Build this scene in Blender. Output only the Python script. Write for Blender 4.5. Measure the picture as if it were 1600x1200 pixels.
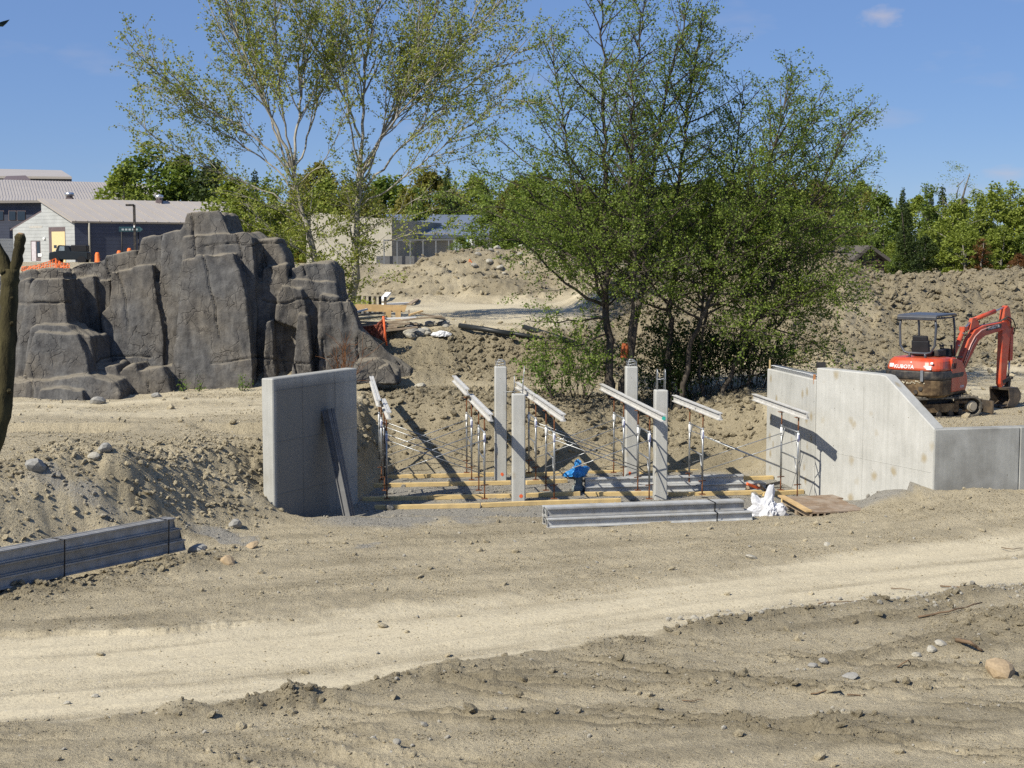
import bpy, bmesh, math, random
import numpy as np
from mathutils import Vector, Matrix, Quaternion, noise as mnoise

for o in list(bpy.data.objects): bpy.data.objects.remove(o)
SC = bpy.context.scene
COL = SC.collection
R = math.radians

# ---------------------------------------------------------------- camera
F, PITCH, CZ = 2222.2, math.atan(200 / 2222.2), 5.4
cd = bpy.data.cameras.new('camera'); cam = bpy.data.objects.new('camera', cd); COL.objects.link(cam)
cd.sensor_width = 36; cd.lens = 36 * F / 1600; cd.clip_start = 0.1; cd.clip_end = 4000
cam.location = (0, 0, CZ); cam.rotation_euler = (math.pi / 2 - PITCH, 0, 0)
SC.camera = cam

# ---------------------------------------------------------------- light
SUN_T = Vector((1.28, 1.05, -1.56)).normalized()          # the way the sunlight travels
ELEV = math.asin(-SUN_T.z)
AZ = math.atan2(-SUN_T.x, -SUN_T.y)                        # bearing of the sun, clockwise from +Y
w = bpy.data.worlds.new('World'); SC.world = w; w.use_nodes = True
nt = w.node_tree
bg = nt.nodes['Background']
sky = nt.nodes.new('ShaderNodeTexSky'); sky.sky_type = 'NISHITA'; sky.sun_disc = False
sky.sun_elevation = ELEV; sky.sun_rotation = AZ
sky.air_density = .8; sky.dust_density = 0.0; sky.ozone_density = 5; sky.altitude = 0
# a few faint wisps of cloud
tc = nt.nodes.new('ShaderNodeTexCoord')
mp = nt.nodes.new('ShaderNodeMapping'); mp.inputs['Scale'].default_value = (5, 5, 16); mp.inputs['Location'].default_value = (1.3, 0.2, 0.35)
cn = nt.nodes.new('ShaderNodeTexNoise'); cn.inputs['Scale'].default_value = 2.1; cn.inputs['Detail'].default_value = 5
cr = nt.nodes.new('ShaderNodeValToRGB'); cr.color_ramp.elements[0].position = .60; cr.color_ramp.elements[1].position = .82
mm = nt.nodes.new('ShaderNodeMix'); mm.data_type = 'RGBA'
mm.inputs[7].default_value = (5.6, 5.6, 6.6, 1)
sc_ = nt.nodes.new('ShaderNodeMath'); sc_.operation = 'MULTIPLY'; sc_.inputs[1].default_value = .32
nt.links.new(tc.outputs['Generated'], mp.inputs[0]); nt.links.new(mp.outputs[0], cn.inputs['Vector'])
nt.links.new(cn.outputs[0], cr.inputs[0]); nt.links.new(cr.outputs[0], sc_.inputs[0]); nt.links.new(sc_.outputs[0], mm.inputs[0])
hs = nt.nodes.new('ShaderNodeHueSaturation'); hs.inputs['Saturation'].default_value = 1.1; hs.inputs['Hue'].default_value = .5
nt.links.new(sky.outputs[0], hs.inputs['Color'])
m2 = nt.nodes.new('ShaderNodeMix'); m2.data_type = 'RGBA'; m2.inputs[0].default_value = .5; m2.inputs[7].default_value = (2.45, 3.9, 8.0, 1)
nt.links.new(hs.outputs[0], m2.inputs[6]); nt.links.new(m2.outputs[2], mm.inputs[6])
_last = mm.outputs[2]
for _px, _py, _sx, _sz, _am in ((1378, 26, 62, 120, .55), (1572, 272, 55, 150, .40), (1500, 300, 30, 110, .22)):
    _xc, _yc = (_px - 800) / F, (600 - _py) / F
    _d = Vector((_xc, math.cos(PITCH) + _yc * math.sin(PITCH), -math.sin(PITCH) + _yc * math.cos(PITCH))).normalized()
    _s = nt.nodes.new('ShaderNodeVectorMath'); _s.operation = 'SUBTRACT'; _s.inputs[1].default_value = _d
    _m = nt.nodes.new('ShaderNodeVectorMath'); _m.operation = 'MULTIPLY'; _m.inputs[1].default_value = (_sx, 3, _sz)
    _n = nt.nodes.new('ShaderNodeTexNoise'); _n.inputs['Scale'].default_value = 1.6; _n.inputs['Detail'].default_value = 4
    _l = nt.nodes.new('ShaderNodeVectorMath'); _l.operation = 'LENGTH'
    _a = nt.nodes.new('ShaderNodeMath'); _a.operation = 'MULTIPLY_ADD'; _a.inputs[1].default_value = 1.3
    _r = nt.nodes.new('ShaderNodeValToRGB'); _r.color_ramp.elements[0].position = .45; _r.color_ramp.elements[0].color = (_am, _am, _am, 1); _r.color_ramp.elements[1].position = .98; _r.color_ramp.elements[1].color = (0, 0, 0, 1)
    _q = nt.nodes.new('ShaderNodeMath'); _q.operation = 'MULTIPLY'; _q.inputs[1].default_value = .62
    _x = nt.nodes.new('ShaderNodeMix'); _x.data_type = 'RGBA'; _x.inputs[7].default_value = (6.2, 5.9, 6.6, 1)
    nt.links.new(tc.outputs['Generated'], _s.inputs[0]); nt.links.new(_s.outputs[0], _m.inputs[0]); nt.links.new(_m.outputs[0], _n.inputs['Vector']); nt.links.new(_m.outputs[0], _l.inputs[0])
    nt.links.new(_n.outputs[0], _a.inputs[0]); nt.links.new(_l.outputs['Value'], _a.inputs[2]); nt.links.new(_a.outputs[0], _q.inputs[0]); nt.links.new(_q.outputs[0], _r.inputs[0])
    nt.links.new(_r.outputs[0], _x.inputs[0]); nt.links.new(_last, _x.inputs[6]); _last = _x.outputs[2]
nt.links.new(_last, bg.inputs[0]); bg.inputs[1].default_value = 0.068
sd = bpy.data.lights.new('sun', 'SUN'); sun = bpy.data.objects.new('sun', sd); COL.objects.link(sun)
sd.energy = 5.0; sd.angle = R(.53); sd.color = (1, .945, .83)
sun.rotation_euler = SUN_T.to_track_quat('-Z', 'Y').to_euler(); sun.location = (-30, -30, 40)
SC.view_settings.view_transform = 'Standard'; SC.view_settings.look = 'None'
SC.view_settings.exposure = 0.42; SC.view_settings.gamma = 1.0; SC.view_settings.use_curve_mapping = False
SC.render.engine = 'CYCLES'
SC.cycles.use_denoising = False
SC.cycles.max_bounces = 6; SC.cycles.diffuse_bounces = 3; SC.cycles.glossy_bounces = 2
SC.cycles.transmission_bounces = 4; SC.cycles.transparent_max_bounces = 6

# ---------------------------------------------------------------- helpers
ST, CT = math.sin(PITCH), math.cos(PITCH)
def ray(px, py):
    xc, yc = (px - 800) / F, (600 - py) / F
    return Vector((xc, CT + yc * ST, -ST + yc * CT))
def at(px, py, d):                       # point of the photograph's ray at depth y = d
    r = ray(px, py); return Vector((0, 0, CZ)) + r * (d / r.y)
def atz(px, py, z):                      # point of the ray at height z
    r = ray(px, py); return Vector((0, 0, CZ)) + r * ((z - CZ) / r.z)

def prop(o, label=None, cat=None, group=None, kind=None):
    if label: o['label'] = label
    if cat: o['category'] = cat
    if group: o['group'] = group
    if kind: o['kind'] = kind
    return o
def link(name, me, mat=None, parent=None, loc=None, rot=None):
    o = bpy.data.objects.new(name, me); COL.objects.link(o)
    if mat is not None and me is not None and not me.materials: me.materials.append(mat)
    if parent is not None: o.parent = parent
    if loc is not None: o.location = loc
    if rot is not None: o.rotation_euler = rot
    return o
def thing(name, label, cat, loc=(0, 0, 0), rz=0, group=None):
    o = bpy.data.objects.new(name, None); COL.objects.link(o)
    o.location = loc; o.rotation_euler = (0, 0, rz); o.empty_display_size = .1
    return prop(o, label, cat, group)
def copy_tree(o, parent=None):
    c = o.copy(); COL.objects.link(c)
    if parent is not None: c.parent = parent
    for ch in list(o.children): copy_tree(ch, c)
    return c
def npmesh(name, V, Fc, smooth=False):   # V (n,3), Fc (m,k) all faces with k corners
    me = bpy.data.meshes.new(name)
    V = np.asarray(V, np.float32); Fc = np.asarray(Fc, np.int32)
    k = Fc.shape[1]
    me.vertices.add(len(V)); me.vertices.foreach_set('co', V.ravel())
    me.loops.add(Fc.size); me.loops.foreach_set('vertex_index', Fc.ravel())
    me.polygons.add(len(Fc)); me.polygons.foreach_set('loop_start', np.arange(0, Fc.size, k, dtype=np.int32))
    me.polygons.foreach_set('use_smooth', np.full(len(Fc), smooth, bool))
    me.update(calc_edges=True)
    return me

class MB:
    """collects boxes, bars, tubes and prisms in one bmesh and links it as ONE mesh object"""
    def __init__(s): s.bm = bmesh.new()
    def add(s, vs, fs):
        b = [s.bm.verts.new(v) for v in vs]
        for f in fs:
            try: s.bm.faces.new([b[i] for i in f])
            except ValueError: pass
        return s
    def box(s, c, size, rot=None, taper=1.0):
        x, y, z = size[0] / 2, size[1] / 2, size[2] / 2; M = rot.to_matrix() if rot is not None and not isinstance(rot, Matrix) else rot
        vs = []
        for k, t in ((-1, 1.0), (1, taper)):
            for i, j in ((-1, -1), (1, -1), (1, 1), (-1, 1)):
                v = Vector((i * x * t, j * y * t, k * z))
                if M is not None: v = M @ v
                vs.append(v + Vector(c))
        return s.add(vs, [(0, 3, 2, 1), (4, 5, 6, 7), (0, 1, 5, 4), (1, 2, 6, 5), (2, 3, 7, 6), (3, 0, 4, 7)])
    def beam(s, a, b, wd, ht, up=Vector((0, 0, 1))):     # box from a to b
        a, b = Vector(a), Vector(b); d = (b - a); L = d.length; y = d.normalized()
        x = y.cross(up)
        if x.length < 1e-4: x = Vector((1, 0, 0))
        x.normalize(); z = x.cross(y)
        M = Matrix((x, y, z)).transposed()
        return s.box((a + b) / 2, (wd, L, ht), M)
    def tube(s, pts, rad, n=8, caps=True):
        pts = [Vector(p) for p in pts]; rad = rad if hasattr(rad, '__len__') else [rad] * len(pts)
        rings = []; prev = None
        for i, p in enumerate(pts):
            d = (pts[min(i + 1, len(pts) - 1)] - pts[max(i - 1, 0)]).normalized()
            u = prev if prev is not None else (Vector((0, 0, 1)) if abs(d.z) < .9 else Vector((1, 0, 0)))
            x = d.cross(u)
            if x.length < 1e-5: x = d.orthogonal()
            x.normalize(); y = x.cross(d); prev = y
            rings.append([s.bm.verts.new(p + (x * math.cos(2 * math.pi * k / n) + y * math.sin(2 * math.pi * k / n)) * rad[i]) for k in range(n)])
        for a, b in zip(rings, rings[1:]):
            for k in range(n):
                f = s.bm.faces.new((a[k], a[(k + 1) % n], b[(k + 1) % n], b[k])); f.smooth = True
        if caps:
            s.bm.faces.new(rings[0]); s.bm.faces.new(rings[-1][::-1])
        return s
    def prism(s, outline, thick, M=None):   # outline (x,z) polygon extruded along y by thick, centred
        n = len(outline); vs = [Vector((x, -thick / 2, z)) for x, z in outline] + [Vector((x, thick / 2, z)) for x, z in outline]
        if M is not None: vs = [M @ v for v in vs]
        return s.add(vs, [tuple(range(n)), tuple(range(2 * n - 1, n - 1, -1))] + [(i, i + n, (i + 1) % n + n, (i + 1) % n) for i in range(n)])
    def bevel(s, w, seg=1):
        bmesh.ops.recalc_face_normals(s.bm, faces=s.bm.faces)
        es = [e for e in s.bm.edges if len(e.link_faces) == 2 and e.calc_face_angle(0) > .5]
        bmesh.ops.bevel(s.bm, geom=es, offset=w, segments=seg, profile=.6, affect='EDGES', clamp_overlap=True)
        return s
    def mesh(s, name):
        bmesh.ops.recalc_face_normals(s.bm, faces=s.bm.faces)
        me = bpy.data.meshes.new(name); s.bm.to_mesh(me); s.bm.free(); return me
    def build(s, name, mat, parent=None, loc=None, rot=None):
        return link(name, s.mesh(name), mat, parent, loc, rot)

# ---------------------------------------------------------------- numpy noise
_rs = np.random.RandomState(7)
_PERM = _rs.permutation(4096).astype(np.int64)
_RND = _rs.rand(4096)
def _h(ix, iy, seed): return _RND[_PERM[(_PERM[(ix + seed * 131) & 4095] + iy) & 4095]]
def vnoise(x, y, seed=0):
    ix, iy = np.floor(x).astype(np.int64), np.floor(y).astype(np.int64)
    fx, fy = x - ix, y - iy
    fx = fx * fx * fx * (fx * (fx * 6 - 15) + 10); fy = fy * fy * fy * (fy * (fy * 6 - 15) + 10)
    a, b = _h(ix, iy, seed), _h(ix + 1, iy, seed); c, d = _h(ix, iy + 1, seed), _h(ix + 1, iy + 1, seed)
    return (a * (1 - fx) + b * fx) * (1 - fy) + (c * (1 - fx) + d * fx) * fy - .5
def fbm(x, y, oct=4, seed=0, gain=.5):
    s = 0; a = 1.0
    for k in range(oct):
        c, sn = math.cos(k * 1.1), math.sin(k * 1.1)
        s = s + a * vnoise((x * c - y * sn) * 2 ** k + 17.3 * k, (x * sn + y * c) * 2 ** k - 9.1 * k, seed + k); a *= gain
    return s
def ridged(x, y, oct=3, seed=0):
    s = 0; a = 1.0
    for k in range(oct):
        s = s + a * (1 - 4 * np.abs(vnoise(x * 2 ** k + 5.1 * k, y * 2 ** k + 3.7 * k, seed + k))); a *= .5
    return s
def ss(a, b, x):
    t = np.clip((x - a) / (b - a), 0, 1); return t * t * (3 - 2 * t)
def lerp(a, b, t): return a + (b - a) * t
def polydist(X, Y, pts):                 # distance to polyline, parameter along it (0..n-1), and signed side
    best = np.full(X.shape, 1e9); par = np.zeros(X.shape); side = np.zeros(X.shape)
    for i, ((x0, y0), (x1, y1)) in enumerate(zip(pts, pts[1:])):
        dx, dy = x1 - x0, y1 - y0; L2 = dx * dx + dy * dy
        t = np.clip(((X - x0) * dx + (Y - y0) * dy) / L2, 0, 1)
        qx, qy = X - (x0 + t * dx), Y - (y0 + t * dy)
        d = np.hypot(qx, qy); m = d < best
        best = np.where(m, d, best); par = np.where(m, i + t, par); side = np.where(m, np.sign(dx * qy - dy * qx), side)
    return best, par, side

# ---------------------------------------------------------------- node materials
def new_mat(name):
    m = bpy.data.materials.new(name); m.use_nodes = True
    return m, m.node_tree, m.node_tree.nodes['Principled BSDF']
class NT:
    def __init__(s, nt): s.nt = nt
    def n(s, t, **kw):
        k = s.nt.nodes.new(t)
        for a, b in kw.items(): setattr(k, a, b)
        return k
    def l(s, a, b): s.nt.links.new(a, b)
    def noise(s, scale, detail=4, rough=.55, vec=None, dist=0):
        k = s.n('ShaderNodeTexNoise'); k.inputs['Scale'].default_value = scale; k.inputs['Detail'].default_value = detail
        k.inputs['Roughness'].default_value = rough; k.inputs['Distortion'].default_value = dist
        if vec is not None: s.l(vec, k.inputs['Vector'])
        return k.outputs[0]
    def ramp(s, inp, stops):
        k = s.n('ShaderNodeValToRGB'); e = k.color_ramp.elements
        while len(e) < len(stops): e.new(.5)
        for q, (p, c) in zip(e, stops):
            q.position = p; q.color = c if len(c) == 4 else (*c, 1)
        s.l(inp, k.inputs[0]); return k.outputs[0]
    def mix(s, fac, a, b, mode='MIX'):
        k = s.n('ShaderNodeMix'); k.data_type = 'RGBA'; k.blend_type = mode
        for i, v in ((0, fac), (6, a), (7, b)):
            if isinstance(v, (int, float)): k.inputs[i].default_value = v
            elif isinstance(v, tuple): k.inputs[i].default_value = v if len(v) == 4 else (*v, 1)
            else: s.l(v, k.inputs[i])
        return k.outputs[2]
    def math(s, op, a, b=0.0, c=None):
        k = s.n('ShaderNodeMath'); k.operation = op
        for i, v in ((0, a), (1, b)) + (((2, c),) if c is not None else ()):
            if isinstance(v, (int, float)): k.inputs[i].default_value = v
            else: s.l(v, k.inputs[i])
        return k.outputs[0]
    def coord(s, kind='Object', scale=None):
        t = s.n('ShaderNodeTexCoord').outputs[kind]
        if scale is None: return t
        m = s.n('ShaderNodeMapping'); m.inputs['Scale'].default_value = scale; s.l(t, m.inputs[0]); return m.outputs[0]
    def worldpos(s, scale=None):
        t = s.n('ShaderNodeNewGeometry').outputs['Position']
        if scale is None: return t
        m = s.n('ShaderNodeMapping'); m.inputs['Scale'].default_value = scale; s.l(t, m.inputs[0]); return m.outputs[0]
    def attr(s, name): return s.n('ShaderNodeAttribute', attribute_name=name).outputs['Fac']
    def island(s): return s.n('ShaderNodeNewGeometry').outputs['Random Per Island']
    def bump(s, bsdf, h, strength=.3, dist=.02):
        b = s.n('ShaderNodeBump'); b.inputs['Strength'].default_value = strength; b.inputs['Distance'].default_value = dist
        s.l(h, b.inputs['Height']); s.l(b.outputs[0], bsdf.inputs['Normal']); return b
def simple(name, col, rough=.7, metal=0.0, var=.25, scale=6.0, bump=.0, spec=.3, dirt=None, dirtamt=.4):
    """one colour with grain and optional dirt"""
    m, nt, b = new_mat(name); q = NT(nt); v = q.coord('Object')
    n1 = q.noise(scale, 5, .6, v)
    c = q.mix(1.0, (*col, 1), q.ramp(n1, [(.25, (1 - var,) * 3), (.75, (1 + var * .6,) * 3)]), 'MULTIPLY')
    if dirt is not None:
        n2 = q.noise(scale * .6, 6, .65, v)
        f = q.ramp(n2, [(.42, (0, 0, 0)), (.68, (dirtamt,) * 3)])
        c = q.mix(f, c, (*dirt, 1))
    nt.links.new(c, b.inputs['Base Color']); b.inputs['Roughness'].default_value = rough
    b.inputs['Metallic'].default_value = metal; b.inputs['Specular IOR Level'].default_value = spec
    if bump: q.bump(b, q.noise(scale * 4, 4, .6, v), bump, .01)
    return m
# ================================================================ TERRAIN
WALL_A, WALL_B = (-4.93, 29.2), (-3.49, 31.9)               # face line of the free-standing wall on the left
AB = [(6.50, 36.1), (7.02, 32.7), (8.98, 30.0), (10.95, 30.43), (17.0, 31.75)]   # face line of the abutment
NEAR_EDGE = [tuple(atz(px, py, 0).xy) for px, py in ((-300, 1165), (0, 1130), (270, 1112), (500, 1085), (700, 1040), (900, 1010), (1200, 960), (1600, 915), (2000, 870))]
FAR_EDGE = [tuple(atz(px, py, 0).xy) for px, py in ((-300, 1010), (0, 990), (260, 985), (430, 965), (640, 942), (850, 925), (1050, 905), (1300, 868), (1600, 832), (2000, 785))]
BUND = [(-10.5, 20.4), (-8.15, 22.75), (-5.7, 25.25)]       # line of the beam bundle lying on the left

def line_x(a, b, Y): return a[0] + (b[0] - a[0]) * (Y - a[1]) / (b[1] - a[1])

def terrain(X, Y, detail=True):
    """height, and masks: road, gravel, moist, rough, region id"""
    z = np.zeros_like(X)
    wx, wy = X + .5 * fbm(X * .7, Y * .7, 3, 40), Y + .5 * fbm(X * .7 + 50, Y * .7, 3, 44)
    rough = np.full_like(X, .022); gravel = np.zeros_like(X); road = np.zeros_like(X); moist = np.full_like(X, .35)
    reg = np.zeros(X.shape, int)
    # the bank the camera stands on
    z = np.maximum(z, (3.75 - .42 * Y) * ss(11, 7, Y))
    # pit floor
    xw = np.interp(Y, [29.2, 31.9, 33, 36.4], [WALL_A[0], WALL_B[0], -3.35, -2.9])
    xa = np.interp(Y, [28, 30.0, 32.7, 36.1, 37.5], [9.2, 8.98, 7.02, 6.50, 6.3])
    pit = ss(29.0, 30.4, Y + .15 * fbm(X * .9, Y * .9, 2, 3)) * ss(37.2, 35.9, Y) 
    inx = (X > xw - .17) & (X < xa + .17)
    z = np.where(inx | (Y < 29.3), lerp(z, -.2, pit * (X > -5.4) * (X < 8.6)), z)
    # rise to the left (spoil pushed up behind the beam bundle, then a plateau)
    s = (wx + 5.7) * -.72 + (wy - 25.3) * .69
    lm = ss(0.15, 2.7, s)
    ridge = 1.5 + .16 * np.exp(-((s - 2.6) / 1.3) ** 2) * ss(-3.8, -6.4, X) + .25 * fbm(X * .5, Y * .5, 2, 9)
    ridge = ridge + .16 * np.exp(-(((X + 8.6) / 1.0) ** 2 + ((Y - 27.1) / 1.0) ** 2)) - .25 * np.exp(-(((X + 5.9) / .5) ** 2 + ((Y - 29.3) / 1.4) ** 2))
    right = np.where(Y > 29.15, ss(.0, 1.3, xw - .17 - X) * .72 + .28, ss(.0, 2.9, -4.0 - X - .35 * (29.2 - Y).clip(0)))
    right = np.where((Y > 29.15) & (X > xw - .17), 0, right)
    zl = lerp(z, ridge, lm * right)
    leftside = (X < xw - .17) | (Y < 29.15)
    z = np.where(leftside & (Y < 33.5), np.maximum(z, zl), z)
    moundm = lm * ss(4.6, 2.9, s) * ss(-4.0, -5.6, X) * (Y < 32)
    rough = np.where(moundm > .1, rough + .10 * moundm, rough)
    moist = np.where(moundm > .05, moist + .16 * moundm, moist)
    # bank at the back of the pit
    dx = np.maximum(xw - X, 0)
    toe = np.where(X < -2.6, 0, 0)
    bk = np.maximum(ss(36.1, 38.6, wy + .25 * np.clip(X - 2, 0, 4) * -1), ss(.1, 1.5, xw - wx) * (Y > 31.9))
    plateau = 1.6 + .12 * fbm(X * .35, Y * .35, 3, 11)
    hollow = .55 * np.exp(-(((X - 4.2) / 2.2) ** 2 + ((Y - 39.0) / 2.5) ** 2))
    zb = lerp(z, plateau - hollow, bk)
    z = np.where((Y > 31.9) & ((X < xa + .15) | (Y > 36.2)), np.maximum(z, zb), z)
    bankm = np.maximum(bk, .75 * ss(35.6, 36.6, Y)) * ss(42, 39.5, Y) * (Y > 32) * ss(-4.6, -3.6, X) * (X < xa + .5)
    rough = np.where(bankm > .05, rough + .10 * bankm * ss(.02, .3, bk), rough)
    moist = np.where(bankm > .05, moist + .45 * bankm, moist)
    # plateau on the right, retained by the abutment
    dq, pq, sq = polydist(X, Y, AB)
    behind = (sq > 0) & (X > 6.2)
    pr = behind * ss(.13, .30, dq) 
    pr = np.where(Y > 36.1, ss(5.6, 8.2, X + .12 * (Y - 37)), pr)
    z = np.where(Y < 36.1, np.where(pr > 0, lerp(z, 1.58, pr), z), lerp(z, np.maximum(z, 1.58), pr))
    # soil banked against the wing wall
    nb_ = ~(behind & (dq > .14)); fr = ss(26.8, 29.8, Y) * ss(6.9, 9.2, X) * nb_
    z = z + .36 * fr
    for (bx, by, h, r) in ((8.15, 30.35, .34, .75), (9.9, 29.75, .14, .6), (7.2, 29.9, .12, .7)):
        g = h * np.exp(-(((X - bx) / r) ** 2 + ((Y - by) / r) ** 2)); z = np.where(nb_, z + g, z)
        rough = rough + np.where(nb_, g * .12, 0)
    # slope and upper path in the middle distance
    um = ss(41.4, 45.2, wy + .25 * np.clip(-X - 2, 0, 6)) * ss(-10.5, -7, X) * ss(4.6, 1.2, wx - .15 * (Y - 45))
    z = lerp(z, 3.2 + .12 * fbm(X * .3, Y * .3, 2, 21), um)
    slope = um * (1 - um) * 4
    rough = rough + .16 * slope; moist = moist + .55 * slope
    path = ss(.9, 1, um) * ss(68, 65, Y) * ss(-10, -7, X)
    # far bank
    cx = np.array([-30, -12, -7, -5.5, -3.3, -1.3, 1.7, 5, 9, 60.]); cz = np.array([4.0, 3.9, 4.1, 4.7, 5.45, 5.8, 5.6, 5.6, 5.5, 5.0])
    fb = ss(65.5, 74, Y + 2.2 * fbm(X * .25, Y * .25, 3, 5)) 
    bankz = np.interp(X, cx, cz) + .35 * fbm(X * .45, Y * .45, 3, 31)
    z = lerp(z, np.maximum(z, bankz), fb)
    fbe = ss(.01, .25, fb); rough = rough + .20 * fbe * ss(80, 74, Y) * ss(-8, -6, X); moist = np.maximum(moist, fbe * ss(80, 74, Y) * (.85 + .6 * fbm(X * .3, Y * .3, 3, 191)))
    # spoil heap on the right
    hx = np.array([-5, 1, 3, 5, 8, 10.5, 12.4, 13.2, 13.9, 15.2, 15.9, 17.5, 19, 21, 40.]); hz = np.array([3.2, 3.3, 4.6, 5.2, 5.4, 5.7, 5.9, 5.3, 4.72, 4.66, 4.56, 4.33, 4.62, 4.6, 4.9])
    crest = np.interp(X, hx, hz) + .25 * fbm(X * .8, Y * .3, 3, 61)
    y0 = 47.5 + 1.2 * fbm(X * .3, X * 0, 2, 71)
    hp = np.clip((Y - y0) / 10.5, 0, 1); hp = hp ** .85 * (1 - .12 * np.sin(hp * math.pi * 2))
    hm = ss(1.5, 5.5, wx + .12 * (Y - 50) * 0)
    heap = lerp(1.6, crest, hp)
    heap = np.where(Y > y0 + 11.5, lerp(crest, 4.1, ss(59, 67, Y)), heap)
    z = lerp(z, np.maximum(z * (Y < 62), heap), hm * ss(46, 47, Y))
    hr = hm * ss(46.8, 48.5, Y) * ss(76, 66, Y)
    rough = np.maximum(rough, .27 * hr); moist = np.maximum(moist, (.95 + .5 * fbm(X * .4, Y * .4, 3, 203)) * hr)
    # far plain
    far = ss(74, 84, Y); z = lerp(z, 4.85 + .15 * fbm(X * .1, Y * .1, 2, 81), far)
    lf = ss(-7.5, -9.5, X) * ss(44, 46, Y)
    z = lerp(z, np.interp(Y, [44, 50, 75, 100, 130], [1.6, 2.0, 3.7, 4.7, 4.85]), lf * (1 - far))
    # haul road in the foreground
    dn, pn, sn = polydist(X, Y, NEAR_EDGE); df, pf, sf = polydist(X, Y, FAR_EDGE)
    rn = ss(-.5, .55, dn * sn + .35 * fbm(X * 1.1, Y * 1.1, 3, 91)); rf = ss(-.6, .5, -df * sf + .35 * fbm(X * 1.3, Y * 1.3, 3, 95))
    onroad = rn * rf * (Y > 10)
    streak = fbm((X * .93 + Y * .37) * .25, (Y * .93 - X * .37) * 2.6, 4, 99)
    road = onroad * np.clip(.80 + .75 * streak, 0, 1)
    z = z - .06 * onroad + onroad * .02 * streak
    for q_, wd_ in ((.9, .20), (1.5, .16), (2.7, .22), (3.2, .16)):
        dd_ = dn * sn - q_ + .18 * fbm(pn * .9, pn * 0 + q_, 2, 171)
        g_ = np.exp(-(dd_ / wd_) ** 2) * onroad; z = z - .018 * g_ + .012 * np.exp(-((np.abs(dd_) - wd_ * 1.5) / .06) ** 2) * onroad
        road = np.clip(road - .16 * g_ * np.clip(.5 + 2 * fbm(X * .6, Y * .6, 2, 173), 0, 1), 0, 1)
    rough = rough * (1 - .75 * onroad)
    # windrow of soil along the near edge
    bh = np.interp(pn, [0, 1, 1.9, 2.05, 2.55, 3.0, 3.15, 4, 5, 6, 7, 8], [.05, .05, .05, .16, .14, .25, .09, .06, .09, .10, .08, .05])
    bw = np.exp(-((dn * 1.0 + .18 * sn) / .30) ** 2) * (Y < 30) * (.55 + 1.1 * np.clip(fbm(X * 1.4, Y * 1.4, 2, 101) + .35, 0, 1))
    z = z + bh * bw; rough = rough + .22 * bh * bw * 2; moist = moist + .9 * bw * np.clip(bh * 6, .2, 1)
    # clods pushed up before the bundle and along the far edge on the left
    db, pb, sb = polydist(X, Y, BUND)
    cl = np.exp(-((db * -sb - .55) / .5) ** 2) * ss(-4.3, -5.8, X) * (Y < 27)
    z = z + .10 * cl * (1 + .8 * fbm(X * 1.5, Y * 1.5, 2, 103)); rough = rough + .08 * cl; moist = moist + .3 * cl
    cl2 = np.exp(-((df + .35) / .8) ** 2) * ss(-2, -5, X) * (Y < 26) * (sf > 0)
    z = z + .07 * cl2; moist = moist + .35 * cl2; rough = rough + .03 * cl2
    # mounds at the right edge of the foreground
    for (px, py, h, r) in ((1600, 985, .26, 1.0), (1510, 1010, .10, .5), (1110, 1075, .10, .45), (350, 1085, .0, 1), (1350, 1130, .06, .5)):
        c = atz(px, py, 0); g = np.exp(-(((X - c.x) / r) ** 2 + ((Y - c.y) / (r * .8)) ** 2)); z = z + h * g; rough = rough + .3 * h * g; moist = moist + .5 * g * (h > .08)
    # wheel ruts in the near ground: arcs swept about a point far to the right, and straight ones
    fg = ss(.2, .9, -dn * sn) * (Y < 24) * (Y > 8)
    cxr, cyr = 9.0, 31.0
    rr = np.hypot((X - cxr), (Y - cyr) * 1.0) + .25 * fbm(X * .4, Y * .4, 2, 111)
    band = np.clip(fbm(rr * .45, rr * 0 + 3, 2, 113) * 3 + .6, 0, 1) * np.clip(fbm(X * .35, Y * .35, 2, 115) * 2.4 + .6, 0, 1)
    rut = np.sin(rr * 2 * math.pi / .42) * .5 + np.sin(rr * 2 * math.pi / .9 + 1) * .6
    sharp = lambda v: np.sign(v) * np.abs(v) ** .55
    rut = sharp(np.sin(rr * 2 * math.pi / .40)) * .5 + sharp(np.sin(rr * 2 * math.pi / .95 + 1)) * .6
    along = np.arctan2(Y - cyr, X - cxr) * rr
    tread = np.maximum(0, np.sin(along * 2 * math.pi / .16 + 2 * np.abs(np.sin(rr * math.pi / .40)) * 3)) * (np.sin(rr * 2 * math.pi / .40) > .1)
    z = z + fg * band * (.034 * rut + .022 * tread)
    rough = rough + fg * band * .03 * np.clip(rut, 0, 1)
    fa = fbm((X * .97 + Y * .25) * .22, (Y * .97 - X * .25) * 2.2, 4, 117)
    z = z + fg * .03 * fa
    moist = moist + fg * (.6 * fa - .26 * band * rut * .5)
    for (x0, y0, rad, wd_) in ((11.5, 37.5, 20.2, .05), (11.5, 37.5, 21.6, .05), (4.0, 40.0, 22.6, .06), (4.0, 40.0, 24.1, .05), (-9, 44, 27.3, .05), (-9, 44, 28.7, .06), (11.5, 37.5, 23.3, .06)):
        ra = np.hypot(X - x0, Y - y0) - rad + .22 * fbm(X * .5, Y * .5, 3, 181)
        vis = fg * np.clip(2.5 * fbm(X * .45 + rad, Y * .45, 2, 183) + .65, 0, 1)
        z = z + vis * (-.042 * np.exp(-(ra / wd_) ** 2) + .042 * np.exp(-((np.abs(ra) - .13) / .05) ** 2) * (1 + .8 * vnoise(X * 9, Y * 9, 185)))
        moist = moist + vis * .6 * np.exp(-((np.abs(ra) - .13) / .07) ** 2); rough = rough + vis * .03 * np.exp(-((np.abs(ra) - .13) / .07) ** 2)
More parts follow.
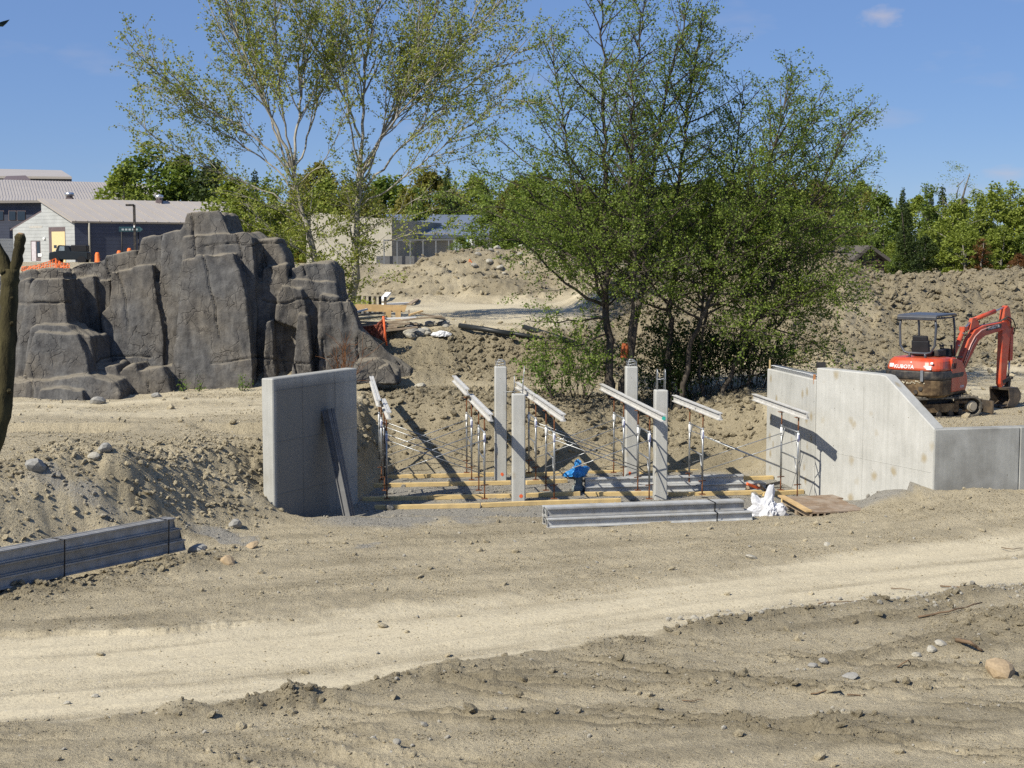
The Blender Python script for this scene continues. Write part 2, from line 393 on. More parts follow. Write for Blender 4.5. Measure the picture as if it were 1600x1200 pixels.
    lineb = ss(.1, .9, df * sf) * 1.0 * (Y < 29) * (Y > 15)
    fb2 = fbm((X * .95 + Y * .3) * .3, (Y * .95 - X * .3) * 2.0, 4, 119)
    z = z + lineb * .03 * fb2 + lineb * .018 * np.sin((df * sf) * 14 + 3 * fbm(X * .5, Y * .5, 2, 175)) * np.clip(3 * fbm(X * .3, Y * .6, 2, 177), 0, 1); moist = moist + lineb * .5 * fb2
    # tracks on the plateaus
    pl = ss(32.6, 34, Y) * ss(43, 40.5, Y) * (X < -4)
    tr = fbm((X + .25 * Y) * .25, (Y - .15 * X) * 1.3, 4, 123)
    z = z + pl * .06 * tr; road = np.maximum(road, pl * np.clip(.42 + .45 * tr, 0, .8)); moist = moist - .1 * pl
    pe = ss(7.6, 9, X) * ss(31, 32.5, Y) * ss(48.2, 46.6, Y)
    road = np.maximum(road, pe * np.clip(.30 + 1.2 * fbm((X - .1 * Y) * .25, Y * 1.1, 3, 125), 0, .9) * ss(36, 41, Y + 0)); road = np.maximum(road, .22 * pe)
    road = np.maximum(road, path * np.clip(.55 + .6 * fbm(X * .5, Y * .3, 3, 127), 0, 1))
    road = np.maximum(road, .05 * fb * ss(-7, -5, X) * ss(8, 3, X) * np.clip(.8 + fbm(X * .4, Y * .4, 3, 128), 0, 1))
    # grey gravel: pit floor, the ramp of it to the left of the wall, and thin spreads
    gp = pit * (X > xw - .1) * (X < xa + .1) * ss(37, 35.8, Y) * np.clip(.85 + .7 * fbm(X * .8, Y * .8, 3, 131), 0, 1)
    c = atz(620, 825, 0); gs = np.exp(-(((X + 1.9) / 2.4) ** 2 + ((Y - 28.9) / 1.0) ** 2)) * np.clip(.85 + 1.8 * fbm(X * .9, Y * .9, 4, 133), 0, 1)
    c2 = at(350, 795, 26.6); g2 = np.exp(-(((X - c2.x) / .75) ** 2 + ((Y - c2.y) / .7) ** 2)) * np.clip(.5 + 2.2 * fbm(X * 1.6, Y * 1.6, 4, 135), 0, 1)
    c3 = at(560, 850, 26.5); g3 = np.exp(-(((X - c3.x) / 1.2) ** 2 + ((Y - c3.y) / .7) ** 2)) * np.clip(2.2 * fbm(X * 1.6, Y * 1.6, 4, 137), 0, .7)
    c4 = atz(100, 760, 1.2); g4 = np.exp(-(((X - c4.x) / 1.8) ** 2 + ((Y - c4.y) / 1.0) ** 2)) * np.clip(.1 + 1.2 * fbm(X * 1.6, Y * 1.6, 4, 138), 0, .6)
    gravel = np.clip(np.maximum.reduce([gp, gs, g2, g3, g4]), 0, 1)
    rough = rough * (1 - .6 * gp)
    # regions (one sheet, cut along these lines into the named pieces of ground)
    reg = np.where(onroad > .5, 1, reg)
    reg = np.where((pit > .5) & (X > xw) & (X < xa) & (Y < 37), 2, reg)
    reg = np.where((hm > .5) & (Y > 47.3) & (Y < 68), 3, reg)
    reg = np.where(path > .5, 4, reg)
    reg = np.where((lm * right > .12) & (s < 4.2) & (X < -3.9) & leftside & (Y < 31), 5, reg)
    if detail:
        n1 = fbm(X * 1.1, Y * 1.1, 3, 141); n2 = ridged(X * 2.3, Y * 2.3, 3, 143); n3 = vnoise(X * 7, Y * 7, 147); n4 = vnoise(X * 15, Y * 15, 149)
        z = z + rough * (1.3 * n1 + .32 * n2 * n1.clip(-.2, .5) * 2 + .75 * n3 * (.5 + 1.5 * np.abs(n1)) + .35 * n4)
        z = z + .012 * n3 * ss(60, 20, Y) * (1 - onroad * .7)
        far_d = ss(40, 30, Y)
    return z, road, gravel, np.clip(moist, 0, 1), rough, reg

# grid: even in bearing, growing with distance
_t = np.linspace(-1, 1, 660); _tan = .44 * _t + .26 * _t ** 5
_y = [0.6]
while _y[-1] < 90:
    y = _y[-1]; _y.append(y + (0.5 if y < 10 else max(.035, min(y * .0033, .16)) if y < 76 else .8))
while _y[-1] < 1500: _y.append(_y[-1] * 1.12)
_y = np.array(_y)
GX = _tan[None, :] * (_y[:, None] + 1.5); GY = np.repeat(_y[:, None], len(_tan), 1)
GZ, gRoad, gGrav, gMoist, gRough, gReg = terrain(GX, GY)
NR, NC = GX.shape
def hgt(x, y):                           # ground height under a point
    return float(terrain(np.array([float(x)]), np.array([float(y)]))[0][0])
def hgts(xs, ys): return terrain(np.asarray(xs, float), np.asarray(ys, float))

def soil_material():
    m, nt, b = new_mat('soil'); q = NT(nt); p = q.worldpos()
    road, grav, moist = q.attr('road'), q.attr('gravel'), q.attr('moist')
    big = q.noise(.55, 5, .6, p); mid = q.noise(3.2, 6, .65, p); fine = q.noise(26, 5, .7, p); grit = q.noise(95, 3, .6, p)
    dry = q.mix(mid, (.370, .315, .210), (.495, .427, .298))
    wet = q.mix(mid, (.196, .166, .110), (.296, .252, .170))
    mo = q.math('ADD', moist, q.math('MULTIPLY', q.math('SUBTRACT', big, .5), .9))
    c = q.mix(q.ramp(mo, [(.2, (0,) * 3), (.85, (1,) * 3)]), dry, wet)
    rc = q.mix(q.noise(1.6, 6, .7, p), (.415, .358, .248), (.52, .458, .328))
    rf = q.math('ADD', road, q.math('MULTIPLY', q.math('SUBTRACT', mid, .5), .7))
    c = q.mix(q.ramp(rf, [(.22, (0,) * 3), (.70, (1,) * 3)]), c, rc)
    gc = q.mix(q.ramp(grit, [(.35, (0,) * 3), (.65, (1,) * 3)]), (.21, .195, .165), (.37, .348, .30))
    gf = q.math('ADD', grav, q.math('MULTIPLY', q.math('SUBTRACT', fine, .5), .9))
    c = q.mix(q.ramp(gf, [(.3, (0,) * 3), (.62, (1,) * 3)]), c, gc)
    c = q.mix(1.0, c, q.ramp(fine, [(.30, (.62, .61, .60)), (.46, (1.0, 1.0, 1.0)), (.72, (1.20, 1.20, 1.18))]), 'MULTIPLY')  # low grain darkened in the colour, standing in for tiny clod shadows
    # small pale pebbles in the soil
    vo = q.n('ShaderNodeTexVoronoi'); vo.inputs['Scale'].default_value = 13; q.l(p, vo.inputs['Vector'])
    sp = q.math('MULTIPLY', q.math('LESS_THAN', vo.outputs['Distance'], .17), q.math('GREATER_THAN', q.n('ShaderNodeSeparateColor').outputs[0], 2))
    sepc = q.n('ShaderNodeSeparateColor'); q.l(vo.outputs['Color'], sepc.inputs[0])
    sp = q.math('MULTIPLY', q.math('LESS_THAN', vo.outputs['Distance'], q.math('MULTIPLY', sepc.outputs[1], .24)), q.math('GREATER_THAN', sepc.outputs[0], .82))
    c = q.mix(q.math('MULTIPLY', sp, .8), c, (.50, .46, .38))
    q.l(c, b.inputs['Base Color']); b.inputs['Roughness'].default_value = .95; b.inputs['Specular IOR Level'].default_value = .12
    hgh = q.math('ADD', q.math('MULTIPLY', mid, 1.0), q.math('ADD', q.math('MULTIPLY', fine, .6), q.math('ADD', q.math('MULTIPLY', grit, .30), q.math('MULTIPLY', sp, .4))))
    bump = q.bump(b, hgh, 1.0, .075)
    q.l(q.math('SUBTRACT', 1.0, q.math('MULTIPLY', road, .62)), bump.inputs['Strength'])
    return m
M_SOIL = soil_material()

def ground_piece(name, rid):
    fr = gReg[:-1, :-1]
    sel = np.argwhere(fr == rid)
    i, j = sel[:, 0], sel[:, 1]
    q = np.stack([i * NC + j, i * NC + j + 1, (i + 1) * NC + j + 1, (i + 1) * NC + j], 1)
    used, inv = np.unique(q, return_inverse=True); q = inv.reshape(q.shape)
    V = np.stack([GX.ravel()[used], GY.ravel()[used], GZ.ravel()[used]], 1)
    me = npmesh(name, V, q, True)
    for nm, A in (('road', gRoad), ('gravel', gGrav), ('moist', gMoist)):
        a = me.attributes.new(nm, 'FLOAT', 'POINT'); a.data.foreach_set('value', A.ravel()[used].astype(np.float32))
    o = link(name, me, M_SOIL); o['kind'] = 'structure'; return o
for rid, nm in enumerate(('ground', 'dirt_road', 'gravel_floor', 'spoil_heap', 'upper_path', 'earth_slope')):
    if (gReg[:-1, :-1] == rid).any(): ground_piece(nm, rid)

# ---------------------------------------------------------------- loose clods and stones (nobody could count them)
def icos():
    bm = bmesh.new(); bmesh.ops.create_icosphere(bm, subdivisions=1, radius=1)
    V = np.array([v.co[:] for v in bm.verts]); Fc = np.array([[v.index for v in f.verts] for f in bm.faces]); bm.free(); return V, Fc
ICO_V, ICO_F = icos()
def lumps(name, X, Y, S, mat, seed, flat=.75, sink=.25, jag=.28, kind='stuff'):
    rs = np.random.RandomState(seed); n = len(X)
    Z, road, gr, mo, ro, rg = hgts(X, Y)
    V = ICO_V[None] * (1 + jag * rs.uniform(-1, 1, (n, len(ICO_V), 1)))
    ax = rs.uniform(.7, 1.3, (n, 1, 3)); ax[:, :, 2] *= flat
    V = V * ax
    a = rs.uniform(0, 6.28, n); c, s = np.cos(a)[:, None], np.sin(a)[:, None]
    V = np.stack([V[..., 0] * c - V[..., 1] * s, V[..., 0] * s + V[..., 1] * c, V[..., 2]], 2)
    tx = rs.uniform(-.5, .5, (n, 1)); V[..., 2] += V[..., 0] * tx
    V = V * S[:, None, None] * .5
    V[..., 0] += X[:, None]; V[..., 1] += Y[:, None]; V[..., 2] += (Z + S * .5 * (flat - sink * 2 * flat))[:, None]
    Fc = (ICO_F[None] + (np.arange(n) * len(ICO_V))[:, None, None]).reshape(-1, 3)
    me = npmesh(name, V.reshape(-1, 3), Fc, False)
    for nm, A in (('road', road * .5), ('gravel', gr), ('moist', mo)):
        at_ = me.attributes.new(nm, 'FLOAT', 'POINT'); at_.data.foreach_set('value', np.repeat(A, len(ICO_V)).astype(np.float32))
    o = link(name, me, mat); o['kind'] = kind; return o
def scatter(rs, n, x0, x1, y0, y1, weight, keep):
    """random points, kept with probability weight(...) - spread evenly per area seen"""
    u = rs.rand(n); Y = np.sqrt(y0 * y0 + u * (y1 * y1 - y0 * y0)); tx = rs.uniform(x0, x1, n); X = tx * Y
    Z, road, gr, mo, ro, rg = hgts(X, Y)
    wgt = weight(X, Y, road, gr, mo, ro, rg); k = rs.rand(n) < wgt
    X, Y = X[k][:keep], Y[k][:keep]; return X, Y
def off_concrete(X, Y):
    d, p, s = polydist(X, Y, AB); d2, p2, s2 = polydist(X, Y, [WALL_A, WALL_B])
    return (d > .12) & (d2 > .12)
_r = np.random.RandomState(5)
OCT_V = np.array([[1, 0, 0], [-1, 0, 0], [0, 1, 0], [0, -1, 0], [0, 0, 1], [0, 0, -1.]]); OCT_F = np.array([[0, 2, 4], [2, 1, 4], [1, 3, 4], [3, 0, 4], [2, 0, 5], [1, 2, 5], [3, 1, 5], [0, 3, 5]])
_sv = (ICO_V, ICO_F); ICO_V, ICO_F = OCT_V, OCT_F
X, Y = scatter(_r, 260000, -.40, .40, 14, 29.5, lambda X, Y, road, gr, mo, ro, rg: np.clip(.22 + (ro - .03) * 6 + 1.1 * fbm(X * .8, Y * 1.6, 3, 211), .03, 1) * (1 - .85 * (road > .45)) * off_concrete(X, Y), 34000)
lumps('soil_crumbs', X, Y, .010 + .028 * _r.rand(len(X)) ** 2, M_SOIL, 21, jag=.35)
X, Y = scatter(_r, 160000, -.40, .42, 29.5, 47, lambda X, Y, road, gr, mo, ro, rg: np.clip(.12 + (ro - .03) * 6 + 1.0 * fbm(X * .6, Y * .9, 3, 213), .03, 1) * (1 - .7 * (road > .45)) * off_concrete(X, Y), 22000)
lumps('bank_crumbs', X, Y, .018 + .05 * _r.rand(len(X)) ** 2, M_SOIL, 22, jag=.35)
X, Y = scatter(_r, 60000, .02, .44, 47.5, 62, lambda X, Y, road, gr, mo, ro, rg: np.clip((ro - .05) * 8, 0, 1), 16000)
lumps('heap_crumbs', X, Y, .04 + .09 * _r.rand(len(X)) ** 2, M_SOIL, 23, jag=.35)
ICO_V, ICO_F = _sv
X, Y = scatter(_r, 120000, -.42, .42, 14, 31, lambda X, Y, road, gr, mo, ro, rg: np.clip((ro - .036) * 9, .018, 1) * (1 - .93 * (road > .4)) * off_concrete(X, Y), 16000)
lumps('soil_clods', X, Y, (.016 + .12 * _r.rand(len(X)) ** 6), M_SOIL, 1)
X, Y = scatter(_r, 110000, -.42, .42, 31, 48, lambda X, Y, road, gr, mo, ro, rg: np.clip((ro - .05) * 8, .01, 1) * off_concrete(X, Y) * ~((Y > 39) & (Y < 46) & (X < -2)), 12000)
lumps('bank_clods', X, Y, (.025 + .20 * _r.rand(len(X)) ** 5), M_SOIL, 2)
X, Y = scatter(_r, 60000, .02, .44, 47.5, 63, lambda X, Y, road, gr, mo, ro, rg: np.clip((ro - .08) * 8, 0, 1) * np.clip(.75 + 1.6 * fbm(X * .35, Y * .35, 3, 201), .25, 1), 17000)
lumps('heap_clods', X, Y, (.03 + .26 * _r.rand(len(X)) ** 6), M_SOIL, 3)
X, Y = scatter(_r, 20000, -.1, .1, 64, 77, lambda X, Y, road, gr, mo, ro, rg: np.clip((ro - .05) * 8, 0, 1), 1500)
lumps('far_bank_clods', X, Y, (.05 + .25 * _r.rand(len(X)) ** 3), M_SOIL, 4)
M_STONE = simple('pale_stone', (.29, .27, .225), .85, var=.35, scale=9, bump=.3)
X, Y = scatter(_r, 9000, -.42, .42, 14, 40, lambda X, Y, road, gr, mo, ro, rg: (.12 + .5 * gr) * (1 - .8 * (road > .4)) * off_concrete(X, Y), 1500)
lumps('loose_pebbles', X, Y, (.015 + .06 * _r.rand(len(X)) ** 3), M_STONE, 6, jag=.18)
# the row of pale crushed stone along the edge of the road at the right
tt = _r.rand(420) ** .8; px = 1040 + 620 * tt; py = 962 - 42 * (px - 1040) / 560 + _r.normal(0, 7, 420) + 10 * (px < 1200)
P = [atz(a, b, 0) for a, b in zip(px, py)]
lumps('crushed_stone_row', np.array([p.x for p in P]), np.array([p.y for p in P]), .02 + .085 * _r.rand(420) ** 2.5, M_STONE, 8, jag=.22)
# ================================================================ CONCRETE
def concrete_material(name, col, stain=(.30, .25, .16), amount=.85, damp_shade=0.0, keep=False):
    m, nt, b = new_mat(name); q = NT(nt); v = q.coord('Object')
    n = q.noise(1.3, 6, .6, v); st = q.noise(2.4, 5, .6, q.coord('Object', (4.5, 4.5, .35))); f = q.noise(40, 4, .7, v)
    c = q.mix(1.0, (*col, 1), q.ramp(n, [(.3, (.84, .84, .83)), (.7, (1.08, 1.08, 1.08))]), 'MULTIPLY')
    c = q.mix(1.0, c, q.ramp(st, [(.30, (.90, .90, .89)), (.62, (1.03, 1.03, 1.03))]), 'MULTIPLY')
    c = q.mix(1.0, c, q.ramp(f, [(.3, (.90, .90, .90)), (.7, (1.07, 1.07, 1.07))]), 'MULTIPLY')
    # rust-brown smudges left by the form ties, and bug holes
    vo = q.n('ShaderNodeTexVoronoi'); vo.inputs['Scale'].default_value = 2.6; q.l(q.coord('Object', (1, 1, .8)), vo.inputs['Vector'])
    sep = q.n('ShaderNodeSeparateColor'); q.l(vo.outputs['Color'], sep.inputs[0])
    sm = q.math('MULTIPLY', q.ramp(q.math('ADD', vo.outputs['Distance'], q.math('MULTIPLY', q.noise(9, 3, .6, v), .22)), [(.21, (1,) * 3), (.40, (0,) * 3)]), q.math('GREATER_THAN', sep.outputs[0], .45))
    c = q.mix(q.math('MULTIPLY', sm, amount), c, (*stain, 1))
    v2 = q.n('ShaderNodeTexVoronoi'); v2.inputs['Scale'].default_value = 9; q.l(v, v2.inputs['Vector'])
    s2 = q.n('ShaderNodeSeparateColor'); q.l(v2.outputs['Color'], s2.inputs[0])
    hole = q.math('MULTIPLY', q.math('LESS_THAN', v2.outputs['Distance'], q.math('MULTIPLY', s2.outputs[1], .16)), q.math('GREATER_THAN', s2.outputs[0], .80))
    c = q.mix(q.math('MULTIPLY', hole, .7), c, (.16, .14, .11))
    if damp_shade:
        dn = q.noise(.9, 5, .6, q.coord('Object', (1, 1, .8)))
        df_ = q.ramp(dn, [(.42, (0,) * 3), (.60, (damp_shade,) * 3)])
        if keep:                                           # flank's shade painted into the colour with its dampness, fading at ends and top
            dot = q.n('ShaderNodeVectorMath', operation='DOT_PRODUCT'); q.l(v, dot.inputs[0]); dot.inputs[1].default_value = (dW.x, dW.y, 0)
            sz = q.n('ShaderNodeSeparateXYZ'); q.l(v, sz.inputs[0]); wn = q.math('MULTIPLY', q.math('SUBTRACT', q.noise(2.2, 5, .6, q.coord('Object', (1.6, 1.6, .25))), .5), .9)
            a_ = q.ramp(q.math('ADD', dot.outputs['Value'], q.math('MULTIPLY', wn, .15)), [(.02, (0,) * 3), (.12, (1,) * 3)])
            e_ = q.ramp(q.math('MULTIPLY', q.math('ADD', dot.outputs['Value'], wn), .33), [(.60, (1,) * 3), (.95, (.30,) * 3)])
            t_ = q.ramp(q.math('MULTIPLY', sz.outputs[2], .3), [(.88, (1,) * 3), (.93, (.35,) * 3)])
            df_ = q.math('MULTIPLY', q.math('MULTIPLY', a_, e_), q.math('MULTIPLY', t_, damp_shade))
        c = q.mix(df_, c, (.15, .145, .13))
    nt.links.new(c, b.inputs['Base Color']); b.inputs['Roughness'].default_value = .85; b.inputs['Specular IOR Level'].default_value = .25
    q.bump(b, q.math('ADD', q.math('MULTIPLY', f, .4), q.math('MULTIPLY', hole, -1.0)), .35, .012)
    return m
M_CONC = concrete_material('concrete_pale', (.43, .425, .395))
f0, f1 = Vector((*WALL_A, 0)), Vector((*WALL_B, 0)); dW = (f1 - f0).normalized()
M_CONC2 = concrete_material('concrete_grey', (.405, .40, .37), amount=.12, damp_shade=.85, keep=True)  # flank carries painted-in shade besides its wet patches
M_CONC3 = concrete_material('concrete_damp', (.33, .33, .31), amount=.2, damp_shade=.6)
M_GALV = simple('galvanised_steel', (.38, .39, .39), .42, .75, var=.3, scale=7)
M_RUST = simple('rusty_steel', (.20, .085, .038), .85, .1, var=.5, scale=14)
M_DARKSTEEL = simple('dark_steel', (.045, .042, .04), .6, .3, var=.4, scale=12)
M_ALU = simple('aluminium', (.50, .505, .495), .42, .12, var=.22, scale=5, dirt=(.30, .28, .24), dirtamt=.5)
M_ALUD = simple('dull_aluminium', (.34, .34, .335), .5, .15, var=.3, scale=5, dirt=(.22, .20, .16), dirtamt=.6)
M_ALUD2 = simple('grimy_aluminium', (.25, .25, .245), .5, .15, var=.3, scale=5, dirt=(.2, .18, .14), dirtamt=.6)
M_WHITEALU = simple('pale_aluminium', (.62, .61, .58), .5, .25, var=.2, scale=6, dirt=(.38, .35, .30), dirtamt=.45)
M_STRAP = simple('black_strap', (.012, .012, .013), .6)
M_WOODN = simple('new_timber', (.60, .44, .20), .75, var=.22, scale=5, dirt=(.40, .30, .16), dirtamt=.5)
M_WOODO = simple('weathered_timber', (.30, .235, .165), .85, var=.4, scale=6)
M_PLY = simple('tan_plywood', (.50, .345, .17), .8, var=.25, scale=5)
M_FORM = simple('form_plywood', (.235, .160, .10), .6, var=.35, scale=5, dirt=(.40, .36, .30), dirtamt=.5)
M_ORANGE = simple('orange_paint', (.75, .14, .045), .7)
M_TURQ = simple('turquoise_paint', (.04, .42, .33), .6)
M_RED = simple('red_paint', (.42, .045, .03), .6)
M_BLUELBL = simple('blue_label', (.08, .10, .30), .6)
M_WHITE = simple('white_paint', (.78, .78, .76), .55, var=.08)

def solid_wall(name, face, zb, zt, thick, mat, parent=None, side=1):
    """wall standing on a face polyline (list of (x,y)); zt: tops per point; extends backwards by thick (left of travel = side)"""
    a, c = Vector((*face[0], 0)), Vector((*face[1], 0)); d = (c - a).normalized(); n = Vector((-d.y, d.x, 0)) * side * thick
    b = MB(); vs = []
    for off in (Vector(), n):
        for p, z in ((a, zb[0]), (c, zb[1])):
            vs.append(Vector((p.x, p.y, z)) + off)
        for p, z in ((c, zt[1]), (a, zt[0])): vs.append(Vector((p.x, p.y, z)) + off)
    b.add(vs, [(0, 1, 2, 3), (7, 6, 5, 4), (0, 4, 5, 1), (1, 5, 6, 2), (2, 6, 7, 3), (3, 7, 4, 0)]).bevel(.018)
    return b.build(name, mat, parent)

# free-standing wall on the left, face to the right
t = thing('concrete_wall', 'grey free-standing concrete wall with shaded face, left of the shoring', 'wall', (WALL_A[0], WALL_A[1], -.3))
f0, f1 = Vector((*WALL_A, 0)), Vector((*WALL_B, 0)); dW = (f1 - f0).normalized(); nW = Vector((-dW.y, dW.x, 0))
zA, zB = at(427, 592, WALL_A[1]).z, at(557, 575, WALL_B[1]).z
loc = -t.location
b = MB(); 
th = .30
vs = []
for off in (Vector(), nW * th):
    for p, z in ((f0, -.6), (f1, -.6), (f1, zB), (f0, zA)): vs.append(Vector((p.x, p.y, z)) + off + loc)
b.add(vs, [(0, 1, 2, 3), (7, 6, 5, 4), (0, 4, 5, 1), (1, 5, 6, 2), (2, 6, 7, 3), (3, 7, 4, 0)]).bevel(.02)
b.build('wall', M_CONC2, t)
b = MB()                                                   # raised seam lines of the formwork and tie cones
nF = -nW
for u in (.33, .72): b.beam(f0 + dW * 3.06 * u + nF * .002 + Vector((0, 0, -.2)) + loc, f0 + dW * 3.06 * u + nF * .002 + Vector((0, 0, lerp(zA, zB, u) - .03)) + loc, .010, .012, nF)
for zz in (.45, 1.55, 2.62): b.beam(f0 + nF * .002 + Vector((0, 0, zz)) + loc, f1 + nF * .002 + Vector((0, 0, zz)) + loc, .010, .010)
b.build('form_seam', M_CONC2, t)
# abutment on the right
t = thing('concrete_abutment', 'pale concrete abutment with sloping wing wall right of the shoring', 'abutment', (AB[1][0], AB[1][1], -.3)); loc = -t.location
def P3(p, z): return Vector((p[0], p[1], z)) + loc
nb = {}
def wallpoly(name, pts2, tops, mat, thick=.30, bev=.02, bottom=-.6):
    """vertical wall with face line pts2[0]->pts2[1] and a top profile tops=[(u,z)...]"""
    a, c = Vector((*pts2[0], 0)), Vector((*pts2[1], 0)); d = c - a; n = Vector((d.y, -d.x, 0)).normalized() * -thick
    prof = [(0, bottom), (1, bottom)] + tops
    vs = []
    for off in (Vector(), n):
        for u, z in prof: vs.append(a + d * u + off + Vector((0, 0, z)) + loc)
    k = len(prof)
    return MB().add(vs, [tuple(range(k)), tuple(range(2 * k - 1, k - 1, -1))] + [(i, i + k, (i + 1) % k + k, (i + 1) % k) for i in range(k)]).bevel(bev).build(name, mat, t)
gap = .05
dl = (Vector(AB[1]) - Vector(AB[0])).normalized()
wallpoly('seat_wall', [AB[0], tuple(Vector(AB[1]) - dl * gap)], [(1, 2.55), (0, 2.55)], M_CONC, .35)
w0 = Vector(AB[1]); w1 = Vector(AB[2])
wallpoly('wing_wall', [tuple(w0), tuple(w1)], [(1, 1.73), (.60, 2.78), (.56, 2.80), (0, 2.83)], M_CONC, .34)
wallpoly('return_wall', [tuple(w1 + (Vector(AB[3]) - w1).normalized() * .003), AB[3]], [(1, 1.73), (0, 1.73)], M_CONC3, .32)
wallpoly('return_wall', [tuple(Vector(AB[3]) + (Vector(AB[4]) - Vector(AB[3])).normalized() * .012), AB[4]], [(1, 1.73), (0, 1.73)], M_CONC3, .32)
# construction seams proud of the wing wall and return wall
dwg = (w1 - w0); nwg = Vector((-.66, -.75, 0)).normalized()
dwg3 = Vector((dwg.x, dwg.y, 0)); nwg = Vector((dwg.y, -dwg.x, 0)).normalized(); 
if nwg.y > 0: nwg = -nwg
b = MB()
a3 = Vector((w0.x, w0.y, 0)) + loc
b.beam(a3 + dwg3 * .02 + nwg * .001 + Vector((0, 0, .95)), a3 + dwg3 * .98 + nwg * .001 + Vector((0, 0, .80)), .008, .010)
b.beam(a3 + dwg3 * .42 + nwg * .001 + Vector((0, 0, -.1)), a3 + dwg3 * .42 + nwg * .001 + Vector((0, 0, 2.5)), .008, .008, nwg)
b.build('form_seam', M_CONC, t)
# rebar mat lying along the top of the seat wall
nseat = Vector((-dl.y, dl.x, 0)); nseat = nseat if nseat.x > 0 else -nseat
rng = random.Random(3)
b = MB(); p0 = Vector((*AB[0], 2.57)) + loc; L = (Vector(AB[1]) - Vector(AB[0])).length - .1; d3 = Vector((dl.x, dl.y, 0))
for k in range(7):
    o = nseat * (.04 + .045 * k)
    b.tube([p0 + d3 * (.1 + .1 * rng.random()) + o + Vector((0, 0, .02 + .03 * rng.random())), p0 + d3 * (L * .5) + o + Vector((0, 0, .05 + .03 * rng.random())), p0 + d3 * (L - .08 * rng.random()) + o + Vector((0, 0, .03 + .03 * rng.random()))], .009, 5)
for k in range(22):
    c = p0 + d3 * (L * (k + .5) / 22); b.tube([c + nseat * .02 + Vector((0, 0, .07)), c + nseat * .33 + Vector((0, 0, .055))], .008, 5)
b.build('rebar', M_GALV, t)
b = MB(); b.box(p0 + d3 * (L - .10) + nseat * .03 + Vector((0, 0, -.02)), (.05, .10, .22), Matrix.Rotation(-.15, 3, 'Z')); b.build('wood_block', simple('raw_wood', (.38, .17, .07), .8), t)
b = MB(); b.box(p0 + d3 * .10 + nseat * .03 + Vector((0, 0, -.0)), (.035, .035, .42)); b.build('wood_stake', M_WOODN, t)
b = MB(); b.box(a3 + dwg3 * .055 + Vector((.03, .30, 2.885)), (.20, .12, .13)); b.build('form_bracket', M_DARKSTEEL, t)

# columns
def column(label, px, py, top, mark, hoops):
    p = atz(px, py, -.2); zt = at(px, top, p.y).z; h = zt + .3
    t = thing('concrete_column', label, 'column', (p.x, p.y + .15, -.3), R(4), 'square concrete columns in the shored opening')
    MB().box((0, 0, h / 2), (.295, .295, h)).bevel(.02).build('shaft', M_CONC, t)
    r = .09
    if hoops == 1:
        for sx in (-1, 1):
            MB().tube([(sx * r, -.08, h - .2), (sx * r, -.08, h + .40), (sx * r, -.05, h + .47), (sx * r, .05, h + .47), (sx * r, .08, h + .40), (sx * r, .08, h - .2)], .010, 6).build('rebar', M_GALV, t)
        MB().tube([(-.10, -.10, h + .25), (.10, -.10, h + .24), (.10, .10, h + .25), (-.10, .10, h + .26), (-.10, -.10, h + .25)], .007, 5).build('rebar_tie', M_GALV, t)
    elif hoops == 2:
        rg = random.Random(4)
        for k in range(4):
            x = (-.1, .1, -.08, .09)[k]; y = (-.1, -.1, .1, .1)[k]
            MB().tube([(x, y, h - .2), (x + .01, y, h + .10), (x * .5, y * .6, h + .17), (-x * .7, y * .5, h + .16)], .010, 6).build('rebar', M_GALV, t)
        for k in range(2): MB().tube([(-.12, -.11, h + .04 + .07 * k), (.12, -.10, h + .06 + .07 * k), (.11, .11, h + .05 + .07 * k), (-.12, .10, h + .06 + .07 * k), (-.12, -.11, h + .04 + .07 * k)], .008, 5).build('rebar_tie', M_GALV, t)
    else:
        for k, (x, y, hh, lean) in enumerate(((-.1, -.1, .42, 0), (.08, -.1, .36, .02), (-.09, .1, .3, 0), (.1, .1, .62, .05))):
            MB().tube([(x, y, h - .2), (x + lean * .5, y, h + hh * .6), (x + lean, y, h + hh)], .009, 6).build('rebar', M_GALV, t)
        MB().tube([(-.36, -.12, h + .05), (-.1, -.11, h + .06), (.1, -.11, h + .09), (.11, .11, h + .08), (-.1, .11, h + .08)], .007, 5).build('rebar_tie', M_GALV, t)
    if mark is not None:
        b = MB(); rg = random.Random(int(px))
        pts = [(mark + .045 * math.cos(a) * rg.uniform(.7, 1.1), -.1495, .26 + .045 * math.sin(a) * rg.uniform(.7, 1.1)) for a in [k * math.pi / 4 for k in range(8)]]
        b.prism([(x, z) for x, y, z in pts], .004, Matrix.Translation((0, -.1495, 0))); b.build('paint_mark', M_ORANGE, t)
    return t
column('taller concrete column at the back left, beside the V of sloping white beams', 782, 751, 573, .03, 2)
column('front left concrete column with one long thin rod above its top', 810, 786, 616, .05, 3)
column('taller concrete column at the back right, bent bars curled on its top', 986, 749, 573, -.04, 2)
column('front right concrete column with hairpin bars on its top, before the turquoise-ended beam', 1032, 781, 610, None, 1)

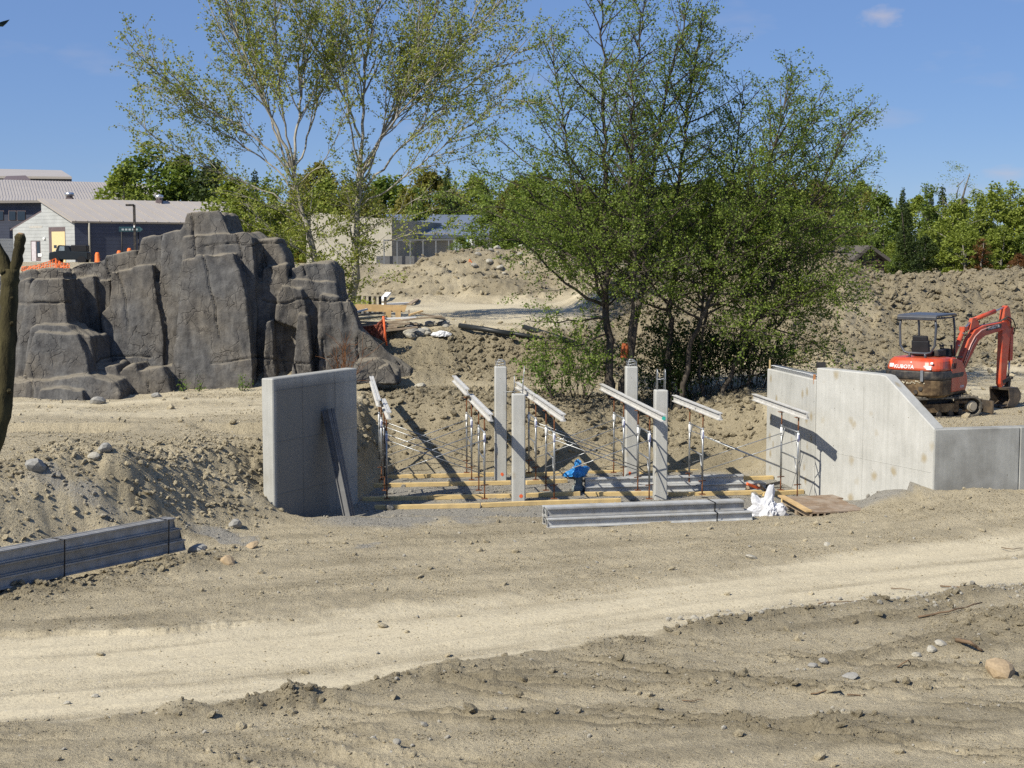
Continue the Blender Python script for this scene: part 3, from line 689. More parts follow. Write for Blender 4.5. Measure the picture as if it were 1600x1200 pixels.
# ================================================================ SHORING
AXIS = Vector((-.135, 1, 0)).normalized(); LAT = Vector((AXIS.y, -AXIS.x, 0))
FZ = -.2 + .095                                            # top of the timber sleepers
cyl_cache = {}
def bar(name, a, b, r, mat, parent, n=7):
    a, b = Vector(a), Vector(b); L = round((b - a).length, 3)
    key = (L, r, mat.name, n)
    if key not in cyl_cache:
        m = MB().tube([(0, 0, -L / 2), (0, 0, L / 2)], r, n); cyl_cache[key] = m.mesh(name); cyl_cache[key].materials.append(mat)
    o = link(name, cyl_cache[key], None, parent); o.location = (a + b) / 2
    o.rotation_mode = 'QUATERNION'; o.rotation_quaternion = (b - a).to_track_quat('Z', 'Y'); return o
plate_me = {}
def plate(name, c, size, mat, parent, rz=0):
    key = (size, mat.name)
    if key not in plate_me: plate_me[key] = MB().box((0, 0, 0), size).mesh(name); plate_me[key].materials.append(mat)
    o = link(name, plate_me[key], None, parent, c, (0, 0, rz)); return o
RZ = math.atan2(LAT.y, LAT.x)
def tower(label, left, right, zl, zr, dark=0, depth=1.18, single=None):
    """left/right: ground points of the front legs; each side a frame running back along AXIS"""
    o = (left + right) / 2
    t = thing('shoring_tower', label, 'shoring tower', (o.x, o.y, FZ), 0, 'steel shoring frames under the sloping beams'); off = -t.location
    fh = 1.22; z0 = FZ + .34
    for si, (base, zt) in enumerate(((left, zl), (right, zr))):
        legs = [base, base + AXIS * depth]
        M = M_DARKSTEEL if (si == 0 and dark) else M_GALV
        for k, g in enumerate(legs):
            g = Vector((g.x, g.y, 0)) + off; ml = M_DARKSTEEL if (dark and si == 0 and k == 1) else M_GALV
            bar('leg', g + Vector((0, 0, z0)), g + Vector((0, 0, z0 + fh)), .024, ml, t)
            bar('jack_screw', g + Vector((0, 0, FZ + .01)), g + Vector((0, 0, z0 + .05)), .017, M_RUST, t)
            bar('jack_screw', g + Vector((0, 0, z0 + fh - .05)), g + Vector((0, 0, zt - .012)), .017, M_RUST, t)
            plate('base_plate', g + Vector((0, 0, FZ + .007)), (.14, .14, .012), M_RUST, t, RZ)
            plate('head_plate', g + Vector((0, 0, zt - .008)), (.15, .18, .010), M_RUST, t, RZ)
            plate('jack_handle', g + Vector((0, 0, z0 - .02)), (.20, .03, .02), M_RUST, t, RZ + .4)
            plate('label_plate', g + Vector((0, 0, z0 + fh - .17)) - AXIS * .026, (.035, .004, .16), M_BLUELBL if k == 0 else M_WHITE, t, RZ)
            bar('collar', g + Vector((0, 0, z0 + fh - .26)), g + Vector((0, 0, z0 + fh - .06)), .030, M_WHITE if (k == 0 or not dark) else M_GALV, t)
        a, c = legs[0] + Vector((0, 0, 0)), legs[1]
        A = Vector((a.x, a.y, 0)) + off; C = Vector((c.x, c.y, 0)) + off
        for zz in (z0 + fh - .04, z0 + fh * .47): bar('ledger', A + Vector((0, 0, zz)), C + Vector((0, 0, zz)), .019, M, t)
        mA = lerp(A, C, .2); mC = lerp(A, C, .8)
        bar('knee_brace', A + Vector((0, 0, z0 + fh * .62)), mA + Vector((0, 0, z0 + fh - .04)), .013, M, t)
        bar('knee_brace', C + Vector((0, 0, z0 + fh * .62)), mC + Vector((0, 0, z0 + fh - .04)), .013, M, t)
        bar('knee_brace', A + Vector((0, 0, z0 + .12)), mA + Vector((0, 0, z0 + fh * .47)), .013, M, t)
    for k in (0, 1):
        A = left + AXIS * depth * k; C = right + AXIS * depth * k
        A = Vector((A.x, A.y, 0)) + off; C = Vector((C.x, C.y, 0)) + off
        lo, hi = z0 + .22, z0 + fh - .20; e = -AXIS * .03
        bar('cross_brace', A + Vector((0, 0, lo)) + e, C + Vector((0, 0, hi)) + e, .011, M_GALV, t, 5)
        e = -AXIS * .052
        bar('cross_brace', A + Vector((0, 0, hi)) + e, C + Vector((0, 0, lo)) + e, .011, M_GALV, t, 5)
    return t
def leg(px, d): 
    p = at(px, 700, d); return Vector((p.x, p.y, 0))
D1, D2 = 32.0, 34.75
# legs of beam lines 1..6 at the front row (px read at the leg)
L1, L2, L3, L4, L5, L6 = leg(604, D1), leg(757, D1), leg(866, D1), leg(1015, D1), leg(1098, 32.6), leg(1247, 32.05)
def back(l, d): return l + AXIS * ((d - l.y) / AXIS.y)
ZT = 1.80
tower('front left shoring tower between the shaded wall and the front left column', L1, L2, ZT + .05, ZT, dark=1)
tower('rear left shoring tower, behind the front left one', back(L1, D2), back(L2, D2), ZT + .06, ZT + .04)
tower('front middle shoring tower between the two front columns, by the blue tarp', L3, L4, ZT, ZT)
tower('rear middle shoring tower between the two back columns', back(L3, D2), back(L4, D2), ZT + .03, ZT + .03)
tower('right hand shoring tower standing against the pale abutment', L5, L6, ZT - .02, ZT - .04)

IB = [(-.5, -.5), (.5, -.5), (.5, -.38), (.10, -.34), (.10, .34), (.5, .38), (.5, .5), (.12, .5), (.07, .42), (-.07, .42), (-.12, .5), (-.5, .5), (-.5, .38), (-.10, .34), (-.10, -.34), (-.5, -.38)]
def ibeam_mesh(L, wd, ht, name='beam'):
    n = len(IB); vs = [Vector((x * wd, -L / 2, z * ht)) for x, z in IB] + [Vector((x * wd, L / 2, z * ht)) for x, z in IB]
    b = MB(); vv = [b.bm.verts.new(v) for v in vs]
    for i in range(n): b.bm.faces.new((vv[i], vv[(i + 1) % n], vv[(i + 1) % n + n], vv[i + n]))
    fa = b.bm.faces.new(vv[:n]); fb = b.bm.faces.new(vv[n:][::-1]); bmesh.ops.triangulate(b.bm, faces=[fa, fb])
    return b.mesh(name)
def ibeam(name, a, b, wd, ht, mat, parent=None):
    a, b = Vector(a), Vector(b); o = link(name, ibeam_mesh((b - a).length, wd, ht, name), mat, parent)
    o.location = (a + b) / 2; y = (b - a).normalized(); x = y.cross(Vector((0, 0, 1))).normalized(); z = x.cross(y)
    o.rotation_euler = Matrix((x, y, z)).transposed().to_euler(); return o
def stringer(label, l, d0, d1, zb0, zb1, mat=M_WHITEALU, mark=False, side=0.0):
    A, B_ = back(l, d0) + LAT * side, back(l, d1) + LAT * side
    A.z = zb0 + .09; B_.z = zb1 + .09
    o = ibeam('stringer_beam', A, B_, .11, .165, mat)
    prop(o, label, 'beam', 'aluminium stringer beams on the shoring heads')
    if mark:
        m = MB(); m.prism([(.045 * math.cos(k * math.pi / 5), .045 * math.sin(k * math.pi / 5)) for k in range(10)], .006)
        L = (B_ - A).length; m.build('paint_mark', M_TURQ, o, (.0, -L / 2 - .003, .0))
    return o
stringer('pale beam on the leftmost shoring head, its nearer length', L1, 30.75, 33.6, ZT + .05, ZT + .06, side=.0)
stringer('pale beam on the leftmost shoring head, its farther length with dark holes', L1, 33.0, 37.6, ZT + .09, ZT + .26, side=-.13)
stringer('lower pale beam of the V left of the front left column', L2, 30.8, 35.0, ZT, ZT + .04)
stringer('upper pale beam of the V left of the columns, overlapping the lower one', L2, 34.6, 38.0, ZT + .20, ZT + .24, side=-.12)
stringer('pale sloping beam just right of the front left column', L3, 30.8, 34.9, ZT, ZT + .03)
stringer('far length of the sloping beam passing behind the front left column top', L3, 34.93, 37.9, ZT + .04, ZT + .08, side=-.03)
stringer('long pale beam whose near end is painted turquoise', L4, 30.7, 37.6, ZT, ZT + .06, mark=True)
stringer('short pale beam in front of the dark tree shade, left of the abutment', L5, 31.2, 35.3, ZT - .02, ZT - .02)
stringer('pale beam held against the face of the abutment', L6, 31.5, 35.4, ZT - .04, ZT + .0)

# yellow timber sleepers on the pit floor
def sleeper(px0, px1, py0, py1, label):
    a, b = atz(px0, py0, -.2), atz(px1, py1, -.2)
    m = MB(); L = (b - a).length
    m.box((0, 0, 0), (L, .10, .10)).bevel(.006)
    o = m.build('timber_sleeper', M_WOODN); c = (a + b) / 2; o.location = (c.x, c.y, -.2 + .045)
    o.rotation_euler = (0, 0, math.atan2(b.y - a.y, b.x - a.x))
    prop(o, label, 'timber', 'yellow timber sleepers laid on the gravel')
sl = [(565, 772, 749, 744, 'rearmost yellow sleeper left of the back left column'), (800, 905, 745, 742, 'rearmost yellow sleeper between the left columns and the blue tarp'),
      (906, 975, 742, 740, 'short rearmost yellow sleeper behind the blue tarp'), (1000, 1188, 742, 735, 'rearmost yellow sleeper from the back right column to the abutment'),
      (562, 798, 762, 757, 'second yellow sleeper from the back, along the shaded left side'), (822, 886, 757, 754, 'short second sleeper ending at the blue tarp'),
      (1090, 1208, 752, 749, 'second yellow sleeper from the back, by the abutment foot'),
      (566, 668, 783, 781, 'front yellow sleeper pieces lying partly in the wall shadow'), (668, 800, 780, 778, 'yellow sleeper reaching the front left column from the left'),
      (822, 906, 777, 774, 'yellow sleeper just right of the front left column foot'), (914, 1020, 775, 774, 'yellow sleeper between the blue tarp and the front right column'),
      (1045, 1190, 776, 772, 'yellow sleeper right of the front right column, behind the beam bundle'), (1192, 1255, 775, 771, 'short yellow sleeper under the right shoring tower'),
      (585, 750, 796, 793, 'nearest yellow sleeper, its left end in shadow'), (752, 838, 792.5, 789, 'nearest yellow sleeper passing the front left column foot'),
      (838, 970, 789, 785, 'nearest yellow sleeper partly behind the beam bundle'), (1222, 1282, 786, 782, 'yellow sleeper behind the wooden form panel')]
for s_ in sl: sleeper(s_[0], s_[1], s_[2], s_[3], s_[4])

# ================================================================ BUNDLES AND LOOSE BEAMS
def bundle(label, a, b, rows, mats, straps, wd=.13, ht=.19, name='beam_bundle', redend=False, stag=0.0):
    """rows: list of (n across, shift along) per layer, stacked from the bottom; a->b is the near bottom edge"""
    a, b = Vector(a), Vector(b); d = (b - a); L = d.length; rz = math.atan2(d.y, d.x)
    t = thing(name, label, 'beam bundle', ((a + b) / 2)[:], 0); t.rotation_euler = (0, -math.asin(d.z / L), rz)
    for li, (cols, jit) in enumerate(rows):
        for ci in cols:
            me = ibeam_mesh(L - abs(jit) - .03 * ((ci * 7 + li * 3) % 4), wd, ht)
            o = link('beam', me, mats[(li + ci) % len(mats)], t, (jit / 2 + .012 * ((ci * 5 + li) % 3), wd / 2 + ci * (wd + .006) + stag * li, ht / 2 + li * (ht + .004)), (0, 0, -math.pi / 2))
            if redend and (li, ci) in redend:
                me2 = MB().box((0, 0, 0), (.42, .004, .13)).mesh('paint_mark')
                link('paint_mark', me2, M_RED, o, (-.014 - .003, redend[(li, ci)] * (L / 2 - .25), 0), (0, 0, math.pi / 2))
    nW_ = max(max(c) for c, j in rows) + 1
    for u in straps:
        b_ = MB(); x = (u - .5) * L; top = len(rows) * (ht + .004) + .004
        ncol_top = max(rows[-1][0]) + 1; ymin_top = min(rows[-1][0]) * (wd + .006); W = nW_ * (wd + .006)
        pts = [(-.012, 0), (-.012, (ht + .004) * sum(1 for c, j in rows if 0 in c) + .006)]
        if ymin_top > 0: pts += [(ymin_top - .012, (ht + .004) * sum(1 for c, j in rows if 0 in c) + .008), (ymin_top - .012, top)]
        pts += [(W + .008, top), (W + .008, 0)]
        for (y0, z0), (y1, z1) in zip(pts, pts[1:]):
            b_.beam((x, y0, z0), (x + .03 * (z1 - z0), y1, z1), .026, .005, Vector((0, 1, 0)) if y0 == y1 else Vector((0, 0, 1)))
        b_.build('strap', M_STRAP, t)
    return t
A = atz(856, 826, 0.0); B_ = atz(1176, 812, 0.0)
A.z = hgt(A.x, A.y) + .0; B_.z = hgt(B_.x, B_.y) + .0
bundle('strapped bundle of grey aluminium beams before the pit, ending at a white sack', A, B_, [([0, 1, 2, 3], 0), ([1, 2, 3], -.10)], [M_ALU, M_ALU, M_ALUD], [.82], ht=.185)
A = atz(915, 772, -.2); B_ = atz(1198, 765, -.2)
bundle('loose pile of aluminium beams lying behind the front right column', A, B_, [([0, 1, 2], 0), ([1, 2], -.5)], [M_ALU, M_ALU], [], ht=.165)
A = atz(-150, 958, .12); A.z = .15; B_ = at(291, 884, 25.25)
B_.z = .12
bundle('strapped bundle of aluminium beams with red ends half buried in soil at left', A, B_, [([0, 1], 0), ([0, 1], -.02), ([0, 1], -.16)], [M_ALUD, M_ALUD2], [.52, .925], ht=.20, stag=.035, redend={(0, 0): 1, })
for k, (px, py, dd) in enumerate(((10, 905, .0), (5, 925, 0))):
    pass
M_LEAN = simple('shade_toned_aluminium', (.13, .13, .13), .6, .1, var=.3)  # aluminium darkened to carry the wall's shadow in its colour
# two beams leaning on the shaded wall
ft = atz(543, 813, -.2); tp = at(503, 640, 30.75)
for k, lb in enumerate(('dark beam leaning on the shaded wall, the left of the pair', 'dark beam leaning on the shaded wall, the right of the pair')):
    o_ = dW * (.14 * k)
    a = ft + Vector((.03 - .02 * k, 0, 0)) + o_ * .8; c = tp + o_ + Vector((.10, -.06, 0))
    a.z = -.2
    ob = ibeam('leaning_beam', a, c, .115, .17, M_LEAN); 
    y = (c - a).normalized(); z = -nW; x = y.cross(z).normalized(); z = x.cross(y); ob.rotation_euler = Matrix((x, y, z)).transposed().to_euler()
    prop(ob, lb, 'beam', 'beams leaning on the wall')
# ================================================================ ARTIFICIAL ROCK
def rock_material():
    m, nt, b = new_mat('sculpted_concrete'); q = NT(nt); v = q.coord('Object')
    big = q.noise(.55, 5, .6, v); mid = q.noise(3.5, 6, .65, v); fine = q.noise(22, 4, .7, v)
    c = q.mix(q.ramp(big, [(.40, (0,) * 3), (.60, (1,) * 3)]), (.107, .104, .099), (.130, .116, .096))
    c = q.mix(1.0, c, q.ramp(mid, [(.25, (.55, .55, .57)), (.75, (1.32, 1.32, 1.30))]), 'MULTIPLY')
    c = q.mix(1.0, c, q.ramp(q.noise(2.2, 4, .6, q.coord('Object', (3.2, 3.2, .25))), [(.33, (.78, .78, .80)), (.68, (1.18, 1.18, 1.18))]), 'MULTIPLY')
    c = q.mix(1.0, c, q.ramp(fine, [(.3, (.80, .80, .80)), (.7, (1.15, 1.15, 1.15))]), 'MULTIPLY')
    # fine hand-tooled cracks: thin edges of a stretched cell pattern, broken up
    wob = q.n('ShaderNodeVectorMath', operation='ADD'); q.l(v, wob.inputs[0])
    nz = q.n('ShaderNodeTexNoise'); nz.inputs['Scale'].default_value = 2.3; nz.inputs['Detail'].default_value = 3; q.l(v, nz.inputs['Vector'])
    scl = q.n('ShaderNodeVectorMath', operation='SCALE'); scl.inputs['Scale'].default_value = .45; q.l(nz.outputs['Color'], scl.inputs[0]); q.l(scl.outputs[0], wob.inputs[1])
    def cracks(sx, sz, w_):
        mp_ = q.n('ShaderNodeMapping'); mp_.inputs['Scale'].default_value = (sx, sx, sz); q.l(wob.outputs[0], mp_.inputs[0])
        vo = q.n('ShaderNodeTexVoronoi', feature='DISTANCE_TO_EDGE'); vo.inputs['Scale'].default_value = 1; q.l(mp_.outputs[0], vo.inputs['Vector'])
        return q.ramp(vo.outputs['Distance'], [(0, (1,) * 3), (w_, (0,) * 3)])
    ck = q.math('MULTIPLY', cracks(3.4, 2.3, .050), q.ramp(q.noise(1.1, 3, .6, v), [(.46, (0,) * 3), (.62, (1,) * 3)]))
    ck = q.math('MAXIMUM', ck, q.math('MULTIPLY', cracks(1.2, .8, .014), q.ramp(q.noise(.8, 2, .5, v), [(.5, (0,) * 3), (.6, (.8,) * 3)])))
    c = q.mix(q.math('MULTIPLY', ck, .34), c, (.030, .029, .032))
    ef = q.ramp(q.noise(1.7, 5, .7, q.coord('Object', (2, 2, .6))), [(.62, (0,) * 3), (.80, (.35,) * 3)])
    c = q.mix(ef, c, (.24, .245, .25))                     # pale salts washed down the face
    gn = q.n('ShaderNodeSeparateXYZ'); q.l(q.n('ShaderNodeNewGeometry').outputs['Normal'], gn.inputs[0])
    du = q.math('MULTIPLY', q.ramp(q.math('ADD', gn.outputs[2], q.math('MULTIPLY', q.math('SUBTRACT', mid, .5), .5)), [(.45, (0,) * 3), (.85, (1,) * 3)]), .55)
    c = q.mix(du, c, (.26, .225, .165))                    # dust settled on the ledges
    q.l(c, b.inputs['Base Color']); b.inputs['Roughness'].default_value = .9; b.inputs['Specular IOR Level'].default_value = .15
    q.bump(b, q.math('ADD', q.math('MULTIPLY', ck, -1.2), q.math('ADD', mid, q.math('MULTIPLY', fine, .45))), .55, .05)
    return m
M_ROCK = rock_material()
RZB = 1.6
def rock_block(b, poly, d0, batter=.16, thick=1.6, tilt=0.0, cx=None):
    """prism behind an outline read off the photograph; the face leans back by batter, tilt swings its right end away"""
    cx = cx if cx is not None else sum(p[0] for p in poly) / len(poly)
    front = []; back = []
    for px, py in poly:
        d = d0
        for _ in range(3):
            z = at(px, py, d).z; d = d0 + batter * (z - RZB) + tilt * (px - cx) / 50
        p = at(px, py, d); front.append(p); back.append(Vector((p.x * 1.0, p.y + thick, p.z)))
    n = len(poly)
    b.add(front + back, [tuple(range(n)), tuple(range(2 * n - 1, n - 1, -1))] + [(i, i + n, (i + 1) % n + n, (i + 1) % n) for i in range(n)])
rb = MB()
BL = [
 # outline, front depth, batter, thickness, tilt
 ([(258, 625), (264, 588), (275, 530), (281, 440), (285, 408), (306, 405), (308, 400), (364, 395), (378, 440), (392, 520), (398, 625)], 40.3, .17, 2.0, .0),
 ([(286, 625), (287, 371), (302, 367), (381, 362), (394, 372), (400, 440), (402, 625)], 40.95, .17, 2.6, .05),
 ([(280, 400), (282, 366), (292, 333), (298, 331), (342, 329), (348, 334), (358, 360), (366, 400)], 41.0, .2, 2.4, .0),
 ([(246, 625), (248, 430), (254, 365), (285, 361), (287, 625)], 41.15, .17, 2.0, .0),
 ([(211, 625), (213, 405), (223, 373), (253, 367), (250, 625)], 41.45, .17, 2.0, .0),
 ([(100, 625), (104, 416), (162, 405), (165, 398), (214, 391), (216, 625)], 42.0, .1, 2.0, .0),
 ([(163, 625), (165, 562), (157, 492), (171, 478), (173, 424), (206, 420), (208, 417), (238, 413), (242, 440), (255, 520), (256, 560), (256, 625)], 40.95, .19, 1.6, .0),
 ([(101, 625), (103, 435), (146, 431), (150, 470), (163, 560), (165, 625)], 41.5, .12, 1.6, .0),
 ([(148, 625), (149, 440), (173, 436), (174, 625)], 41.75, .12, 1.6, .0),
 ([(22, 625), (30, 545), (40, 470), (48, 446), (58, 437), (99, 434), (104, 490), (112, 540), (116, 625)], 39.6, .22, 2.4, .0),
 ([(-60, 625), (-50, 470), (12, 452), (22, 443), (45, 436), (60, 560), (60, 625)], 40.2, .22, 2.2, -.25),
 ([(-60, 470), (-40, 440), (30, 428), (50, 421), (82, 418), (100, 425), (102, 460)], 40.6, .2, 2.0, .0),
 ([(32, 625), (44, 545), (50, 513), (56, 508), (104, 508), (112, 516), (140, 526), (148, 575), (150, 625)], 38.9, .24, 1.7, .05),
 ([(28, 625), (44, 560), (56, 520), (120, 522), (134, 556), (142, 600), (143, 625)], 38.6, .26, 1.4, .05),
 ([(-40, 640), (-30, 600), (24, 597), (140, 587), (178, 597), (186, 612), (188, 640)], 38.0, .4, 1.6, .05),
 ([(56, 640), (62, 609), (90, 605), (128, 611), (136, 640)], 37.75, .3, 1.0, .0),
 ([(146, 640), (150, 573), (180, 570), (186, 590), (196, 640)], 39.2, .25, 1.4, .1),
 ([(188, 640), (190, 577), (210, 570), (218, 590), (228, 640)], 39.35, .25, 1.4, .1),
 ([(214, 640), (213, 581), (252, 574), (262, 592), (272, 640)], 39.45, .25, 1.4, .1),
 # right-hand flank
 ([(384, 625), (386, 366), (396, 374), (400, 440), (414, 470), (430, 600), (432, 625)], 41.5, .17, 2.2, .55),
 ([(398, 450), (399, 378), (405, 374), (432, 374), (446, 404), (456, 450)], 41.9, .16, 1.6, .1),
 ([(406, 450), (410, 418), (447, 413), (450, 450)], 41.6, .14, 1.2, .1),
 ([(452, 480), (456, 420), (472, 413), (514, 410), (523, 425), (536, 480)], 41.9, .18, 1.8, .25),
 ([(404, 625), (406, 442), (424, 434), (470, 437), (522, 442), (530, 470), (546, 520), (562, 600), (564, 625)], 41.6, .22, 2.4, .22),
 ([(452, 625), (463, 500), (466, 489), (478, 494), (484, 540), (492, 625)], 40.7, .26, 1.3, .35),
 ([(408, 625), (414, 505), (424, 500), (429, 540), (434, 625)], 40.75, .2, 1.3, .35),
 ([(434, 460), (440, 446), (470, 452), (478, 480), (476, 520), (430, 500)], 41.1, .2, 1.2, .3),
 ([(496, 625), (500, 460), (528, 465), (546, 520), (560, 625)], 41.35, .22, 1.6, .35),
 ([(526, 625), (528, 474), (544, 468), (562, 515), (600, 546), (628, 568), (642, 577), (642, 600), (600, 625)], 41.6, .2, .7, .1),
 ([(548, 600), (553, 566), (590, 560), (604, 568), (622, 580), (624, 600)], 39.6, .5, 1.2, .2),
 ([(584, 600), (588, 576), (606, 570), (616, 588), (618, 600)], 39.0, .3, .5, .2),
]
for poly, d0, bt, th_, tl in BL: rock_block(rb, poly, d0, bt, th_, tl)
rme = rb.mesh('rock_raw'); ro_ = bpy.data.objects.new('rock_raw', rme); COL.objects.link(ro_)
md = ro_.modifiers.new('r', 'REMESH'); md.mode = 'VOXEL'; md.voxel_size = .042; md.use_smooth_shade = True
s_ = ro_.modifiers.new('s', 'SMOOTH'); s_.factor = .3; s_.iterations = 1
dg = bpy.context.evaluated_depsgraph_get(); rme2 = bpy.data.meshes.new_from_object(ro_.evaluated_get(dg)); bpy.data.objects.remove(ro_)
nv = len(rme2.vertices); co = np.zeros(nv * 3, np.float32); rme2.vertices.foreach_get('co', co); co = co.reshape(-1, 3)
no = np.zeros(nv * 3, np.float32); rme2.vertices.foreach_get('normal', no); no = no.reshape(-1, 3)
u, v_ = co[:, 0] + .6 * co[:, 1], co[:, 2]
disp = .045 * ridged(u * 1.1, v_ * .9, 3, 299) * fbm(u * .4, v_ * .4, 2, 297).clip(-.3, .3) * 3 + .085 * fbm(u * .9, v_ * .7, 4, 301) + .05 * fbm(u * 2.6, v_ * 1.1, 3, 305)
# tooled grooves: long near-vertical joints and a few level ones
wv = u + .35 * fbm(u * .6, v_ * .6, 3, 311)
gv = np.abs(((wv * .85) % 1) - .5) * 2; disp -= .10 * ss(.07, .0, gv) * (fbm(u * .5, v_ * .5, 2, 313) > -.1)
wh = v_ + .25 * fbm(u * .7, v_ * .4, 3, 315)
gh = np.abs(((wh * .62) % 1) - .5) * 2; disp -= .06 * ss(.045, .0, gh) * (fbm(u * .6, v_ * .5, 2, 317) > .0)
co += no * disp[:, None]
rme2.vertices.foreach_set('co', co.ravel()); rme2.update(); rme2.name = 'artificial_rock'
rock = link('artificial_rock', rme2, M_ROCK)
if len(rme2.materials) == 0: rme2.materials.append(M_ROCK)
rme2.polygons.foreach_set('use_smooth', np.ones(len(rme2.polygons), bool))
prop(rock, 'big dark grey sculpted concrete rock with stepped blocky ledges', 'artificial rock')
# ================================================================ TREES
def leaf_material(name, cols, trans=.35, rough=.55, spec=.25):
    m, nt, b = new_mat(name); q = NT(nt)
    n = q.noise(.7, 3, .5, q.coord('Object'))
    r = q.math('ADD', q.math('MULTIPLY', q.island(), .7), q.math('MULTIPLY', n, .35))
    c = q.ramp(r, [(.12 + .76 * i / (len(cols) - 1), k) for i, k in enumerate(cols)])
    q.l(c, b.inputs['Base Color']); b.inputs['Roughness'].default_value = rough; b.inputs['Specular IOR Level'].default_value = spec
    tr = q.n('ShaderNodeBsdfTranslucent'); q.l(q.mix(1.0, c, (1.25, 1.3, .55), 'MULTIPLY'), tr.inputs['Color'])
    ms = q.n('ShaderNodeMixShader'); ms.inputs[0].default_value = trans
    q.l(b.outputs[0], ms.inputs[1]); q.l(tr.outputs[0], ms.inputs[2]); q.l(ms.outputs[0], nt.nodes['Material Output'].inputs[0])
    return m
def bark_material(name, c0, c1, scale=3.0):
    m, nt, b = new_mat(name); q = NT(nt); n = q.noise(scale, 6, .7, q.coord('Object', (1, 1, .35)))
    n2 = q.noise(scale * 6, 4, .7, q.coord('Object', (1, 1, .3)))
    c = q.mix(q.ramp(n, [(.35, (0,) * 3), (.65, (1,) * 3)]), c0, c1)
    c = q.mix(1.0, c, q.ramp(n2, [(.3, (.7,) * 3), (.7, (1.2,) * 3)]), 'MULTIPLY')
    q.l(c, b.inputs['Base Color']); b.inputs['Roughness'].default_value = .9; b.inputs['Specular IOR Level'].default_value = .1
    q.bump(b, n2, .5, .02); return m
M_BARKP = bark_material('poplar_bark', (.19, .17, .13), (.42, .39, .32))
M_BARKA = bark_material('alder_bark', (.045, .037, .030), (.115, .098, .078))
M_BARKF = bark_material('far_bark', (.12, .105, .085), (.30, .28, .24), .6)
M_LEAFP = leaf_material('poplar_leaf', [(.14, .16, .03), (.22, .25, .05), (.28, .32, .07), (.26, .25, .06)], .35)
M_LEAFA = leaf_material('alder_leaf', [(.070, .105, .018), (.120, .172, .030), (.175, .235, .042), (.23, .28, .06)], .38)

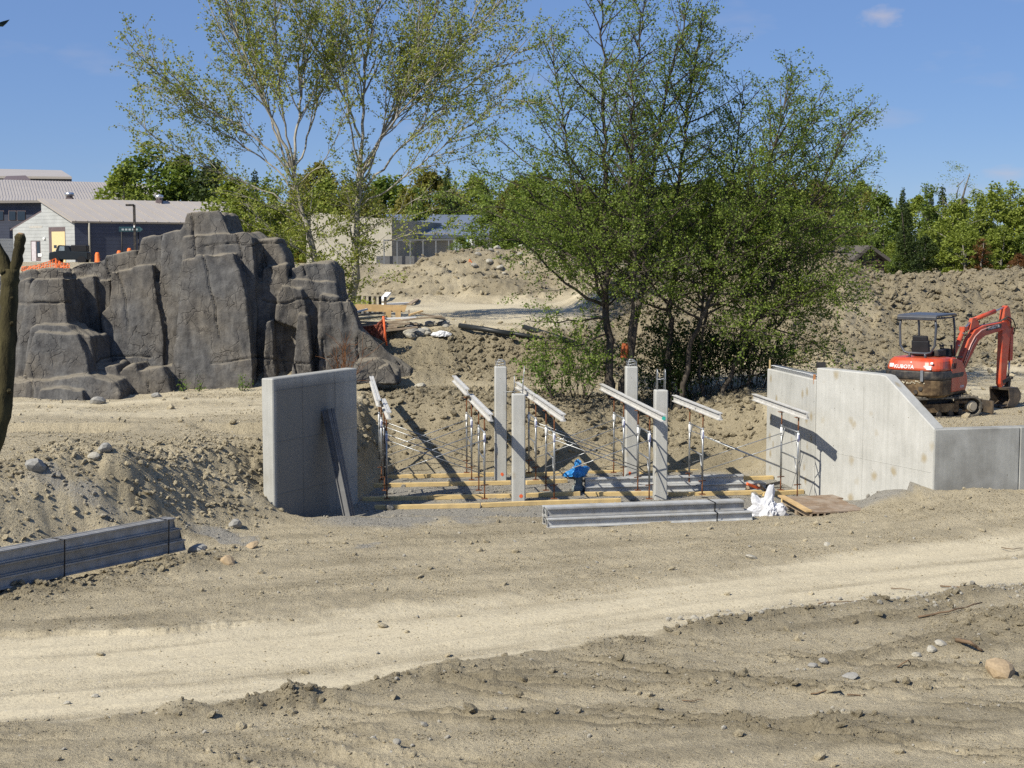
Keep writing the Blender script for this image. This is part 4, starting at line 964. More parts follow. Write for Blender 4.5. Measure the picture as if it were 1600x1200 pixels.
class Tree:
    def __init__(s, seed):
        s.r = np.random.RandomState(seed); s.V = []; s.F = []; s.nv = 0; s.LP = []; s.LD = []; s.LS = []
    def tube(s, P, rad, k):
        P = np.asarray(P, float); n = len(P)
        T = np.gradient(P, axis=0); T /= np.linalg.norm(T, axis=1)[:, None] + 1e-9
        ref = np.array([.31, .17, .2]); ref = ref / np.linalg.norm(ref)
        if abs(T[0] @ ref) > .95: ref = np.array([1., 0, 0])
        A = np.cross(T, ref); A /= np.linalg.norm(A, axis=1)[:, None] + 1e-9; B = np.cross(T, A)
        th = np.arange(k) * 2 * math.pi / k
        ring = P[:, None] + (A[:, None] * np.cos(th)[None, :, None] + B[:, None] * np.sin(th)[None, :, None]) * np.asarray(rad)[:, None, None]
        i = np.arange(n - 1)[:, None] * k; j = np.arange(k)[None]; j2 = (j + 1) % k
        s.F.append((np.stack([i + j, i + j2, i + k + j2, i + k + j], 2).reshape(-1, 4) + s.nv)); s.V.append(ring.reshape(-1, 3)); s.nv += n * k
    def path(s, p, d, L, n, wander, trop, out=None, droop=0):
        P = [np.array(p, float)]; d = np.array(d, float); d /= np.linalg.norm(d)
        for i in range(n):
            d = d + s.r.normal(0, wander, 3) + np.array([0, 0, trop]) - np.array([0, 0, droop * i / n])
            d /= np.linalg.norm(d); P.append(P[-1] + d * L / n)
        return np.array(P)
    def spline(s, P, n):
        P = np.asarray(P, float); t = np.r_[0, np.cumsum(np.linalg.norm(np.diff(P, axis=0), axis=1))]; u = np.linspace(0, t[-1], n)
        Q = np.stack([np.interp(u, t, P[:, k]) for k in range(3)], 1)
        for _ in range(2): Q[1:-1] = .25 * Q[:-2] + .5 * Q[1:-1] + .25 * Q[2:]
        return Q
    def leaves(s, p, d, size, n=1, spread=.03):
        for _ in range(n):
            s.LP.append(p + s.r.normal(0, spread, 3)); s.LD.append(d); s.LS.append(size * s.r.uniform(.65, 1.25))
    def branch(s, p, d, L, r0, lev, cfg):
        c = cfg[lev]
        n = max(3, int(L / c['seg'])); P = s.path(p, d, L, n, c['wander'], c['trop'], droop=c.get('droop', 0))
        s.tube(P, np.linspace(r0, max(r0 * .25, .003), n + 1), c['k'])
        s.dress(P, L, r0, lev, cfg)
    def dress(s, P, L, r0, lev, cfg, first=None):
        c = cfg[lev]; n = len(P) - 1
        if c.get('leaf'):
            m = s.r.poisson(L * c['leaf'])
            for t in s.r.uniform(.12, 1, m):
                q = t * n; i = min(int(q), n - 1); pt = P[i] + (P[i + 1] - P[i]) * (q - i)
                s.leaves(pt, P[i + 1] - P[i], c['size'], c.get('clus', 1), c.get('spread', .03))
        if lev + 1 < len(cfg):
            cc = cfg[lev + 1]; m = max(1, int(L * c['kids'] * s.r.uniform(.8, 1.2))); f = first if first is not None else c.get('first', .15)
            az = s.r.uniform(0, 6.28)
            for k in range(m):
                t = f + (1 - f) * (k + s.r.rand()) / m; q = min(t, .999) * n; i = min(int(q), n - 1); pt = P[i] + (P[i + 1] - P[i]) * (q - i)
                T = P[i + 1] - P[i]; T = T / np.linalg.norm(T); az += 2.4 + s.r.normal(0, .4)
                X_ = np.cross(T, [0.1, .2, 1]); X_ /= np.linalg.norm(X_) + 1e-9; Y_ = np.cross(T, X_)
                an = (cc['angle'](t) if callable(cc['angle']) else cc['angle']) * s.r.uniform(.75, 1.25)
                d = T * math.cos(an) + (X_ * math.cos(az) + Y_ * math.sin(az)) * math.sin(an)
                if c.get('flat'): d[2] *= c['flat']
                lk = cc['len'](t, L) * s.r.uniform(.6, 1.25)
                if lk > .1: s.branch(pt, d, lk, min(r0 * .55, cc['rad'] * (lk / 2) ** .7 + .003), lev + 1, cfg)
    def limb(s, P, r0, r1, k, lev, cfg, first=.3, n=None):
        L = np.linalg.norm(np.diff(P, axis=0), axis=1).sum(); n = n or max(6, int(L / .35)); Q = s.spline(P, n)
        Q[1:-1] += s.r.normal(0, .02 + .004 * L / 2, (n - 2, 3)); s.tube(Q, r0 + (r1 - r0) * np.linspace(0, 1, n) ** .8, k); s.dress(Q, L, r0, lev, cfg, first); return Q
    def wood(s, name, mat, parent=None):
        return link(name, npmesh(name, np.concatenate(s.V), np.concatenate(s.F), True), mat, parent)
    def crown(s, name, mat, parent=None, up=.45, aspect=.75):
        P = np.array(s.LP); D = np.array(s.LD); S = np.array(s.LS); n = len(P); r = s.r
        D = D / (np.linalg.norm(D, axis=1)[:, None] + 1e-9)
        a = D * .6 + r.normal(0, .6, (n, 3)); a[:, 2] -= .15; a /= np.linalg.norm(a, axis=1)[:, None]
        nn = r.normal(0, .55, (n, 3)) + np.array([0, 0, up]); nn -= a * (nn * a).sum(1)[:, None]; nn /= np.linalg.norm(nn, axis=1)[:, None] + 1e-9
        b = np.cross(nn, a)
        V = np.stack([P, P + (a * .5 + b * aspect * .5 + nn * .08) * S[:, None], P + a * S[:, None], P + (a * .5 - b * aspect * .5 + nn * .08) * S[:, None]], 1).reshape(-1, 3)
        o = link(name, npmesh(name, V, np.arange(4 * n).reshape(-1, 4), False), mat, parent); o['kind'] = 'stuff'; return o

def pxs(pts, d, dd=None, r=None, jit=0.0):
    """points of the photograph at depth d (each may carry its own depth offset)"""
    out = []
    for k, p in enumerate(pts):
        dk = d + (p[2] if len(p) > 2 else 0); out.append(np.array(at(p[0], p[1], dk)))
    return np.array(out)

# ---- two young poplars behind the rock
PCFG = [dict(kids=2.7, first=.2, leaf=0),
        dict(seg=.35, wander=.07, trop=.05, k=4, angle=.43, len=lambda t, L: min(.34 * L * (1.15 - .75 * t) + .35, 2.9), rad=.030, kids=3.6, first=.14, leaf=3.0, size=.086, clus=3, spread=.06),
        dict(seg=.22, wander=.13, trop=.04, k=3, angle=.75, len=lambda t, L: .38 * L * (1.1 - .6 * t) + .16, rad=.012, leaf=9.5, size=.088, clus=3, spread=.06)]
def poplar(label, d, trunk, limbs, seed, r0, base_px):
    T = Tree(seed); P = pxs(trunk, d); base = P[0]
    t = thing('poplar_tree', label, 'tree', tuple(base))
    T.limb(P, r0, r0 * .42, 8, 0, PCFG, first=.45)
    for pts, ra in limbs:
        T.limb(pxs(pts, d), ra * .74, .010, 6, 0, PCFG, first=.20)
    SP = [PCFG[0], dict(PCFG[1], leaf=9.0), dict(PCFG[2], leaf=16)]
    tq = T.spline(P, 30)
    for k in range(46):
        i = T.r.randint(3, 24); a = T.r.uniform(0, 6.28); el = T.r.uniform(-.35, .8)
        T.branch(tq[i], [math.cos(a), math.sin(a), el], T.r.uniform(.4, 1.6), .014, 1, SP)
    w_ = T.wood('trunk', M_BARKP, t); c_ = T.crown('crown', M_LEAFP, t)
    for o in (w_, c_): o.location = -Vector(base)
    return t
gz = lambda px, d: at(px, 500, d)
def py_ground(px, d):                                     # row of the photograph where the ground at this depth shows
    x = at(px, 500, d).x; z = hgt(x, d); return 600 - F * ((z - CZ) / d * CT + ST) / (CT - (z - CZ) / d * ST) 
D_P = 49.5
poplar('pale barked young poplar leaning left behind the rock', D_P, [(512, py_ground(512, D_P) + 4), (500, 430), (478, 350), (461, 285), (457, 262)],
  [([(457, 266), (440, 220), (405, 140), (372, 60), (345, -40, .4), (335, -90, .6)], .085), ([(459, 268), (465, 200), (470, 120), (482, 30), (490, -60, -.3)], .075),
   ([(458, 280), (425, 235), (380, 200), (320, 165), (262, 128, -.5), (215, 80, -.8)], .055), ([(452, 262), (428, 200), (400, 110, .6), (380, 10, .9), (372, -60, 1.1)], .06),
   ([(470, 330), (420, 300), (360, 278), (300, 250, -.4), (245, 220, -.7), (212, 180, -.9)], .040), ([(465, 300), (410, 245, .5), (340, 205, .8), (270, 150, 1.2), (235, 95, 1.4)], .045),
   ([(480, 360), (440, 330, -.5), (395, 310, -.9), (365, 300, -1.1)], .028), ([(495, 410), (450, 380, -.8), (410, 350, -1.2), (385, 318, -1.3)], .026),
   ([(459, 272), (480, 220, .6), (502, 140, 1.0), (520, 60, 1.3), (528, -40, 1.5)], .055), ([(458, 262), (440, 170, -.8), (432, 70, -1.2), (425, -50, -1.5)], .055),
   ([(490, 395), (520, 360, -.7), (545, 345, -1.0)], .02), ([(462, 290), (500, 260, -.6), (530, 215, -.9), (545, 160, -1.0)], .03)], 11, .17, 512)
poplar('upright young poplar with white limbs spreading to the right', D_P + .6, [(549, py_ground(549, D_P + .6) + 4), (553, 430), (558, 360), (562, 300), (564, 240)],
  [([(564, 246), (568, 180), (572, 100), (585, 20), (596, -70)], .085), ([(563, 215), (535, 150), (508, 95), (470, 40), (440, -30, .4)], .06),
   ([(563, 290), (596, 210), (632, 130), (668, 60), (690, -20, -.3), (700, -60, -.4)], .075), ([(565, 300), (620, 240), (690, 165), (760, 110, .4), (812, 82, .5), (838, 70, .6)], .062),
   ([(564, 285), (605, 200, .6), (640, 110, .9), (655, 20, 1.1), (662, -60, 1.2)], .06), ([(566, 320), (630, 280, -.5), (690, 230, -.8), (740, 190, -1.0), (790, 150, -1.1), (822, 160, -1.2)], .045),
   ([(560, 370), (610, 340, -.6), (665, 300, -1.0), (715, 300, -1.2)], .030), ([(558, 390), (610, 375, -.9), (660, 360, -1.3), (700, 365, -1.5)], .028),
   ([(562, 260), (545, 200, -.7), (540, 120, -1.1), (532, 30, -1.3), (530, -50, -1.4)], .05), ([(565, 260), (630, 170, .9), (700, 90, 1.3), (745, 20, 1.5), (765, -50, 1.6)], .058),
   ([(554, 420), (525, 395, -.6), (505, 370, -.8)], .02), ([(556, 410), (585, 425, -.9), (610, 430, -1.1)], .02), ([(566, 270), (610, 190, -.8), (690, 110, -1.1), (760, 30, -1.2), (800, -20, -1.2)], .05)], 12, .19, 549)

# ---- clump of alders between the pit and the spoil heap
def acfg(dens=1.0, top=1.0, lenk=1.0):
    return [dict(kids=5.4, first=.10, leaf=0),
        dict(seg=.25, wander=.07, trop=.02, k=4, angle=lambda t: 1.3 - .75 * t, len=lambda t, L: lenk * (3.0 * (1 - t) ** .62 + .45) if t > .16 else lenk * 1.5, rad=.024, kids=3.4, first=.15, leaf=5 * dens, size=.066, clus=2, spread=.07, flat=.75, droop=.03),
        dict(seg=.2, wander=.12, trop=.01, k=3, angle=.80, len=lambda t, L: .34 * L * (1.1 - .7 * t) + .18, rad=.009, kids=2.6, first=.2, leaf=10 * dens, size=.066, clus=3, spread=.07, flat=.8),
        dict(seg=.14, wander=.15, trop=.0, k=3, angle=.75, len=lambda t, L: .42 * L + .08, rad=.005, leaf=14 * dens, size=.066, clus=3, spread=.06)]
def alder(label, stems, seed, cfgs, extra=(), mark=None):
    T = Tree(seed); base = None
    for pts, ra, d, cfg, first in stems:
        P = pxs(pts, d); 
        P[0][2] = hgt(P[0][0], P[0][1]) - .1
        base = P[0] if base is None else base
        T.limb(P, ra, .012, 7, 0, cfg, first=first, n=34)
    for pts, ra, d, cfg in extra: T.limb(pxs(pts, d), ra, .008, 5, 1, cfg, first=.2)
    t = thing('alder_tree', label, 'tree', tuple(base), 0, 'alders in the clump beside the pit')
    w_ = T.wood('trunk', M_BARKA, t); c_ = T.crown('crown', M_LEAFA, t)
    for o in (w_, c_): o.location = -Vector(base)
    if mark:
        px, py, d, r = mark; p = at(px, py, d)
        m = MB().tube([(0, 0, -.20), (.02, 0, 0), (.05, 0, .2)], [r * 1.0, r * 1.0, r * .96], 9, caps=False).build('paint_mark', simple('faded_orange_spray', (.40, .11, .04), .85, var=.5, scale=9), t); m.location = Vector(p) - Vector(base)
    return t
cA, cB, cS, cT = acfg(1.0), acfg(1.15), acfg(.6), acfg(.85, 1, .8)
DA = 39.2
alder('tallest alder with forked trunk and an orange paint mark', [
   ([(958, 648), (951, 560), (949, 470), (946, 380), (946, 300), (944, 200), (940, 100), (940, 0), (938, -50)], .135, DA, cA, .20),
   ([(968, 640), (978, 590), (992, 520), (1003, 460, .3), (1010, 400, .5), (1016, 300, .8), (1030, 200, 1.0), (1050, 100, 1.1), (1072, 20, 1.2), (1082, -20, 1.2)], .115, DA, cA, .26),
   ([(956, 648), (950, 520, .2), (925, 400, .5), (898, 290, .8), (878, 190, 1.0), (866, 100, 1.1), (862, 40, 1.1)], .07, DA, cT, .38),
   ([(972, 640), (988, 520, -.3), (990, 400, -.7), (985, 280, -1.0), (988, 160, -1.1), (1003, 50, -1.2), (1010, -20, -1.2)], .075, DA, cT, .36)], 21, None,
   [([(948, 480), (915, 462, -.6), (880, 440, -1.0), (855, 412, -1.3), (838, 395, -1.5), (810, 372, -1.8), (765, 345, -2.0)], .055, DA, cB), ([(950, 500), (900, 500, -1.0), (855, 505, -1.8), (820, 500, -2.2)], .035, DA, cB),
    ([(948, 400), (890, 350, -.3), (830, 300, -.6), (770, 270, -.8), (735, 262, -.9)], .045, DA, cB), ([(947, 430), (880, 390, .6), (800, 350, 1.2), (740, 320, 1.5), (705, 300, 1.7)], .045, DA, cB),
    ([(946, 360), (880, 300, .6), (820, 250, .9), (770, 210, 1.0), (745, 200, 1.0)], .04, DA, cB), ([(952, 520), (905, 540, -1.2), (870, 548, -2.0), (830, 545, -2.4)], .03, DA, cB),
    ([(950, 470), (985, 430, -1.2), (1030, 410, -1.8), (1075, 400, -2.1)], .03, DA, cB), ([(946, 330), (900, 260, -.8), (850, 200, -1.2), (815, 150, -1.4)], .035, DA, cA),
    ([(946, 390), (860, 350, -1.2), (780, 320, -1.9), (715, 330, -2.3)], .04, DA, cB)], mark=(976, 548, DA + .03, .125))
alder('straight slim alder in the middle of the clump', [
   ([(1042, 650), (1044, 580), (1046, 500), (1050, 420), (1055, 330), (1064, 240), (1078, 150), (1092, 60), (1100, 10)], .10, DA + 1.3, cA, .24)], 22, None,
   [([(1048, 450), (1100, 400, -.7), (1150, 350, -1.1), (1180, 320, -1.2)], .035, DA + 1.3, cB), ([(1050, 420), (1010, 350, .8), (980, 290, 1.3)], .03, DA + 1.3, cB)])
alder('alder in the clump whose trunk bends strongly to the right', [
   ([(1058, 655), (1075, 560), (1100, 480), (1130, 415), (1165, 360), (1195, 290), (1215, 210), (1230, 140), (1238, 112)], .09, DA + .5, cB, .24),
   ([(1098, 640), (1092, 560, .5), (1105, 460, .8), (1130, 350, 1.0), (1150, 250, 1.1), (1160, 170, 1.2), (1165, 130, 1.2)], .06, DA + .9, cB, .26)], 23, None,
   [([(1140, 400), (1200, 380, -.8), (1250, 340, -1.2), (1290, 330, -1.4)], .03, DA + .5, cB)])
alder('rightmost alder with two thin pale stems leaning out over the spoil heap', [
   ([(1118, 648), (1150, 570), (1185, 490), (1225, 410), (1262, 340), (1295, 270), (1322, 205), (1338, 175)], .07, DA + .9, cB, .28),
   ([(1126, 646), (1158, 540, .6), (1175, 430, .9), (1205, 330, 1.2), (1240, 240, 1.4), (1262, 180, 1.5), (1285, 150, 1.6)], .055, DA + 1.2, cB, .26),
   ([(1138, 650), (1165, 600, .5), (1195, 545, .8), (1230, 490, 1.0), (1262, 430, 1.1), (1288, 380, 1.2)], .045, DA + 1.0, cB, .2)], 24, None,
   [([(1225, 410), (1270, 370, -.6), (1310, 330, -.9), (1345, 250, -1.0), (1362, 235, -1.0)], .025, DA + .9, cS), ([(1180, 500), (1230, 470, -.8), (1280, 450, -1.3)], .02, DA + .9, cB)])
# young leafy shoots and dark undergrowth about the foot of the clump
def shrub(label, px, py, d, h, w_, n, seed, leafmat, barkmat, leaf=.08, dens=16, name='shrub', tilt=0.0, bare=False):
    T = Tree(seed); p = at(px, py, d); b = np.array([p.x, p.y, hgt(p.x, p.y) - .05])
    cfg = [dict(kids=0, leaf=0), dict(seg=.15, wander=.10, trop=.03, k=4, angle=.7, len=None, rad=.02, kids=3.5, first=.25, leaf=0 if bare else dens * .4, size=leaf, clus=1, spread=.04),
           dict(seg=.12, wander=.14, trop=.01, k=3, angle=.7, len=lambda t, L: .42 * L + .08, rad=.008, leaf=0 if bare else dens, size=leaf, clus=2, spread=.05)]
    for k in range(n):
        a = T.r.uniform(0, 6.28); o = T.r.uniform(0, w_ * .25); tl = T.r.uniform(.1, .9) * w_ / h
        T.branch(b + [math.cos(a) * o, math.sin(a) * o, 0], [math.cos(a) * tl + tilt, math.sin(a) * tl, 1], h * T.r.uniform(.6, 1.05), .016, 1, cfg)
    t = thing(name, label, 'shrub', tuple(b)); w2 = T.wood('stem', barkmat, t); w2.location = -Vector(b)
    if T.LP: c_ = T.crown('foliage', leafmat, t); c_.location = -Vector(b)
    return t
M_LEAFS = leaf_material('shoot_leaf', [(.07, .12, .02), (.12, .19, .035), (.17, .26, .05)], .42)
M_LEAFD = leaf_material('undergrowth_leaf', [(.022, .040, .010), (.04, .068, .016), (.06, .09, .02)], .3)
M_DEADW = simple('dead_wood', (.17, .075, .03), .9, var=.4)
shrub('bright green low leafy shoots left of the alder trunks', 872, 585, 38.4, 1.5, 1.7, 14, 31, M_LEAFS, M_BARKA)
shrub('small bright green bush above the black pipes', 905, 560, 39.5, 1.9, 1.3, 12, 32, M_LEAFS, M_BARKA)
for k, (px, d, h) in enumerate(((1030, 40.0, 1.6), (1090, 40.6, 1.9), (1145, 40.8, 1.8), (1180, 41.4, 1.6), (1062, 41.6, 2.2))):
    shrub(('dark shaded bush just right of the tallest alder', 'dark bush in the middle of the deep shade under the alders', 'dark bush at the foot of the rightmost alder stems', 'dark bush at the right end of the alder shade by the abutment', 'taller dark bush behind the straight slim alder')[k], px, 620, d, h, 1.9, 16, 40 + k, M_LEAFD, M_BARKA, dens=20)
shrub('dead reddish brown bush standing before the shaded rock flank', 536, 560, 39.6, 1.75, .7, 13, 33, None, M_DEADW, name='dead_bush', bare=True)

# ---- trees far behind
def far_leaf(name, cols): return leaf_material(name, cols, .30, .6, .15)
M_FG = [far_leaf('far_leaf_green', [(.075, .11, .022), (.12, .165, .033), (.165, .215, .045)]), far_leaf('far_leaf_spring', [(.125, .16, .028), (.185, .225, .04), (.24, .28, .058)]),
        far_leaf('far_leaf_olive', [(.11, .105, .026), (.17, .155, .036), (.21, .19, .05)]), far_leaf('far_leaf_dark', [(.030, .046, .016), (.048, .070, .022), (.07, .098, .03)]), far_leaf('far_leaf_red', [(.09, .045, .02), (.15, .07, .03), (.2, .1, .04)])]
def crown_mesh(kind, seed, n, h):
    r = np.random.RandomState(seed); P = []; S = []
    if kind == 'broad':
        nb = 70; cen = []
        for _ in range(nb):
            a = r.uniform(0, 6.28); zf = r.uniform(.05, .98); prof = math.sin(min(zf * 1.08, 1) ** .75 * math.pi) ** .6
            rr = .36 * h * prof * math.sqrt(r.uniform(.15, 1)); cen.append([rr * math.cos(a), rr * math.sin(a), zf * h, r.uniform(.05, .11) * h])
        cen = np.array(cen)
        k = r.randint(0, nb, n); dirs = r.normal(0, 1, (n, 3)); dirs /= np.linalg.norm(dirs, axis=1)[:, None]
        P = cen[k, :3] + dirs * (cen[k, 3] * r.uniform(.35, 1.12, n) ** .6)[:, None]; S = r.uniform(.024, .044, n) * h
    elif kind == 'open':
        nb = 26; zf = r.uniform(.25, 1, nb); a = r.uniform(0, 6.28, nb); rr = (.05 + .16 * (1 - zf)) * h
        cen = np.stack([rr * np.cos(a), rr * np.sin(a), zf * h, r.uniform(.02, .04, nb) * h], 1); k = r.randint(0, nb, n)
        P = cen[k, :3] + r.normal(0, 1, (n, 3)) * cen[k, 3][:, None] * [1, 1, .6]; S = r.uniform(.006, .013, n) * h
    elif kind == 'slim':
        nb = 40; zf = r.uniform(.05, 1, nb); a = r.uniform(0, 6.28, nb); rr = .20 * h * (1 - zf) ** .6 * r.uniform(.2, 1, nb) + .02 * h
        cen = np.stack([rr * np.cos(a), rr * np.sin(a), zf * h, r.uniform(.03, .07, nb) * h], 1); k = r.randint(0, nb, n)
        P = cen[k, :3] + r.normal(0, .55, (n, 3)) * cen[k, 3][:, None]; S = r.uniform(.018, .034, n) * h
    else:                                                   # spruce: tiers of drooping boughs
        zf = 1 - .97 * r.uniform(0, 1, n) ** .58; tier = np.floor(zf * 22 + r.uniform(0, .8, n)) / 22; a = np.floor(r.uniform(0, 11, n)) * 6.283 / 11 + tier * 17 + r.normal(0, .13, n)
        R_ = .22 * h * (1 - zf) ** .85 * (.7 + .45 * np.sin(tier * 77) ** 2) + .01 * h; rr = R_ * r.uniform(.05, 1, n) ** .6
        P = np.stack([rr * np.cos(a), rr * np.sin(a), (tier + .03) * h - rr * .28 + r.normal(0, .014, n) * h], 1); S = r.uniform(.016, .03, n) * h
    nn = r.normal(0, .7, (n, 3)) + [0, 0, .5]; nn /= np.linalg.norm(nn, axis=1)[:, None]; a_ = np.cross(nn, r.normal(0, 1, (n, 3))); a_ /= np.linalg.norm(a_, axis=1)[:, None]; b_ = np.cross(nn, a_)
    S = S[:, None] * .5
    V = np.stack([P - a_ * S, P + b_ * S * .8, P + a_ * S, P - b_ * S * .8], 1).reshape(-1, 3)
    return npmesh('crown', V, np.arange(4 * n).reshape(-1, 4), False)
def trunk_mesh(kind, seed, h):
    T = Tree(seed); T.tube(T.path([0, 0, -.3], [0, 0, 1], h * .92, 8, .03, .05), np.linspace(.022 * h, .004 * h, 9), 6)
    if kind != 'spruce':
        for k in range(12):
            z = h * T.r.uniform(.2, .8); a = T.r.uniform(0, 6.28); T.tube(T.path([0, 0, z], [math.cos(a), math.sin(a), 1.0], h * .3 * (1.1 - z / h), 4, .1, .05), np.linspace(.007 * h, .002 * h, 5), 4)
    return npmesh('trunk', np.concatenate(T.V), np.concatenate(T.F), True)
FT = {}
for kind, n, hh in (('broad', 5000, 10.), ('slim', 2600, 10.), ('spruce', 4200, 10.)):
    FT[kind] = [(crown_mesh(kind, 500 + k, n, hh), trunk_mesh(kind, 600 + k, hh)) for k in range(3)]
FT['sparse'] = [(crown_mesh('open', 520 + k, 1300, 10.), trunk_mesh('slim', 620 + k, 10.)) for k in range(2)]
far_n = [0]
def far_tree(px, top, d, kind, mi, label, group=None, wid=1.0, name=None):
    k = far_n[0]; far_n[0] += 1
    cm, tm = FT[kind][k % len(FT[kind])]
    p = at(px, 400, d); zg = hgt(p.x, d); zt = at(px, top, d).z; h = (zt - zg)
    t = thing(name or {'broad': 'leafy_tree', 'slim': 'slim_tree', 'spruce': 'spruce_tree', 'sparse': 'bare_tree'}[kind], label, 'tree', (p.x, d, zg), 0, group)
    c = link('crown', cm, None, t); c['kind'] = 'stuff'
    if not cm.materials: cm.materials.append(M_FG[0])
    c.material_slots[0].link = 'OBJECT'; c.material_slots[0].material = M_FG[mi]
    w2 = link('trunk', tm, M_BARKA if kind == 'spruce' else M_BARKF, t)
    s = h / 10.0
    for o in (c, w2): o.scale = (s * wid, s * wid, s); o.rotation_euler = (0, 0, (k * 2.399) % 6.283)
    return t
named = [
 (195, 262, 140, 'broad', 1, 'light feathery tree at the left end of the grove behind the roofs', 1.0), (238, 235, 150, 'broad', 0, 'tallest rounded green tree rising behind the roofs', 1.35),
 (290, 246, 150, 'broad', 0, 'rounded green tree beside the tallest one behind the roofs', 1.25), (335, 258, 146, 'broad', 3, 'dark green tree at the right of the grove behind the roofs', 1.2),
 (400, 268, 138, 'spruce', 3, 'dark pointed conifer seen between the left poplar limbs', 1.1),
 (1352, 298, 84, 'slim', 2, 'pale yellowish slim tree above the little shed roof', 1.0), (1366, 272, 88, 'sparse', 2, 'nearly bare thin tree with white stem left of the dark spruces', .8),
 (1416, 318, 74, 'spruce', 3, 'big dark spruce standing right of the shed', 1.15), (1408, 296, 96, 'spruce', 3, 'dark pine top left of the tall open tree', 1.0), (1452, 300, 94, 'spruce', 3, 'second dark pine top left of the tall open tree', 1.0),
 (1470, 292, 98, 'spruce', 3, 'dark bushy pine just behind the tall open tree', 1.1), (1492, 252, 82, 'sparse', 1, 'tall open crowned young tree rising above the right wood', 1.3), (1490, 318, 80, 'broad', 1, 'bright green bushy tree in front of the right wood', 1.0),
 (1568, 294, 90, 'slim', 1, 'thin birch with pale stem at the far right', .9), (1532, 372, 73, 'slim', 4, 'small reddish brown young tree at the edge of the right wood', 1.6), (1592, 398, 72, 'broad', 4, 'low red leaved bush at the right edge', 1.4),
 (700, 262, 112, 'spruce', 3, 'dark conifer top left of the alder crown', 1.0), (500, 258, 112, 'broad', 2, 'brownish green rounded tree seen between the two poplars', 1.3)]
for px, top, d, kind, mi, lb, wd_ in named: far_tree(px, top, d, kind, mi, lb, None, wd_)
rr = random.Random(77)
ZONES = [(360, 'behind the left poplar limbs'), (480, 'between the two poplar trunks'), (580, 'just right of the right poplar trunk'), (690, 'behind the low hall'), (790, 'behind the left tip of the alder crown'), (900, 'behind the tallest alder trunk'),
         (1010, 'behind the middle alder stems'), (1120, 'behind the right half of the alder crown'), (1230, 'behind the outer right alder twigs'), (1330, 'rising above the log shed'), (1400, 'around the big dark spruce'), (1465, 'around the tall open crowned tree'), (1530, 'behind the reddish young tree'), (1580, 'at the right edge of the photo')]
def zone(px): return [z for a, z in ZONES if px >= a or a == 360][-1]
HUE = ['mid green', 'spring green', 'olive brown', 'dark green', 'reddish']
for k in range(52):
    px = 360 + 26 * k + rr.uniform(-9, 9)
    if px > 1640: break
    top = 283 + rr.uniform(-14, 20) + (12 if px > 1320 else 0); d = rr.uniform(100, 130) if px < 1320 else rr.uniform(80, 112)
    kind = rr.choice(['broad', 'broad', 'broad', 'slim']) if px < 1320 else rr.choice(['broad', 'slim', 'broad', 'slim'])
    mi = rr.choice([0, 1, 1, 2, 0]) if px < 1320 else rr.choice([1, 1, 0, 1])
    far_tree(px, top, d, kind, mi, '%s %s far tree %s' % (HUE[mi], {'broad': 'broad', 'slim': 'slim'}[kind], zone(px)), 'trees of the wood behind the heaps', rr.uniform(1.0, 1.5))
for k in range(34):                                        # lower growth closing the edge of the wood
    px = 1330 + 9 * k + rr.uniform(-4, 4) if k < 31 else 720 + 200 * (k - 31)
    mi = rr.choice([1, 0, 1, 3])
    far_tree(px, 372 + rr.uniform(-22, 18), rr.uniform(74, 84), 'broad', mi, '%s low bush %s' % (HUE[mi], zone(px)), 'bushes along the edge of the right wood', rr.uniform(1.1, 1.7), 'leafy_bush')
for k in range(16):
    px = 760 + 37 * k + rr.uniform(-9, 9)
    mi = rr.choice([1, 0, 0, 3])
    far_tree(px, 335 + rr.uniform(-18, 20), rr.uniform(84, 96), 'broad', mi, '%s lower far tree %s' % (HUE[mi], zone(px)), 'lower trees behind the alders', rr.uniform(1.2, 1.7))
# ================================================================ EXCAVATOR
M_XRED = simple('excavator_orange_paint', (.50, .060, .020), .38, var=.14, scale=4, spec=.5, dirt=(.33, .24, .15), dirtamt=.35)
M_XDARK = simple('excavator_black_plastic', (.022, .022, .024), .5, var=.3, scale=8, dirt=(.20, .16, .11), dirtamt=.45)
M_XBROWN = simple('muddy_counterweight', (.075, .048, .026), .75, var=.5, scale=5, dirt=(.33, .23, .12), dirtamt=.8)
M_RUBBER = simple('dusty_rubber', (.09, .082, .07), .9, var=.35, scale=9, dirt=(.30, .26, .19), dirtamt=.7)
M_FRAME = simple('canopy_grey_paint', (.055, .060, .072), .38, var=.2, spec=.5, dirt=(.2, .18, .14), dirtamt=.25)
M_SEAT = simple('black_vinyl', (.018, .018, .02), .55)
M_CHROME = simple('piston_rod', (.55, .55, .55), .22, .9)
M_STEELB = simple('worn_bucket_steel', (.10, .085, .072), .55, .5, var=.5, scale=6, dirt=(.30, .22, .14), dirtamt=.6)
def text_mesh(body, size, depth=.002):
    cu = bpy.data.curves.new('txt', 'FONT'); cu.body = body; cu.size = size; cu.extrude = depth; cu.align_x = 'CENTER'; cu.align_y = 'CENTER'; cu.offset = size * .012
    o = bpy.data.objects.new('txt', cu); COL.objects.link(o)
    me = bpy.data.meshes.new_from_object(o.evaluated_get(bpy.context.evaluated_depsgraph_get())); bpy.data.objects.remove(o); return me
XD = 34.25
xp = at(1448, 640, XD); xz = hgt(xp.x, xp.y)
X_ = thing('mini_excavator', 'orange red tracked mini excavator with open canopy parked behind the wing wall', 'excavator', (xp.x, XD, xz), 0)
HA = -R(42); TA = -R(69)
HM = Matrix.Rotation(HA, 4, 'Z'); TM = Matrix.Rotation(TA, 4, 'Z')
def part(mb, name, mat, M=HM, parent=X_):
    o = mb.build(name, mat, parent); o.matrix_local = M.copy(); return o
